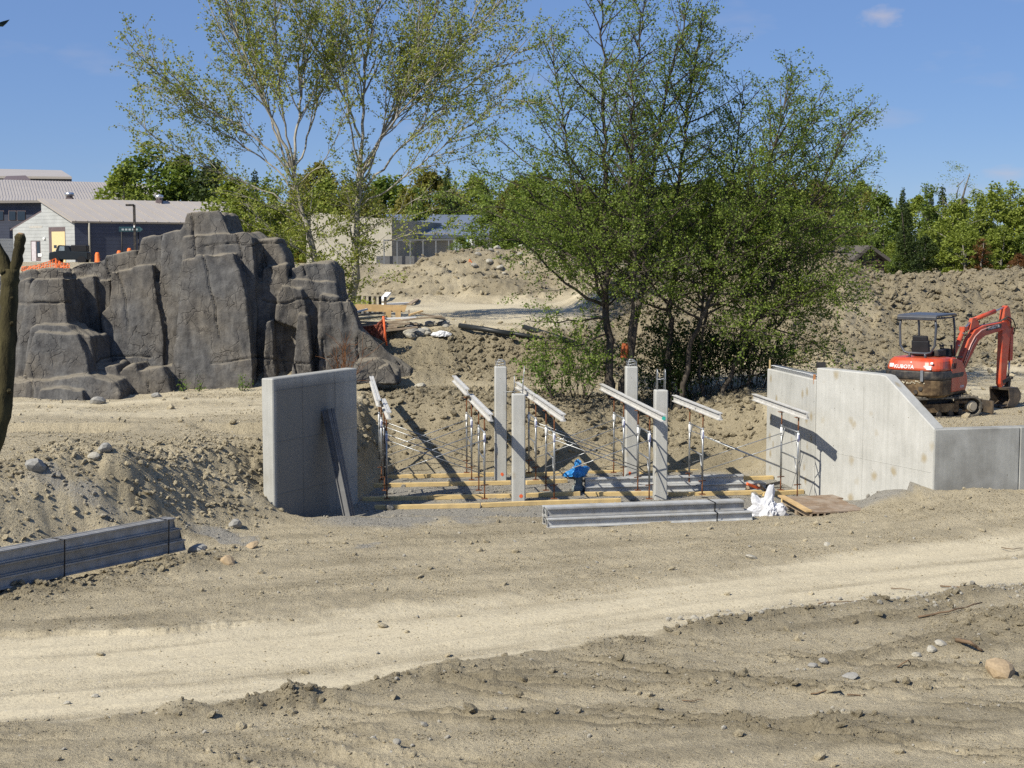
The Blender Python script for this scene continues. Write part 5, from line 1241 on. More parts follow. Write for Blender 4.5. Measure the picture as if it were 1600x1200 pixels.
# tracks: rubber belt round an oval, with lugs, sprocket, idler, rollers and side frame
def oval(L, r, n=9):
    pts = []
    for k in range(n): a = math.pi / 2 - math.pi * k / (n - 1); pts.append((L / 2 - r + r * math.cos(a), r + r * math.sin(a)))
    for k in range(n): a = -math.pi / 2 - math.pi * k / (n - 1); pts.append((-L / 2 + r + r * math.cos(a), r + r * math.sin(a)))
    return pts
for sx in (-1, 1):
    cx = sx * .60; LT = 2.06; r = .25
    o = oval(LT, r); i_ = [(x * (1 - .09 / LT) , .045 + z * (1 - .18 * .5 / .25 * .5)) for x, z in oval(LT, r)]
    i_ = [(x, z) for x, z in [((LT - .08) / LT * x, r + (z - r) * (r - .04) / r) for x, z in o]]
    b = MB(); n = len(o); vs = []
    for s in (-.15, .15):
        vs += [Vector((cx + s, x, z)) for x, z in o] + [Vector((cx + s, x, z)) for x, z in i_]
    fs = []
    for k in range(n):
        q = (k + 1) % n; fs += [(k, q, q + n, k + n), (2 * n + k, 3 * n + k, 3 * n + q, 2 * n + q), (k, 2 * n + k, 2 * n + q, q), (n + k, n + q, 3 * n + q, 3 * n + k)]
    b.add(vs, fs)
    tr = part(b, 'track', M_RUBBER, TM)
    # lugs as one part: small, many
    b = MB(); m_ = 44; per = []
    P = [Vector((0, x, z)) for x, z in o] + [Vector((0, *o[0]))]
    Ls = [0]
    for a, c in zip(P, P[1:]): Ls.append(Ls[-1] + (c - a).length)
    for k in range(m_):
        s = Ls[-1] * k / m_; j = max(q for q in range(len(P) - 1) if Ls[q] <= s + 1e-9); t_ = (s - Ls[j]) / (Ls[j + 1] - Ls[j]); p = P[j].lerp(P[j + 1], t_); d = (P[j + 1] - P[j]).normalized()
        nrm = Vector((0, -d.z, d.y)) if (Vector((0, -d.z, d.y)).dot(p - Vector((0, 0, r))) > 0) else Vector((0, d.z, -d.y))
        M3 = Matrix((Vector((1, 0, 0)), d, nrm)).transposed(); b.box(p + Vector((cx, 0, 0)) + nrm * .012, (.29, .035, .03), M3)
    lg = b.build('track_lug', M_RUBBER, tr); lg['kind'] = 'stuff'
    b = MB(); b.box((cx + sx * .02, -.15, .24), (.12, 1.05, .20)); b.box((cx + sx * .03, .38, .26), (.08, .06, .16)); b.box((cx + sx * .03, .55, .36), (.08, .5, .06)); b.box((cx + sx * .03, .55, .15), (.08, .5, .05)); part(b, 'track_frame', M_XBROWN, TM)
    for y, rad, nm in ((LT / 2 - r, .135, 'idler_wheel'), (-LT / 2 + r, .15, 'drive_sprocket')):
        b = MB(); b.tube([(cx - .10, y, r), (cx + .11, y, r)], rad, 16); b.tube([(cx + .10 * sx, y, r), (cx + .145 * sx, y, r)], rad * .72, 14); part(b, nm, M_STEELB if nm[0] == 'd' else simple('dusty_idler', (.33, .29, .22), .8), TM)
    for y in (-.5, -.17, .16, .45):
        b = MB(); b.tube([(cx - .10, y, .10), (cx + .10, y, .10)], .065, 10); part(b, 'roller', M_XDARK, TM)
b = MB(); b.box((0, 0, .33), (1.0, .75, .18)); b.tube([(0, 0, .4), (0, 0, .60)], .34, 20); part(b, 'undercarriage', M_XDARK, TM)
b = MB(); b.prism([(-.72, .05), (.72, .05), (.72, .36), (-.72, .36)], .04, Matrix.Translation((0, 1.38, 0))); b.beam((-.36, .9, .22), (-.36, 1.36, .2), .08, .09); b.beam((.36, .9, .22), (.36, 1.36, .2), .08, .09); part(b, 'dozer_blade', M_STEELB, TM)
# house: plan outline (rounded tail), extruded in bands
def plan(wd, tail, front, rc=.34, n=6, inset=0.0):
    w2 = wd / 2 - inset; ty = -tail + inset; pts = [(w2, front), (w2, ty + rc)]
    for k in range(1, n): a = k / n * math.pi / 2; pts.append((w2 - rc + rc * math.cos(a), ty + rc - rc * math.sin(a)))
    pts += [(w2 - rc, ty), (-w2 + rc, ty)]
    for k in range(1, n): a = k / n * math.pi / 2; pts.append((-w2 + rc - rc * math.sin(a), ty + rc - rc * math.cos(a)))
    pts += [(-w2, ty + rc), (-w2, front)]; return pts
def band(levels, front_fn=None):
    """levels: (z, plan outline)"""
    b = MB(); n = len(levels[0][1]); vs = []
    for z, pl in levels: vs += [Vector((x, y, z)) for x, y in pl]
    fs = [tuple(range(n - 1, -1, -1)), tuple(range(n * (len(levels) - 1), n * len(levels)))]
    for l in range(len(levels) - 1):
        for k in range(n): q = (k + 1) % n; fs.append((l * n + k, l * n + q, (l + 1) * n + q, (l + 1) * n + k))
    b.add(vs, fs); return b
b = band([(.50, plan(1.36, .86, .62, inset=.06)), (.56, plan(1.42, .92, .62)), (.93, plan(1.46, .95, .3))]).bevel(.025, 2); part(b, 'counterweight', M_XBROWN)
b = band([(.932, plan(1.47, .965, .35)), (1.0, plan(1.48, .97, .4)), (1.135, plan(1.46, .955, .45))]).bevel(.03, 2); part(b, 'rear_guard', M_XDARK)
b = band([(1.137, plan(1.42, .93, .35)), (1.20, plan(1.42, .93, .35)), (1.36, plan(1.36, .86, .22)), (1.43, plan(1.26, .76, .1))]).bevel(.03, 2); hood = part(b, 'engine_hood', M_XRED)
b = MB(); prof = [(-.25, .62), (.50, .62), (.62, .80), (.60, .95), (.46, 1.15), (.28, 1.34), (-.05, 1.42), (-.25, 1.42)]   # right-hand side cover
Mx = Matrix.Translation((.70, 0, 0)) @ Matrix.Rotation(R(90), 4, 'Z')
b.prism(prof, .07, Mx).bevel(.02, 2); part(b, 'side_cover', M_XRED)
b = MB(); b.box((0, .15, .80), (1.28, .95, .52)).bevel(.03); part(b, 'cab_base', M_XDARK)
for k in range(4):
    b = MB(); b.beam((.742, -.30 + .075 * k, 1.17), (.742, -.27 + .075 * k, 1.30), .03, .012, Vector((1, 0, 0))); part(b, 'vent_slot', M_XDARK)
b = MB(); b.beam((.33, -.985, .90), (.33, -.985, 1.16), .07, .03, Vector((0, 1, 0))); part(b, 'latch_bracket', M_GALV)
for (x, z, sx, sz) in ((-.48, 1.25, .10, .085), (.43, 1.22, .19, .09), (.52, 1.33, .06, .05), (.0, 1.335, .03, .025)):
    yy = -.935 + (.02 if z < 1.3 else .055); b = MB(); b.box((x, yy - .0, z), (sx, .006, sz), Matrix.Rotation(-R(12 if z < 1.3 else 22), 3, 'X')); part(b, 'white_decal', M_WHITE)
for (x, z, rr_) in ((.28, .72, .055), (-.30, .60, .06), (.16, .64, .05)):
    b = MB(); b.tube([(x, -.95, z), (x, -.925, z)], rr_, 10); part(b, 'tail_hole', M_XDARK)
b = MB(); rg = random.Random(9)
for k in range(26): b.box((-.62 + .04 * k + rg.uniform(-.01, .01), -.955, .87 + rg.uniform(-.03, .04)), (.035 * rg.uniform(.6, 1.5), .014, .03 * rg.uniform(.5, 1.4)), Matrix.Rotation(rg.uniform(-.6, .6), 3, 'Y'))
part(b, 'worn_lettering', simple('worn_pale_paint', (.50, .45, .33), .8, var=.5, scale=20, dirt=(.12, .08, .04), dirtamt=.9))
tm = text_mesh('KUBOTA', .125); tx = link('lettering', tm, M_WHITE, X_)
tx.matrix_local = HM @ Matrix.Translation((-.16, -.926, 1.222)) @ Matrix.Rotation(R(90 - 12), 4, 'X')
tm = text_mesh('KX91', .085); tx = link('model_lettering', tm, M_WHITE, X_)
tx.matrix_local = HM @ Matrix.Translation((.738, .32, .72)) @ Matrix.Rotation(R(90), 4, 'Z') @ Matrix.Rotation(R(90), 4, 'X')
# seat, console, levers
b = MB(); b.box((-.05, -.06, 1.50), (.46, .44, .12)).bevel(.03, 2); part(b, 'seat', M_SEAT)
b = MB(); b.box((-.05, -.30, 1.66), (.44, .10, .34), Matrix.Rotation(R(8), 3, 'X')).box((-.05, -.335, 1.87), (.38, .09, .14), Matrix.Rotation(R(8), 3, 'X')).bevel(.03, 2); part(b, 'seat_back', M_SEAT)
b = MB(); b.box((.28, .05, 1.52), (.12, .42, .16)).bevel(.02); part(b, 'console', M_XDARK)
for x, y in ((.28, .22), (.16, .55), (.08, .55), (.42, .42), (.5, .3)):
    b = MB(); b.tube([(x, y, 1.38), (x - .02, y - .03, 1.62), (x - .02, y - .05, 1.70)], [.012, .012, .022], 6); part(b, 'lever', M_XDARK)
b = MB(); b.tube([(.05, .60, 1.40), (.60, .60, 1.40)], .02, 6); b.tube([(.60, .60, 1.40), (.60, .05, 1.44)], .018, 6); part(b, 'hand_rail', M_XDARK)
# canopy: rear loop of tube, front posts, roof
zt = 2.42
b = MB(); pts = []
w2 = .46
lo = [(-w2 + .02, 1.72), (-w2 + .12, 1.56), (-w2 + .22, 1.53), (w2 - .22, 1.53), (w2 - .12, 1.56), (w2 - .02, 1.72)]
loop = [(-w2 + .03, zt - .02), (-w2 - .0, 2.15)] + lo + [(w2 + .0, 2.15), (w2 - .03, zt - .02)]
b.tube([(x, -.58, z) for x, z in loop], .030, 8); part(b, 'canopy_rear_frame', M_FRAME)
for x in (-.2, .2):
    b = MB(); b.tube([(x, -.58, 1.53), (x, -.55, 1.38)], .03, 6); part(b, 'canopy_mount', M_FRAME)
for sx in (-1, 1):
    b = MB(); b.tube([(sx * .45, .36, zt - .03), (sx * .46, .42, 2.1), (sx * .46, .46, 1.38)], .026, 7); part(b, 'canopy_post', M_FRAME)
    b = MB(); b.tube([(sx * .46, -.56, zt - .05), (sx * .46, .36, zt - .05)], .022, 6); part(b, 'roof_rail', M_FRAME)
b = MB(); pr = [(-.66, zt - .10), (-.68, zt - .02), (-.62, zt + .03), (.38, zt + .05), (.46, zt + .02), (.46, zt - .02), (.38, zt + .005), (-.60, zt - .015), (-.63, zt - .04), (-.63, zt - .10)]
b.prism(pr, 1.0, Matrix.Rotation(R(90), 4, 'Z')).bevel(.012); part(b, 'canopy_roof', M_FRAME)
# boom group in the machine's middle plane, a little right of centre, swung to the right about its post
_pv = Matrix.Translation((.12, .80, 0)); HB = HM @ _pv @ Matrix.Rotation(-R(14.5), 4, 'Z') @ Matrix.Diagonal((1, 1.12, 1, 1)) @ _pv.inverted()
_h0 = HM.copy(); HM = HB
def part(mb, name, mat, M=HB, parent=X_):
    o = mb.build(name, mat, parent); o.matrix_local = M.copy(); return o
BX = .12
def bp(y, z, x=0.0): return Vector((BX + x, y, z))
b = MB(); b.box((BX, .78, .80), (.26, .34, .42)).bevel(.03); part(b, 'swing_post', M_XDARK)
b = MB(); b.box((.10, .70, 1.28), (.30, .16, .62), Matrix.Rotation(R(-14), 3, 'X')).bevel(.03); part(b, 'boom_cover', M_XDARK)
bo = [(.86, .78), (.98, .86), (1.42, 1.80), (1.62, 2.02), (1.90, 2.12), (2.66, 2.20), (2.72, 2.10), (2.70, 2.00), (1.98, 1.86), (1.76, 1.74), (1.20, .90), (1.02, .70)]
b = MB(); b.prism([(y, z) for y, z in bo], .17, Matrix.Translation((BX, 0, 0)) @ Matrix.Rotation(R(90), 4, 'Z')).bevel(.015); part(b, 'boom', M_XRED)
b = MB(); b.tube([bp(.86, 1.16), bp(1.30, 2.02)], [.060, .055], 10); b.box(bp(1.31, 2.05), (.16, .12, .10)); part(b, 'boom_cylinder', M_XRED)
b = MB(); b.tube([bp(1.12, 1.62), bp(1.135, 1.65)], .068, 10); b.tube([bp(1.26, 1.92), bp(1.275, 1.95)], .062, 10); b.tube([bp(.84, 1.12), bp(.86, 1.16)], .068, 10); part(b, 'cylinder_band', M_GALV)
b = MB(); b.tube([bp(1.30, 2.02), bp(1.52, 2.20)], .026, 8); part(b, 'piston_rod', M_CHROME)
b = MB(); b.prism([(1.48, 2.02), (1.55, 2.30), (1.70, 2.32), (1.80, 2.10)], .10, Matrix.Translation((BX, 0, 0)) @ Matrix.Rotation(R(90), 4, 'Z')); part(b, 'cylinder_lug', M_XRED)
b = MB(); b.tube([bp(1.66, 2.27), bp(2.36, 2.46)], .055, 10); part(b, 'arm_cylinder', M_XRED)
b = MB(); b.tube([bp(2.36, 2.46), bp(2.70, 2.55)], .024, 8); part(b, 'piston_rod', M_CHROME)
ar = [(2.62, 2.52), (2.72, 2.60), (2.80, 2.54), (2.88, 2.20), (2.86, 1.95), (2.74, .62), (2.60, .52), (2.54, .62), (2.56, 1.95), (2.58, 2.18)]
b = MB(); b.prism(ar, .15, Matrix.Translation((BX, 0, 0)) @ Matrix.Rotation(R(90), 4, 'Z')).bevel(.014); part(b, 'arm', M_XRED)
b = MB(); b.tube([bp(2.90, 2.02), bp(2.92, 1.20)], .048, 10); b.box(bp(2.92, 1.62), (.11, .10, .86)); part(b, 'bucket_cylinder', M_XRED)
b = MB(); b.tube([bp(2.92, 1.2), bp(2.90, .74)], .022, 8); part(b, 'piston_rod', M_CHROME)
b = MB(); b.beam(bp(2.90, .76, -.07), bp(2.62, .66, -.07), .03, .09); b.beam(bp(2.90, .76, .07), bp(2.62, .66, .07), .03, .09); b.beam(bp(2.90, .76, 0), bp(2.86, .44, 0), .12, .08); b.tube([bp(2.90, .76, -.12), bp(2.90, .76, .12)], .04, 8); part(b, 'bucket_link', M_XDARK)
bk = [(2.58, .50), (2.92, .50), (3.03, .36), (3.04, .20), (2.94, .06), (2.78, -.01), (2.52, .02), (2.46, .04), (2.52, .07), (2.76, .05), (2.90, .12), (2.97, .23), (2.96, .34), (2.88, .45), (2.60, .44)]
Mb = Matrix.Translation((BX, 0, 0.03)) @ Matrix.Rotation(R(90), 4, 'Z')
b = MB(); b.prism(bk, .56, Mb); part(b, 'bucket', M_STEELB)
sd_ = [(2.58, .48), (2.90, .48), (3.00, .34), (3.01, .20), (2.92, .08), (2.78, .02), (2.54, .04), (2.62, .22)]
for sx in (-.29, .29):
    b = MB(); b.prism(sd_, .02, Matrix.Translation((sx, 0, 0)) @ Mb); part(b, 'bucket_side', M_STEELB)
for k in range(4):
    b = MB(); x = -.24 + .16 * k; b.beam(Vector((BX + x, 2.54, .075)), Vector((BX + x, 2.36, .055)), .05, .035); part(b, 'bucket_tooth', M_STEELB)
b = MB(); b.tube([bp(2.45, 2.22, .10), bp(2.66, 2.32, .12), bp(2.86, 2.24, .12), bp(2.98, 2.08, .10), bp(2.94, 1.86, .09)], .016, 6); b.tube([bp(2.4, 2.2, .11), bp(2.62, 2.27, .13), bp(2.78, 2.20, .12), bp(2.84, 2.02, .10)], .014, 6); part(b, 'hose', M_XDARK)
b = MB(); b.tube([bp(1.16, 1.05, .10), bp(1.46, 1.66, .10), bp(1.60, 1.86, .10), bp(1.80, 2.0, .10), bp(2.3, 2.12, .10)], .014, 6); b.tube([bp(1.22, 1.05, .10), bp(1.50, 1.62, .10), bp(1.64, 1.80, .10)], .013, 6); part(b, 'steel_pipe', simple('pale_hydraulic_pipe', (.62, .38, .32), .4, .3))
b = MB(); b.tube([bp(.95, .80, .12), bp(1.14, .92, .14), bp(1.26, .80, .13), bp(1.18, .62, .12), bp(1.0, .58, .10)], .013, 6); part(b, 'hose', M_XDARK)
b = MB(); b.prism([(1.98, 1.98), (2.50, 2.04), (2.50, 2.15), (1.98, 2.09)], .004, Matrix.Translation((BX + .088, 0, 0)) @ Matrix.Rotation(R(90), 4, 'Z')); part(b, 'boom_decal', M_XDARK)
tm = text_mesh('KUBOTA', .10); tx = link('lettering', tm, M_WHITE, X_)
tx.matrix_local = HM @ Matrix.Translation((BX + .092, 2.24, 2.065)) @ Matrix.Rotation(R(90), 4, 'Z') @ Matrix.Rotation(R(90), 4, 'X') @ Matrix.Rotation(R(6.5), 4, 'Z')
# ================================================================ BUILDINGS FAR BACK
def siding(name, col, sc=3.3, var=.12):
    m, nt, b = new_mat(name); q = NT(nt); z = q.n('ShaderNodeSeparateXYZ'); q.l(q.worldpos(), z.inputs[0])
    fr = q.math('FRACT', q.math('MULTIPLY', z.outputs[2], sc)); c = q.mix(q.ramp(fr, [(.06, (1,) * 3), (.14, (0,) * 3)]), (*col, 1), tuple(k * .6 for k in col))
    c = q.mix(1.0, c, q.ramp(q.noise(1.2, 4, .6, q.coord('Object')), [(.3, (1 - var,) * 3), (.7, (1 + var,) * 3)]), 'MULTIPLY')
    q.l(c, b.inputs['Base Color']); b.inputs['Roughness'].default_value = .7; return m
M_WGREY = siding('pale_grey_siding', (.36, .37, .36)); M_WNAVY = siding('navy_siding', (.055, .065, .10)); 
M_ROOF = simple('beige_metal_roof', (.37, .335, .30), .5, var=.07, scale=.5); M_ROOFE = simple('roof_trim', (.13, .10, .10), .6)
M_DOORY = simple('pale_yellow_door', (.62, .50, .27), .6, var=.06); M_GLASSD = simple('dark_window_glass', (.02, .03, .045), .12, spec=.6)
M_BEIGE = concrete_material('beige_concrete', (.36, .335, .275), amount=.1); M_ROOFB = simple('blue_grey_roof', (.15, .18, .24), .45, var=.1); M_FGREY = simple('fence_grey', (.17, .18, .19), .6)
def P_(px, py, d): return at(px, py, d)
def poly(name, pts, mat, parent, thick=.15, n=None):
    """plate with real thickness behind an outline"""
    pts = [Vector(p) for p in pts]; nn = (pts[1] - pts[0]).cross(pts[2] - pts[0]).normalized()
    if n is not None and nn.dot(n) > 0: nn = -nn
    if n is None and nn.y < 0: nn = -nn
    b = MB(); k = len(pts); off = parent.location if parent else Vector()
    b.add([p - off for p in pts] + [p + nn * thick - off for p in pts], [tuple(range(k)), tuple(range(2 * k - 1, k - 1, -1))] + [(i, i + k, (i + 1) % k + k, (i + 1) % k) for i in range(k)])
    return b.build(name, mat, parent)
# front building: gable end with the tall door at left, long dark side
g0 = P_(116, 344, 120); g1 = P_(20, 357, 125.5); zB_ = 4.5
t = thing('service_building', 'pale grey gabled service building with beige roof and tall yellow door', 'building', (g0.x, g0.y, zB_))
def gp(u, z):                                             # point on the gable end, u from right corner to left corner
    p = g0.lerp(g1, u); return Vector((p.x, p.y, z))
def uz(px, py):                                           # gable coordinates under a pixel
    r = ray(px, py); a, c = Vector((g0.x, g0.y)), Vector((g1.x, g1.y)); d = c - a
    # intersect in plan
    det = r.x * -d.y + r.y * d.x; s = (a.x * -d.y + a.y * d.x) / det; uu = (r.x * a.y - r.y * a.x) / -det if False else ((r.x * s - a.x) / d.x)
    return uu, CZ + r.z * s
uA, zA_ = uz(64, 310); uA2, zA2 = uz(64, 331)
poly('gable_wall', [gp(0, zB_), gp(1, zB_), gp(1, uz(20, 357)[1]), gp(uA, zA2), gp(uA, zA_), gp(0, g0.z)], M_WGREY, t, .3)
U = Vector((.85, .53, 0)); LB = 46
e0, e1 = g0, g0 + U * LB; rr0 = gp(uA, zA_); rr1 = rr0 + U * LB
poly('long_wall', [Vector((e0.x, e0.y, zB_)) + U * .02, Vector((e1.x, e1.y, zB_)), e1 + Vector((0, 0, -.05)), e0 + U * .02 + Vector((0, 0, -.05))], M_WNAVY, t, .3)
dn = (e0 - rr0); 
roof = poly('roof', [e0 + dn * .04 - U * .3, e1 + dn * .04, rr1, rr0 - U * .3], M_ROOF, t, .16, n=Vector((0, 0, 1)))
b = MB(); off = t.location
for k in range(46):
    a = rr0 + U * (k + .0) * LB / 46; b.beam(a + Vector((0, 0, .04)) - off, a + dn * 1.04 + Vector((0, 0, .04)) - off, .04, .045)
sm = b.build('roof_seam', M_ROOF, roof); sm.location = (0, 0, 0); sm['kind'] = 'stuff'
poly('left_roof', [gp(uA, zA2) + Vector((0, 0, .12)), gp(1.05, uz(16, 360)[1] + .1), gp(1.05, uz(16, 360)[1] + .1) + U * 20, gp(uA, zA2 + .12) + U * 20], M_ROOFE, t, .12, n=Vector((0, 0, 1)))
nG = Vector((-(g1 - g0).y, (g1 - g0).x, 0)).normalized(); nG = nG if nG.y < 0 else -nG
def on_gable(name, px0, py0, px1, py1, mat, proud=.04, thick=.1, parent=None):
    (ua, za), (ub, zb) = uz(px0, py0), uz(px1, py1)
    pts = [gp(ua, zb), gp(ub, zb), gp(ub, za), gp(ua, za)]
    return poly(name, [p + nG * proud for p in pts], mat, t, thick)
on_gable('door_recess', 76, 355, 103.5, 414, M_ROOFE, .012); d_ = on_gable('tall_door', 81, 362, 103, 414, M_DOORY, .03)
for px in (87, 95): on_gable('porthole_window', px - 2.2, 383, px + 2.2, 387.5, M_GLASSD, .05)
on_gable('door_frame', 48, 376, 64, 408, M_ROOFE, .012); on_gable('door', 49.5, 377.5, 57, 408, simple('pinkish_door', (.5, .46, .48), .6), .03); on_gable('window', 57.5, 377.5, 63, 402, M_GLASSD, .03); on_gable('notice', 60, 396, 66, 401, M_WHITE, .05)
on_gable('wall_lamp', 68.5, 371, 71.5, 374, M_WHITE, .12, .15); on_gable('lettering_strip', 46, 353, 66, 356, simple('faded_lettering', (.42, .40, .36), .7), .012, .02)
b = MB(); p = e0 + U * 1.2; nL = Vector((U.y, -U.x, 0)); b.tube([Vector((p.x, p.y, zB_)) + nL * .1 - off, Vector((p.x, p.y, g0.z - .2)) + nL * .1 - off], .09, 6); b.build('downpipe', M_BEIGE, t)
def vent(px, py0, py1, d, lb):
    a, c = P_(px, py1, d), P_(px, py0, d); h = c.z - a.z
    tt = thing('roof_vent', lb, 'roof vent', tuple(a), 0, 'shiny ventilators on the roofs')
    w_ = h * .42
    MB().box((0, 0, h * .18), (w_ * 1.5, w_ * 1.5, h * .5)).build('vent_base', M_ROOFE, tt); MB().tube([(0, 0, h * .36), (0, 0, h * .62), (0, 0, h * .64), (0, 0, h * .92), (0, 0, h)], [w_ * .75, w_ * .75, w_ * 1.05, w_ * 1.0, w_ * .3], 14).build('vent_cowl', simple('shiny_steel', (.6, .6, .6), .3, .8), tt)
vent(109, 300, 316, 126, 'leftmost shiny ventilator on the front building roof'); vent(249, 304, 319, 128, 'shiny ventilator in the middle of the front building roof'); vent(362, 307, 319, 131, 'shiny ventilator near the tree on the front building roof')
vent(171, 281, 292, 158, 'shiny ventilator on the ridge of the roof behind')
# sign board on the long wall, lamp post
pa, pb = P_(186, 362, 121), P_(222, 355, 121)
t2 = thing('sign_board', 'dark teal pointed sign board in front of the navy wall', 'sign', (0, 0, 0))
poly('board', [P_(186, 362, 121), P_(219, 362, 121.6), P_(223, 358.5, 121.6), P_(219, 355, 121.6), P_(186, 355, 121)], simple('teal_board', (.035, .085, .10), .6), t2, .08)
for k in range(5): poly('pale_lettering', [P_(190 + 5.4 * k, 360, 120.9), P_(193.5 + 5.4 * k, 360, 120.9), P_(193.5 + 5.4 * k, 357.2, 120.9), P_(190 + 5.4 * k, 357.2, 120.9)], simple('faded_white', (.30, .34, .36), .7), t2, .03)
for px in (190, 216):
    q_ = P_(px, 362, 121.8); MB().tube([(q_.x, q_.y, 4.6), (q_.x, q_.y, q_.z + .1)], .05, 6).build('post', M_DARKSTEEL, t2)
lp = P_(209.5, 320, 112)
t2 = thing('lamp_post', 'black lamp post with one flat head before the navy wall', 'lamp post', (lp.x, lp.y, 4.6))
MB().box((0, 0, (lp.z - 4.6) / 2), (.17, .17, lp.z - 4.6)).build('post', M_XDARK, t2); MB().box((-.33, 0, lp.z - 4.62), (.62, .3, .16)).bevel(.03).build('lamp_head', M_XDARK, t2); MB().box((0, -.1, 3.1), (.1, .1, .16)).build('junction_box', M_WHITE, t2)
# building behind with long beige roof, and another roof farther left
t = thing('rear_building', 'long low building with beige roof behind the service building', 'building', (P_(150, 310, 155).x, 155, 4.5)); off = t.location
r0, r1 = P_(-60, 279, 162), P_(241, 287, 168); a0, a1 = P_(-60, 314, 146), P_(268, 311, 150)
roof = poly('roof', [a0, a1, r1, r0], M_ROOF, t, .25, n=Vector((0, 0, 1)))
b = MB()
for k in range(70):
    f = k / 69; b.beam(r0.lerp(r1, f) + Vector((0, 0, .05)) - off, a0.lerp(a1, f) + Vector((0, 0, .05)) - off, .03, .012)
sm = b.build('roof_seam', M_ROOF, roof); sm['kind'] = 'stuff'
a0b, a1b = a0 + Vector((0, .6, -.2)), a1 + Vector((-.6, .6, -.2))
poly('wall', [Vector((a0b.x, a0b.y, 4.3)), Vector((a1b.x, a1b.y, 4.3)), a1b, a0b], M_WNAVY, t, .3)
for px0, px1 in ((-14, 6), (13, 25), (26, 40)): 
    f = poly('window', [P_(px0, 345, 146.2), P_(px1, 345, 146.2), P_(px1, 329, 146.2), P_(px0, 329, 146.2)], M_ROOFE, t, .12); poly('pane', [P_(px0 + 1, 344, 146.1) - off, P_(px1 - 1, 344, 146.1) - off, P_(px1 - 1, 330, 146.1) - off, P_(px0 + 1, 330, 146.1) - off], M_GLASSD, None, .05).parent = f
t = thing('far_building', 'farthest low roofed dark building at the left edge', 'building', (P_(50, 275, 190).x, 190, 4.5))
poly('roof', [P_(-60, 274.5, 184), P_(112, 276, 184), P_(96, 266, 196), P_(-60, 262.5, 196)], M_ROOF, t, .3, n=Vector((0, 0, 1))); poly('wall', [Vector((*P_(-60, 275, 185).xy, 4.3)), Vector((*P_(111, 275, 185).xy, 4.3)), P_(111, 277, 185), P_(-60, 275.5, 185)], M_WNAVY, t, .3)
poly('roof', [P_(4, 281, 180), P_(48, 281, 180), P_(40, 274, 183), P_(10, 275, 183)], M_ROOFE, t, .2, n=Vector((0, 0, 1)))
# low white wall at far left, and a concrete box with a blue-grey roof in the middle
t = thing('yard_wall', 'low white yard wall at the left edge beside the service building', 'wall', (P_(5, 400, 118).x, 118, 4.4)); poly('wall', [Vector((*P_(-60, 400, 116).xy, 4.4)), Vector((*P_(21, 400, 118).xy, 4.4)), P_(21, 373, 118), P_(-60, 372, 116)], M_WGREY, t, .3)
t = thing('concrete_building', 'plain beige concrete building behind the poplars', 'building', (P_(540, 400, 96).x, 96, 4.3))
q0, q1, q2 = P_(478, 331, 97), P_(612, 343, 94), P_(690, 352, 104)
poly('front_wall', [Vector((q0.x, q0.y, 3.6)), Vector((q1.x, q1.y, 3.6)), q1, q0], M_BEIGE, t, .4); poly('side_wall', [Vector((q1.x, q1.y, 3.6)) + Vector((.02, .02, 0)), Vector((q2.x, q2.y, 3.6)), Vector((q2.x, q2.y, q1.z)), q1 + Vector((.02, .02, 0))], M_BEIGE, t, .4)
t = thing('low_hall', 'long low hall with blue grey roof seen between the trees', 'building', (P_(660, 370, 101).x, 101, 4.3))
h0, h1, h2, h3 = P_(500, 334, 108), P_(770, 336, 112), P_(785, 368, 100), P_(600, 366, 97.5)
poly('roof', [h3, h2, h1, h0], M_ROOFB, t, .25, n=Vector((0, 0, 1))); poly('wall', [Vector((*h3.xy, 3.8)) + Vector((0, .5, 0)), Vector((*h2.xy, 3.8)) + Vector((0, .5, 0)), h2 + Vector((0, .5, -.2)), h3 + Vector((0, .5, -.2))], M_BEIGE, t, .3)
# mesh fence with grey posts and strips of coloured sheet
f0_, f1_ = P_(600, 374, 90), P_(800, 372, 92)
t = thing('yard_fence', 'grey post and rail fence with hanging sheets before the low hall', 'fence', tuple(Vector((f0_.x, f0_.y, 4.4)))); off = t.location
zb_ = P_(700, 412, 91).z
for k in range(11):
    p = f0_.lerp(f1_, k / 10); MB().box((p.x - off.x, p.y - off.y, (f0_.z + zb_) / 2 - off.z - .2), (.07, .07, f0_.z - zb_ + .4)).build('post', M_FGREY, t)
MB().beam(f0_ + Vector((0, 0, -.06)) - off, f1_ + Vector((0, 0, -.06)) - off, .08, .08).build('rail', M_FGREY, t)
poly('dark_panel', [Vector((f0_.x - .5, f0_.y + .15, zb_ - .4)), Vector((P_(720, 400, 91.2).x, 91.3, zb_ - .4)), Vector((P_(720, 400, 91.2).x, 91.3, P_(700, 400, 91).z)), Vector((f0_.x - .5, f0_.y + .15, P_(700, 400, 91).z))], simple('slate_panel', (.17, .17, .17), .8), t, .1)
for px0, px1, py0, py1, c, nm in ((708, 713, 375, 399, (.30, .33, .36), 'grey_sheet'), (715, 722, 375, 399, (.55, .62, .66), 'pale_sheet'), (726, 731, 374, 398, (.45, .62, .68), 'blue_sheet'), (733, 738, 374, 390, (.75, .75, .75), 'white_sheet'), (724, 736, 388, 399, (.45, .06, .06), 'red_sheet'), (738, 748, 388, 393, (.40, .03, .03), 'red_sheet')):
    poly(nm, [P_(px0, py1, 90.4), P_(px1, py1, 90.4), P_(px1, py0, 90.4), P_(px0, py0, 90.4)], simple(nm, c, .8), t, .04)
far_tree(719, 388, 82, 'broad', 0, 'small round green shrub before the yard fence', None, 1.4, 'round_shrub')
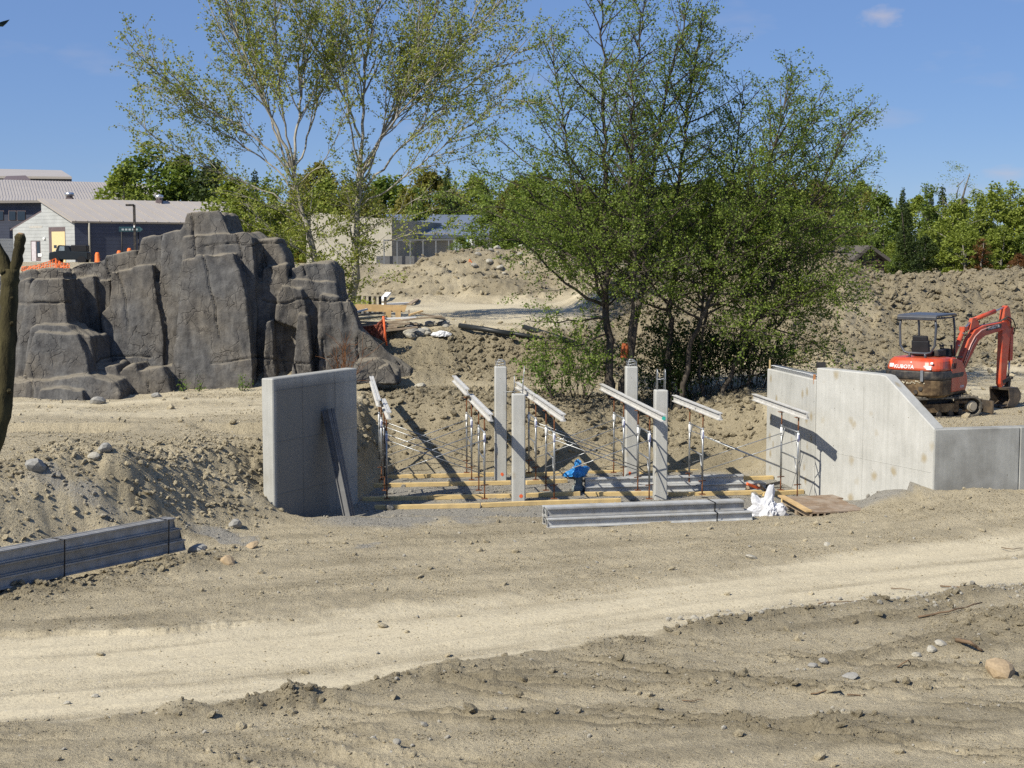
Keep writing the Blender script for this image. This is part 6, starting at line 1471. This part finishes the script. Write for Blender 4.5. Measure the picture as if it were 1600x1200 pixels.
# little log shed behind the spoil heap
SD = 66.; a_ = P_(1357, 384, SD); zf = 4.1
t = thing('log_shed', 'small brown log shed with shingled gable roof behind the spoil heap', 'shed', (a_.x, SD, zf)); off = t.location
M_LOG = siding('brown_log', (.085, .055, .04), 3.2, .25); M_SHING = simple('grey_shingle', (.085, .075, .065), .9, var=.3, scale=5)
eL, eR = P_(1331, 405, SD), P_(1387, 405, SD); B_k = Vector((-2.4, 3.4, 0))
poly('gable_wall', [Vector((eL.x + .15, SD, zf - .6)), Vector((eR.x - .15, SD, zf - .6)), eR + Vector((-.15, 0, .02)), a_ + Vector((0, 0, -.1)), eL + Vector((.15, 0, .02))], M_LOG, t, .15)
for k in range(6): b = MB(); zz = zf + .05 + .20 * k; b.tube([(eL.x + .18 - off.x, -.02, zz - off.z), (eR.x - .18 - off.x, -.02, zz - off.z)], .095, 6); (b.build('log', M_LOG, t) if zz < eL.z else b.bm.free())
for nm, e in (('left', eL), ('right', eR)):
    e2 = e + (e - a_) * .05
    poly('roof', [e2 + Vector((0, -.35, 0)), e2 + B_k, a_ + B_k + Vector((.0, 0, .02)), a_ + Vector((0, -.35, .02))], M_SHING, t, .07, n=Vector((0, 0, 1)))
    b = MB(); b.beam(e2 + Vector((0, -.38, -.04)) - off, a_ + Vector((0, -.38, -.03)) - off, .05, .14); b.build('barge_board', M_SHING, t)
poly('side_wall', [Vector((eL.x + .15, SD, zf - .6)), Vector((eL.x + .15, SD, zf - .6)) + B_k, eL + B_k + Vector((.15, 0, 0)), eL + Vector((.15, 0, 0))], M_LOG, t, .12)
poly('corner_board', [Vector((eL.x + .02, SD - .06, zf - .6)), Vector((eL.x + .30, SD - .06, zf - .6)), eL + Vector((.30, -.06, .1)), eL + Vector((.02, -.06, 0))], M_BEIGE, t, .06)

# parked pickup with its load, seen before the long wall
tp_ = P_(110, 410, 108); zg = hgt(tp_.x, 108) 
zg = P_(110, 411, 108).z - .1
t = thing('pickup_truck', 'dark pickup truck parked before the service building', 'pickup truck', (tp_.x, 108, zg), R(8))
M_TRUCK = simple('dark_truck_paint', (.02, .025, .03), .35, var=.1)
b = MB(); pr = [(-1.45, .35), (1.4, .35), (1.4, .95), (.2, .98), (.0, 1.42), (-.75, 1.44), (-.95, 1.0), (-1.42, .88)]
b.prism([(x, z) for x, z in pr], 1.5).bevel(.05); b.build('body', M_TRUCK, t)
for x in (-.95, .95):
    for s in (-.72, .72): w3 = MB().tube([(x, s - .1, .32), (x, s + .1, .32)], .32, 14).build('wheel', M_SEAT, t)
b = MB(); b.prism([(-.70, 1.02), (-.28, 1.02), (-.28, 1.36), (-.62, 1.36)], 1.53); b.build('window', simple('truck_window', (.25, .3, .33), .1), t)
b = MB(); b.box((.75, 0, 1.2), (1.15, 1.4, .5)).bevel(.04); b.build('cargo_cover', M_SEAT, t)
# orange drums, and orange safety mesh on the ground before the building
M_SAFE = simple('orange_plastic', (.80, .17, .035), .6, var=.25, scale=3)
for px, py, d, lb in ((186, 394, 106, 'orange marker drum left of the lamp post'), (202, 390, 107, 'small orange marker drum just left of the lamp post'), (152, 397, 104, 'orange marker drum right of the pickup truck')):
    p = P_(px, py, d); zg = P_(px, py + 8, d).z; o = MB().tube([(0, 0, 0), (0, 0, .1), (0, 0, .12), (0, 0, .7), (0, 0, .85)], [.26, .26, .2, .17, .1], 12).build('marker_drum', M_SAFE); o.location = (p.x, d, zg - .35); prop(o, lb, 'marker drum', 'orange drums by the lamp post')
def mesh_sheet(label, pts, mat, name='safety_fence', nx=22, nz=7, post=None, sag=.1, seed=1):
    """open plastic net between a run of top/bottom points"""
    rg = random.Random(seed); b = MB(); g = {}
    for i in range(nx + 1):
        u = i / nx * (len(pts) - 1); k = min(int(u), len(pts) - 2); f = u - k
        lo_, hi_ = pts[k][0].lerp(pts[k + 1][0], f), pts[k][1].lerp(pts[k + 1][1], f)
        for j in range(nz + 1): g[i, j] = lo_.lerp(hi_, j / nz) + Vector((rg.uniform(-1, 1) * .02, rg.uniform(-1, 1) * .05, -sag * math.sin(math.pi * ((u % 1))) * j / nz))
    for i in range(nx + 1):
        for j in range(nz + 1):
            if i < nx: b.beam(g[i, j], g[i + 1, j], .02, .035)
            if j < nz: b.beam(g[i, j], g[i, j + 1], .03, .02, Vector((0, 1, 0)))
    o = b.build(name, mat); prop(o, label, 'safety fence', 'orange safety net pieces'); return o
def run(px_list, d, top, bot): return [(P_(px, b_, d), P_(px, t_, d)) for px, t_, b_ in zip(px_list, top, bot)]
mesh_sheet('orange safety net sagging before the pickup truck', run((34, 60, 86, 96, 108), 70, (417, 414, 404, 410, 412), (424, 424, 424, 426, 424)), M_SAFE, nx=30, nz=4, sag=.02, seed=2)
mesh_sheet('crumpled orange net on the bank below the yard fence', run((733, 745, 758), 72, (405, 412, 418), (426, 428, 421)), M_SAFE, nx=8, nz=5, seed=3)
mesh_sheet('orange net piece on top of the bank beside the alder crown', run((808, 822, 838), 73, (408, 402, 401), (414, 413, 411)), M_SAFE, nx=8, nz=4, seed=4)
mesh_sheet('small orange net scrap low on the far bank', run((715, 728), 69, (440, 443), (452, 455)), M_SAFE, nx=5, nz=4, seed=5)
# ================================================================ MIDDLE-DISTANCE DEBRIS
def slab(label, name, a, b_, wd, th, mat, cat='board', group=None, roll=0.0):
    m = MB(); a, b_ = Vector(a), Vector(b_); up = Vector((math.sin(roll), 0, math.cos(roll))); m.beam(a, b_, wd, th, up); o = m.build(name, mat); c = (a + b_) / 2
    for v in o.data.vertices: v.co -= c
    o.location = c; return prop(o, label, cat, group)
def gpt(px, py, d, dz=0.0): p = P_(px, py, d); p.z = hgt(p.x, p.y) + dz; return p
DP = 45.6
t = thing('plywood_barrier', 'tan plywood barrier sheet on two uprights above the rubble', 'barrier', tuple(gpt(595, 495, DP))); off = t.location
poly('sheet', [P_(554, 486, DP), P_(632, 488, DP), P_(636, 477, DP), P_(555, 475, DP)], M_PLY, t, .03)
for px in (607, 622): poly('upright', [P_(px - 4.2, 500, DP - .05), P_(px + 4.2, 500, DP - .05), P_(px + 4.2, 484, DP - .05), P_(px - 4.2, 484, DP - .05)], M_PLY, t, .03)
poly('post', [P_(638, 500, DP), P_(640, 500, DP), P_(640, 484, DP), P_(638, 484, DP)], M_WOODO, t, .05)
planks = [(548, 494, 600, 488, .2, M_WOODO), (552, 500, 602, 494, .18, M_PLY), (556, 508, 640, 500, .2, M_WOODO), (560, 503, 652, 506, .2, M_WOODO), (580, 512, 640, 505, .22, M_WOODO), (600, 498, 650, 496, .12, M_WHITE), (630, 500, 690, 494, .2, M_WOODO), (655, 490, 695, 497, .2, M_WOODO), (668, 495, 698, 500, .2, M_STONE), (640, 492, 660, 486, .15, M_PLY), (545, 490, 574, 483, .16, M_WHITE), (565, 516, 620, 511, .2, M_WOODO), (600, 517, 652, 511, .18, M_WOODO)]
adj = ('thin pale', 'orange tan', 'long grey', 'crossing grey', 'low grey', 'short whitish', 'right hand grey', 'upper right grey', 'rightmost pale', 'short tan', 'leftmost white', 'lowest left grey', 'lowest right grey')
for k, (x0, y0, x1, y1, wd, mt) in enumerate(planks):
    da = 45.2 - (max(y0, 486) - 490) * .055
    slab('%s plank in the timber heap right of the rock' % adj[k], 'scrap_plank', P_(x0, y0, da), P_(x1, y1, da + .2), wd, .05, mt, 'plank', 'scrap planks heaped right of the rock')
slab('white plank lying at the foot of the far bank', 'scrap_plank', gpt(598, 469, 63, .08), gpt(640, 464, 65, .08), .25, .08, M_WHITE, 'plank')
slab('grey plank end beside the white plank on the far path', 'scrap_plank', gpt(640, 467, 64, .06), gpt(652, 463, 66, .06), .2, .06, M_WOODO, 'plank')
slab('short white block leaning at the poplar foot', 'scrap_block', gpt(597, 462, 66, .1), gpt(607, 455, 67, .3), .25, .1, M_WHITE, 'block')
slab('grey pipe lying slanted on the far bank', 'steel_pipe', P_(678, 455, 69.5), P_(700, 440, 71.5), .12, .12, M_GALV, 'pipe')
for k, (x0, x1, lb) in enumerate(((718, 800, 'black pipe along the lower edge of the upper path, left length'), (752, 850, 'black pipe along the lower edge of the upper path, middle length'), (818, 905, 'black pipe at the path edge running behind the alder leaves'))):
    a, c = P_(x0, 509 + (x0 - 718) * .155, 44.6), P_(x1, 509 + (x1 - 718) * .155 + 1, 43.6); a.z = max(a.z, hgt(a.x, a.y) + .05); c.z = max(c.z, hgt(c.x, c.y) + .05)
    m = MB().tube([a, a.lerp(c, .5) + Vector((0, 0, .02)), c], .085 if k != 1 else .07, 8); o = m.build('black_pipe', simple('black_pipe_plastic', (.02, .022, .022), .45)); prop(o, lb, 'pipe', 'black pipes along the upper path')
for k in range(6):                                       # stakes under the poplar
    px = 562 + k * 8.0; p = gpt(px, 480, 53.5); o = MB().box((0, 0, .3), (.10, .08, .75)).build('wood_stake', M_WOODO if k % 2 else M_DARKSTEEL); o.location = p; prop(o, ('first', 'second', 'third', 'fourth', 'fifth', 'sixth')[k] + ' stake from the left in the short row below the poplars', 'stake', 'row of stakes below the poplars')
# orange net on a post by the rock flank
mesh_sheet('faded orange net hanging from an orange post by the rock flank', [(P_(564, 514, 42.9), P_(566, 511, 42.9)), (P_(585, 525, 42.9), P_(588, 508, 42.9)), (P_(602, 534, 42.9), P_(599, 498, 42.9))], simple('faded_orange_net', (.24, .075, .045), .85), nx=16, nz=9, sag=.0, seed=6)
o = MB().tube([P_(604, 540, 42.85), P_(599, 494, 42.85)], .035, 6).build('net_post', M_ORANGE); prop(o, 'orange stake holding the faded net by the rock flank', 'stake')
# rubble of pale broken stone beside the planks and on the far bank
def stone_mesh(seed, name='stone', jag=.2, flat=.7):
    bm = bmesh.new(); bmesh.ops.create_icosphere(bm, subdivisions=2, radius=1); rs = random.Random(seed); off = Vector((seed * 3.1, seed * 1.7, 0))
    for v in bm.verts:
        n1 = mnoise.noise(v.co * 1.1 + off); v.co = v.co * (1 + jag * 1.8 * n1); v.co.z *= flat
    for f in bm.faces: f.smooth = False
    me = bpy.data.meshes.new(name); bm.to_mesh(me); bm.free(); return me
SM = [stone_mesh(k) for k in range(6)]
for me in SM: me.materials.append(M_STONE)
M_STONEW = simple('whitish_stone', (.36, .335, .275), .85, var=.3, scale=4, bump=.2); M_STONET = simple('tan_boulder', (.36, .27, .165), .85, var=.3, scale=4, bump=.3); M_STONEG = simple('grey_stone', (.27, .26, .235), .85, var=.3, scale=4, bump=.3)
def stone(label, px, py, d, r, mat=None, group=None, flat=1.0, name='stone', dz=None):
    p = P_(px, py, d) if dz is None else gpt(px, py, d, dz); k = int(px * 7 + py) % 6
    if dz is None: p.z = hgt(p.x, p.y) + r * .22
    o = link(name, SM[k], None, None, p, (random.Random(px).uniform(-.3, .3), .2, px % 6.28)); o.scale = (r * 1.15, r * .95, r * flat)
    if mat: o.material_slots[0].link = 'OBJECT'; o.material_slots[0].material = mat
    return prop(o, label, 'stone', group)
rs_ = random.Random(12)
for k in range(34):
    px = 636 + rs_.uniform(0, 62); py = 490 + rs_.uniform(0, 24) - (8 if px > 670 else 0)
    p = P_(px, py, 45.3 - (py - 490) * .06); stone('one of the pale rubble stones tipped beside the scrap planks', px, py, p.y, rs_.uniform(.06, .17), [M_STONEW, M_STONE, M_STONEG][k % 3], 'pale rubble tipped beside the scrap planks', name='rubble_stone')
for k in range(24):
    px = 728 + rs_.uniform(0, 150); py = 400; d = 73.0 + rs_.uniform(-3.0, 2.0)
    stone('one of the pale broken rocks along the crest of the far bank', px, py, d, rs_.uniform(.08, .20), [M_STONEW, M_STONE, M_STONE][k % 3], 'pale broken rocks on the crest of the far bank', name='rubble_stone')
# white sacks on the rubble slope
def crumple(name, label, cat, loc, size, mat, seed, pts, sub=4, amp=.35):
    """crumpled sheet plastic: hull of a few lobes, folded by ridged noise"""
    bm = bmesh.new(); bmesh.ops.create_icosphere(bm, subdivisions=sub, radius=1); off = Vector((seed * 7.3, seed * 2.1, seed))
    for v in bm.verts:
        d = v.co.normalized(); r = .55
        for q, w_, sh in pts: r = max(r, w_ * max(0, d.dot(Vector(q).normalized())) ** sh)
        f = 1 - abs(mnoise.noise(d * 2.2 + off)) * 2; f2 = 1 - abs(mnoise.noise(d * 5 + off)) * 2; f3 = 1 - abs(mnoise.noise(d * 10 + off)) * 2
        r *= 1 + amp * (.6 * f + .35 * f2 + .15 * f3 - .6)
        v.co = Vector((d.x * r * size[0], d.y * r * size[1], max(-.12, d.z * r) * size[2]))
    me = bpy.data.meshes.new(name); bm.to_mesh(me); bm.free(); o = link(name, me, mat, None, loc); return prop(o, label, cat)
M_SACK = simple('white_plastic_sheet', (.60, .60, .61), .45, var=.06, scale=3, spec=.4); M_TARP = simple('blue_tarpaulin', (.035, .24, .56), .40, var=.25, scale=3, spec=.4)
crumple('white_sack', 'small white sack lying on the rubble slope below the upper path', 'sack', P_(690, 524, 44.0), (.34, .25, .26), M_SACK, 5, [((1, 0, .2), .9, 2), ((-1, 0, .1), .9, 2)])
p = atz(1198, 800, -.05)
crumple('white_sack', 'big crumpled white plastic sack at the end of the beam bundle', 'sack', Vector((p.x, p.y + .12, hgt(p.x, p.y) + .02)), (.46, .36, .62), M_SACK, 2, [((.25, 0, 1), 1.02, 7), ((-.62, 0, .62), .92, 7), ((1, 0, .12), 1.0, 3), ((-.9, -.2, .1), .85, 3), ((.2, -1, .1), .9, 3)], sub=5)
p = atz(902, 768, -.2)
t = thing('tarp_covered_stand', 'bright blue tarpaulin bundled over a small stand among the shoring', 'tarpaulin', (p.x, p.y, -.2))
cr_ = crumple('tarpaulin', None, None, (0, 0, 0), (.34, .30, .36), M_TARP, 9, [((.05, 0, 1), .95, 5), ((-.85, -.2, -.1), 1.0, 3), ((.7, 0, .35), .9, 3), ((.5, -.2, -.6), .9, 2), ((0, -1, 0), .8, 2)], sub=5, amp=.3); cr_.parent = t; cr_.location = (0, 0, .42)
for v in cr_.data.vertices: v.co.z = max(v.co.z, -.1) if v.co.z > -.05 else v.co.z
MB().tube([(.02, 0, 0), (.02, 0, .14), (.03, 0, .16), (.02, 0, .40)], [.17, .15, .10, .12], 10).build('stand', simple('grey_green_metal', (.25, .27, .25), .6), t)
MB().box((-.02, .0, .30), (.40, .1, .05), Matrix.Rotation(.25, 3, 'Y')).build('cross_arm', M_WOODO, t)
# wooden form panel lying by the wing wall
q = [atz(1222, 783, 0.0), atz(1266, 808, 0.0), atz(1352, 803, 0.0), atz(1318, 783, 0.0)]
c = (q[0] + q[1] + q[2] + q[3]) / 4; c.z = hgt(c.x, c.y) 
t = thing('form_panel', 'brown wooden formwork panel on joists lying before the wing wall', 'formwork panel', tuple(c)); off = Vector((c.x, c.y, 0))
up_ = [(v - off) for v in q]
ex = (up_[2] - up_[1]); ey = (up_[0] - up_[1])
for k in range(4):                                        # top planks
    a = up_[1] + ey * (k + .5) / 4; m = MB(); m.beam(a + Vector((0, 0, .205 + .004 * (k % 2))), a + ex * (1 - .03 * (k % 3)) + Vector((0, 0, .20)), ey.length / 4 - .012, .03); m.build('plank', M_FORM if k else M_PLY if False else M_FORM, t)
for k in range(9):
    a = up_[1] + ex * (.02 + .96 * k / 8); m = MB(); m.beam(a + Vector((0, 0, .14)), a + ey + Vector((0, 0, .14)), .04, .10); m.build('joist', M_WOODO, t)
for f in (.12, .5, .88):
    a = up_[1] + ey * f; m = MB(); m.beam(a + Vector((0, 0, .045)), a + ex + Vector((0, 0, .045)), .09, .09); m.build('bearer', M_WOODO, t)
m = MB(); m.beam(up_[1] + Vector((-.03, 0, .25)), up_[0] + Vector((-.03, 0, .25)), .14, .035); m.build('edge_plank', M_PLY, t)
# scraps by the abutment foot
for k, (px, py, r_, lb) in enumerate(((1178, 760, .4, 'orange tipped scrap of wood behind the white sack'), (1192, 763, .7, 'short brown scrap of wood behind the white sack'), (1206, 757, -.3, 'dark splintered scrap at the abutment foot'), (1168, 764, 1.2, 'grey slanted scrap at the end of the loose beams'))):
    p = atz(px, py, -.12); o = MB().box((0, 0, 0), (.42, .09, .06), Matrix.Rotation(r_, 3, 'Y') @ Matrix.Rotation(r_, 3, 'Z')).build('scrap_wood', [M_ORANGE, M_FORM, M_DARKSTEEL, M_WOODO][k]); o.location = p; prop(o, lb, 'wood scrap')
# ================================================================ FOREGROUND STONES, STICKS, SAPLING
def gst(label, px, py, r, mat=None, flat=1.0, name='stone', group=None):
    p = atz(px, py, 0.02); return stone(label, px, py, p.y, r * (.8 if r < .15 else 1), mat, group, flat, name)
gst('large tan boulder half sunk at the right edge of the foreground', 1562, 1052, .19, M_STONET, .85, 'boulder')
gst('pale stone left of the tan boulder', 1470, 1012, .10, M_STONEW); gst('rounded grey stone in the right foreground', 1270, 1038, .085, M_STONEG); gst('smaller grey stone beside the rounded one', 1287, 1034, .07, M_STONEG)
gst('flat bluish stone right of centre in the foreground', 1328, 1056, .11, M_STONEG, .5); gst('white pebble pair near the stick, larger one', 1432, 1024, .07, M_STONEW); gst('white stone under the curved branch', 1455, 1018, .09, M_STONEW)
gst('pale flat stone before the road at the right', 1174, 870, .12, M_STONEW, .6); gst('small pale stone above the road at right', 1292, 850, .08, M_STONEW); gst('dark lump on the middle of the road', 598, 972, .10, M_SOIL, .7); gst('small dark lump on the road, right of the larger one', 636, 980, .05, M_SOIL); gst('dark lump on the far side of the road', 718, 956, .05, M_SOIL)
gst('small white pebble on the left of the road', 148, 1078, .05, M_STONEW); gst('small white pebble near the left road edge', 104, 1089, .05, M_STONEW); gst('white stone in the near ground below the windrow', 582, 1154, .06, M_STONEW); gst('pale stone at the bottom right of centre', 620, 1166, .06, M_STONE)
stone('large grey stone in the soil left of the wall', 366, 757, 27.6, .16, M_STONEG); stone('dark boulder on the left soil mound', 58, 770, 25.6, .20, M_STONEG); stone('grey stone near the top of the left soil mound', 165, 730, 26.6, .15, M_STONEG); stone('pale stone beside the grey one on the left mound', 148, 735, 26.4, .11, M_STONEW)
stone('tan stone low on the slope right of the beam bundle', 357, 890, 24.6, .14, M_STONET); stone('flat tan stone on the grey gravel slope', 394, 835, 26.0, .13, M_STONET, flat=.6); stone('dark stone right behind the end of the left beam bundle', 310, 872, 25.5, .17, M_STONEG)
stone('pale angular boulder on the spoil heap', 1252, 467, 53.5, .28, M_STONEW); stone('pale stone on the heap behind the excavator arm', 1562, 552, 48.5, .2, M_STONET); stone('dark stone by the rock foot, left one', 245, 618, 38.5, .13, M_STONEG); stone('pale stone by the rock foot, right one', 184, 615, 38.6, .12, M_STONE); stone('grey stone on the plateau before the rock', 153, 637, 36.8, .2, M_STONEG)
stone('light stone lying right of the rock toe', 656, 578, 40.2, .16, M_STONEW)
M_STICK = simple('dry_stick', (.17, .115, .07), .9, var=.4)
def stick(label, pts, r, seed=0):
    rg = random.Random(seed); P = []
    for px, py, dz in pts: p = atz(px, py, dz); p.z = hgt(p.x, p.y) + dz; P.append(p)
    Q = []
    for a, c in zip(P, P[1:]):
        for k in range(4): Q.append(a.lerp(c, k / 4) + Vector((rg.uniform(-.012, .012), rg.uniform(-.02, .02), rg.uniform(-.004, .01))))
    Q.append(P[-1]); o = MB().tube(Q, [r * (1 - .5 * k / len(Q)) for k in range(len(Q))], 6).build('stick', M_STICK); prop(o, label, 'stick')
stick('longest straight stick lying by the crushed stone row', [(1436, 968, .03), (1480, 964, .05), (1534, 949, .09)], .018, 1)
stick('thin straight stick lying on the road at right', [(1278, 937, .02), (1345, 934, .02)], .010, 2); stick('forked twig on the road near the right edge', [(1470, 909, .03), (1500, 913, .04), (1530, 921, .02)], .014, 3)
stick('short twig on the road', [(1392, 912, .02), (1424, 914, .02)], .009, 4); stick('curved brown branch arching over the ground at right', [(1494, 1011, .02), (1515, 1007, .13), (1535, 1019, .02)], .035, 5)
stick('small upright bent twig in the right foreground', [(1402, 1045, .02), (1418, 1037, .09), (1424, 1038, .03)], .012, 6); stick('pale stick lying low in the foreground, right', [(1324, 1084, .02), (1352, 1084, .02)], .012, 7); stick('pale stick left of the similar one in the foreground', [(1268, 1084, .02), (1296, 1084, .02)], .011, 8)
stick('twig low in the centre foreground', [(1066, 1094, .02), (1082, 1096, .02), (1098, 1093, .02)], .008, 9); stick('loop of wire at the right end of the road', [(1565, 850, .03), (1580, 854, .05), (1598, 850, .02)], .010, 10)
gst('pale boulder fragment at the right end of the road', 1585, 866, .06, M_STONEW)
# sapling close to the camera at the left edge
M_SAP = bark_material('sapling_bark', (.020, .016, .010), (.085, .072, .032), 6.0)
SPD = 6.0
def sp(px, py, dd=0.0): return P_(px, py, SPD + dd)
p0 = sp(-150, 950); p0.z = hgt(p0.x, p0.y) - .05
t = thing('sapling', 'dark sapling trunk with a pruned fork close by at the left edge', 'tree', tuple(p0)); off = t.location
rg = random.Random(4)
def wob(pts, n=5):
    Q = []
    for a, c in zip(pts, pts[1:]):
        for k in range(n): Q.append(a.lerp(c, k / n) + Vector((rg.uniform(-.002, .002), rg.uniform(-.003, .003), 0)))
    return Q + [pts[-1]]
Q = wob([p0, sp(-70, 810), sp(-18, 712), sp(1, 650), sp(9, 570), sp(13, 500), sp(15, 450), sp(18, 420)]); n = len(Q)
m = MB().tube([v - off for v in Q], [.047 - .012 * k / n + .003 * rg.uniform(-1, 1) for k in range(n)], 12)
m.tube([v - off for v in wob([sp(16, 440), sp(26, 410), sp(30, 388), sp(33, 367)])], [.030, .026, .024, .022, .022, .023, .024, .022, .021, .022, .022, .021, .022, .023, .024, .018][:16], 10)
m.tube([v - off for v in wob([sp(15, 440), sp(4, 405), sp(-12, 375), sp(-40, 330), sp(-60, 200), sp(-50, 60)], 3)], [.030 - .0014 * k for k in range(16)], 9)
for px, py, s_ in ((8, 424, .014), (3, 520, .012), (22, 505, .010), (22, 466, .010), (18, 610, .012)): 
    c = sp(px, py) - off; m.tube([c + Vector((-.004, -.02, -.004)), c + Vector((.002, -.034, .006))], [s_, s_ * .6], 7)
m.build('trunk', M_SAP, t)
m = MB().tube([sp(33, 368) - off, sp(33.6, 364) - off], [.017, .012], 9); m.build('cut_end', simple('cut_wood', (.30, .20, .11), .8), t)
m = MB(); a = sp(-50, 60); m.tube([a - off, sp(-20, 45) - off, sp(-2, 41) - off], [.008, .005, .003], 5); m.build('twig', M_SAP, t)
lf = [sp(-6, 41), sp(4, 41.5, .01), sp(10, 36, .02), sp(14.5, 30.5, .03), sp(5, 33, .01), sp(-4, 36)]
m = MB(); m.add([v - off for v in lf] + [v - off + Vector((0, .004, 0)) for v in lf], [(0, 1, 2, 3, 4, 5), (11, 10, 9, 8, 7, 6)] + [(i, (i + 1) % 6, (i + 1) % 6 + 6, i + 6) for i in range(6)]); m.build('leaf', simple('dark_leaf', (.02, .03, .012), .6), t)
# small weeds at the rock foot
for k, (px, d, lb) in enumerate(((284, 39.7, 'small green weed at the foot of the rock, left'), (310, 39.6, 'tiny weed at the middle of the rock foot'), (377, 39.5, 'brightest green weed at the foot of the rock, right'))):
    shrub(lb, px, 600, d, .28 if k != 2 else .38, .3, 5, 70 + k, M_LEAFS, M_BARKA, leaf=.06, dens=40, name='weed')
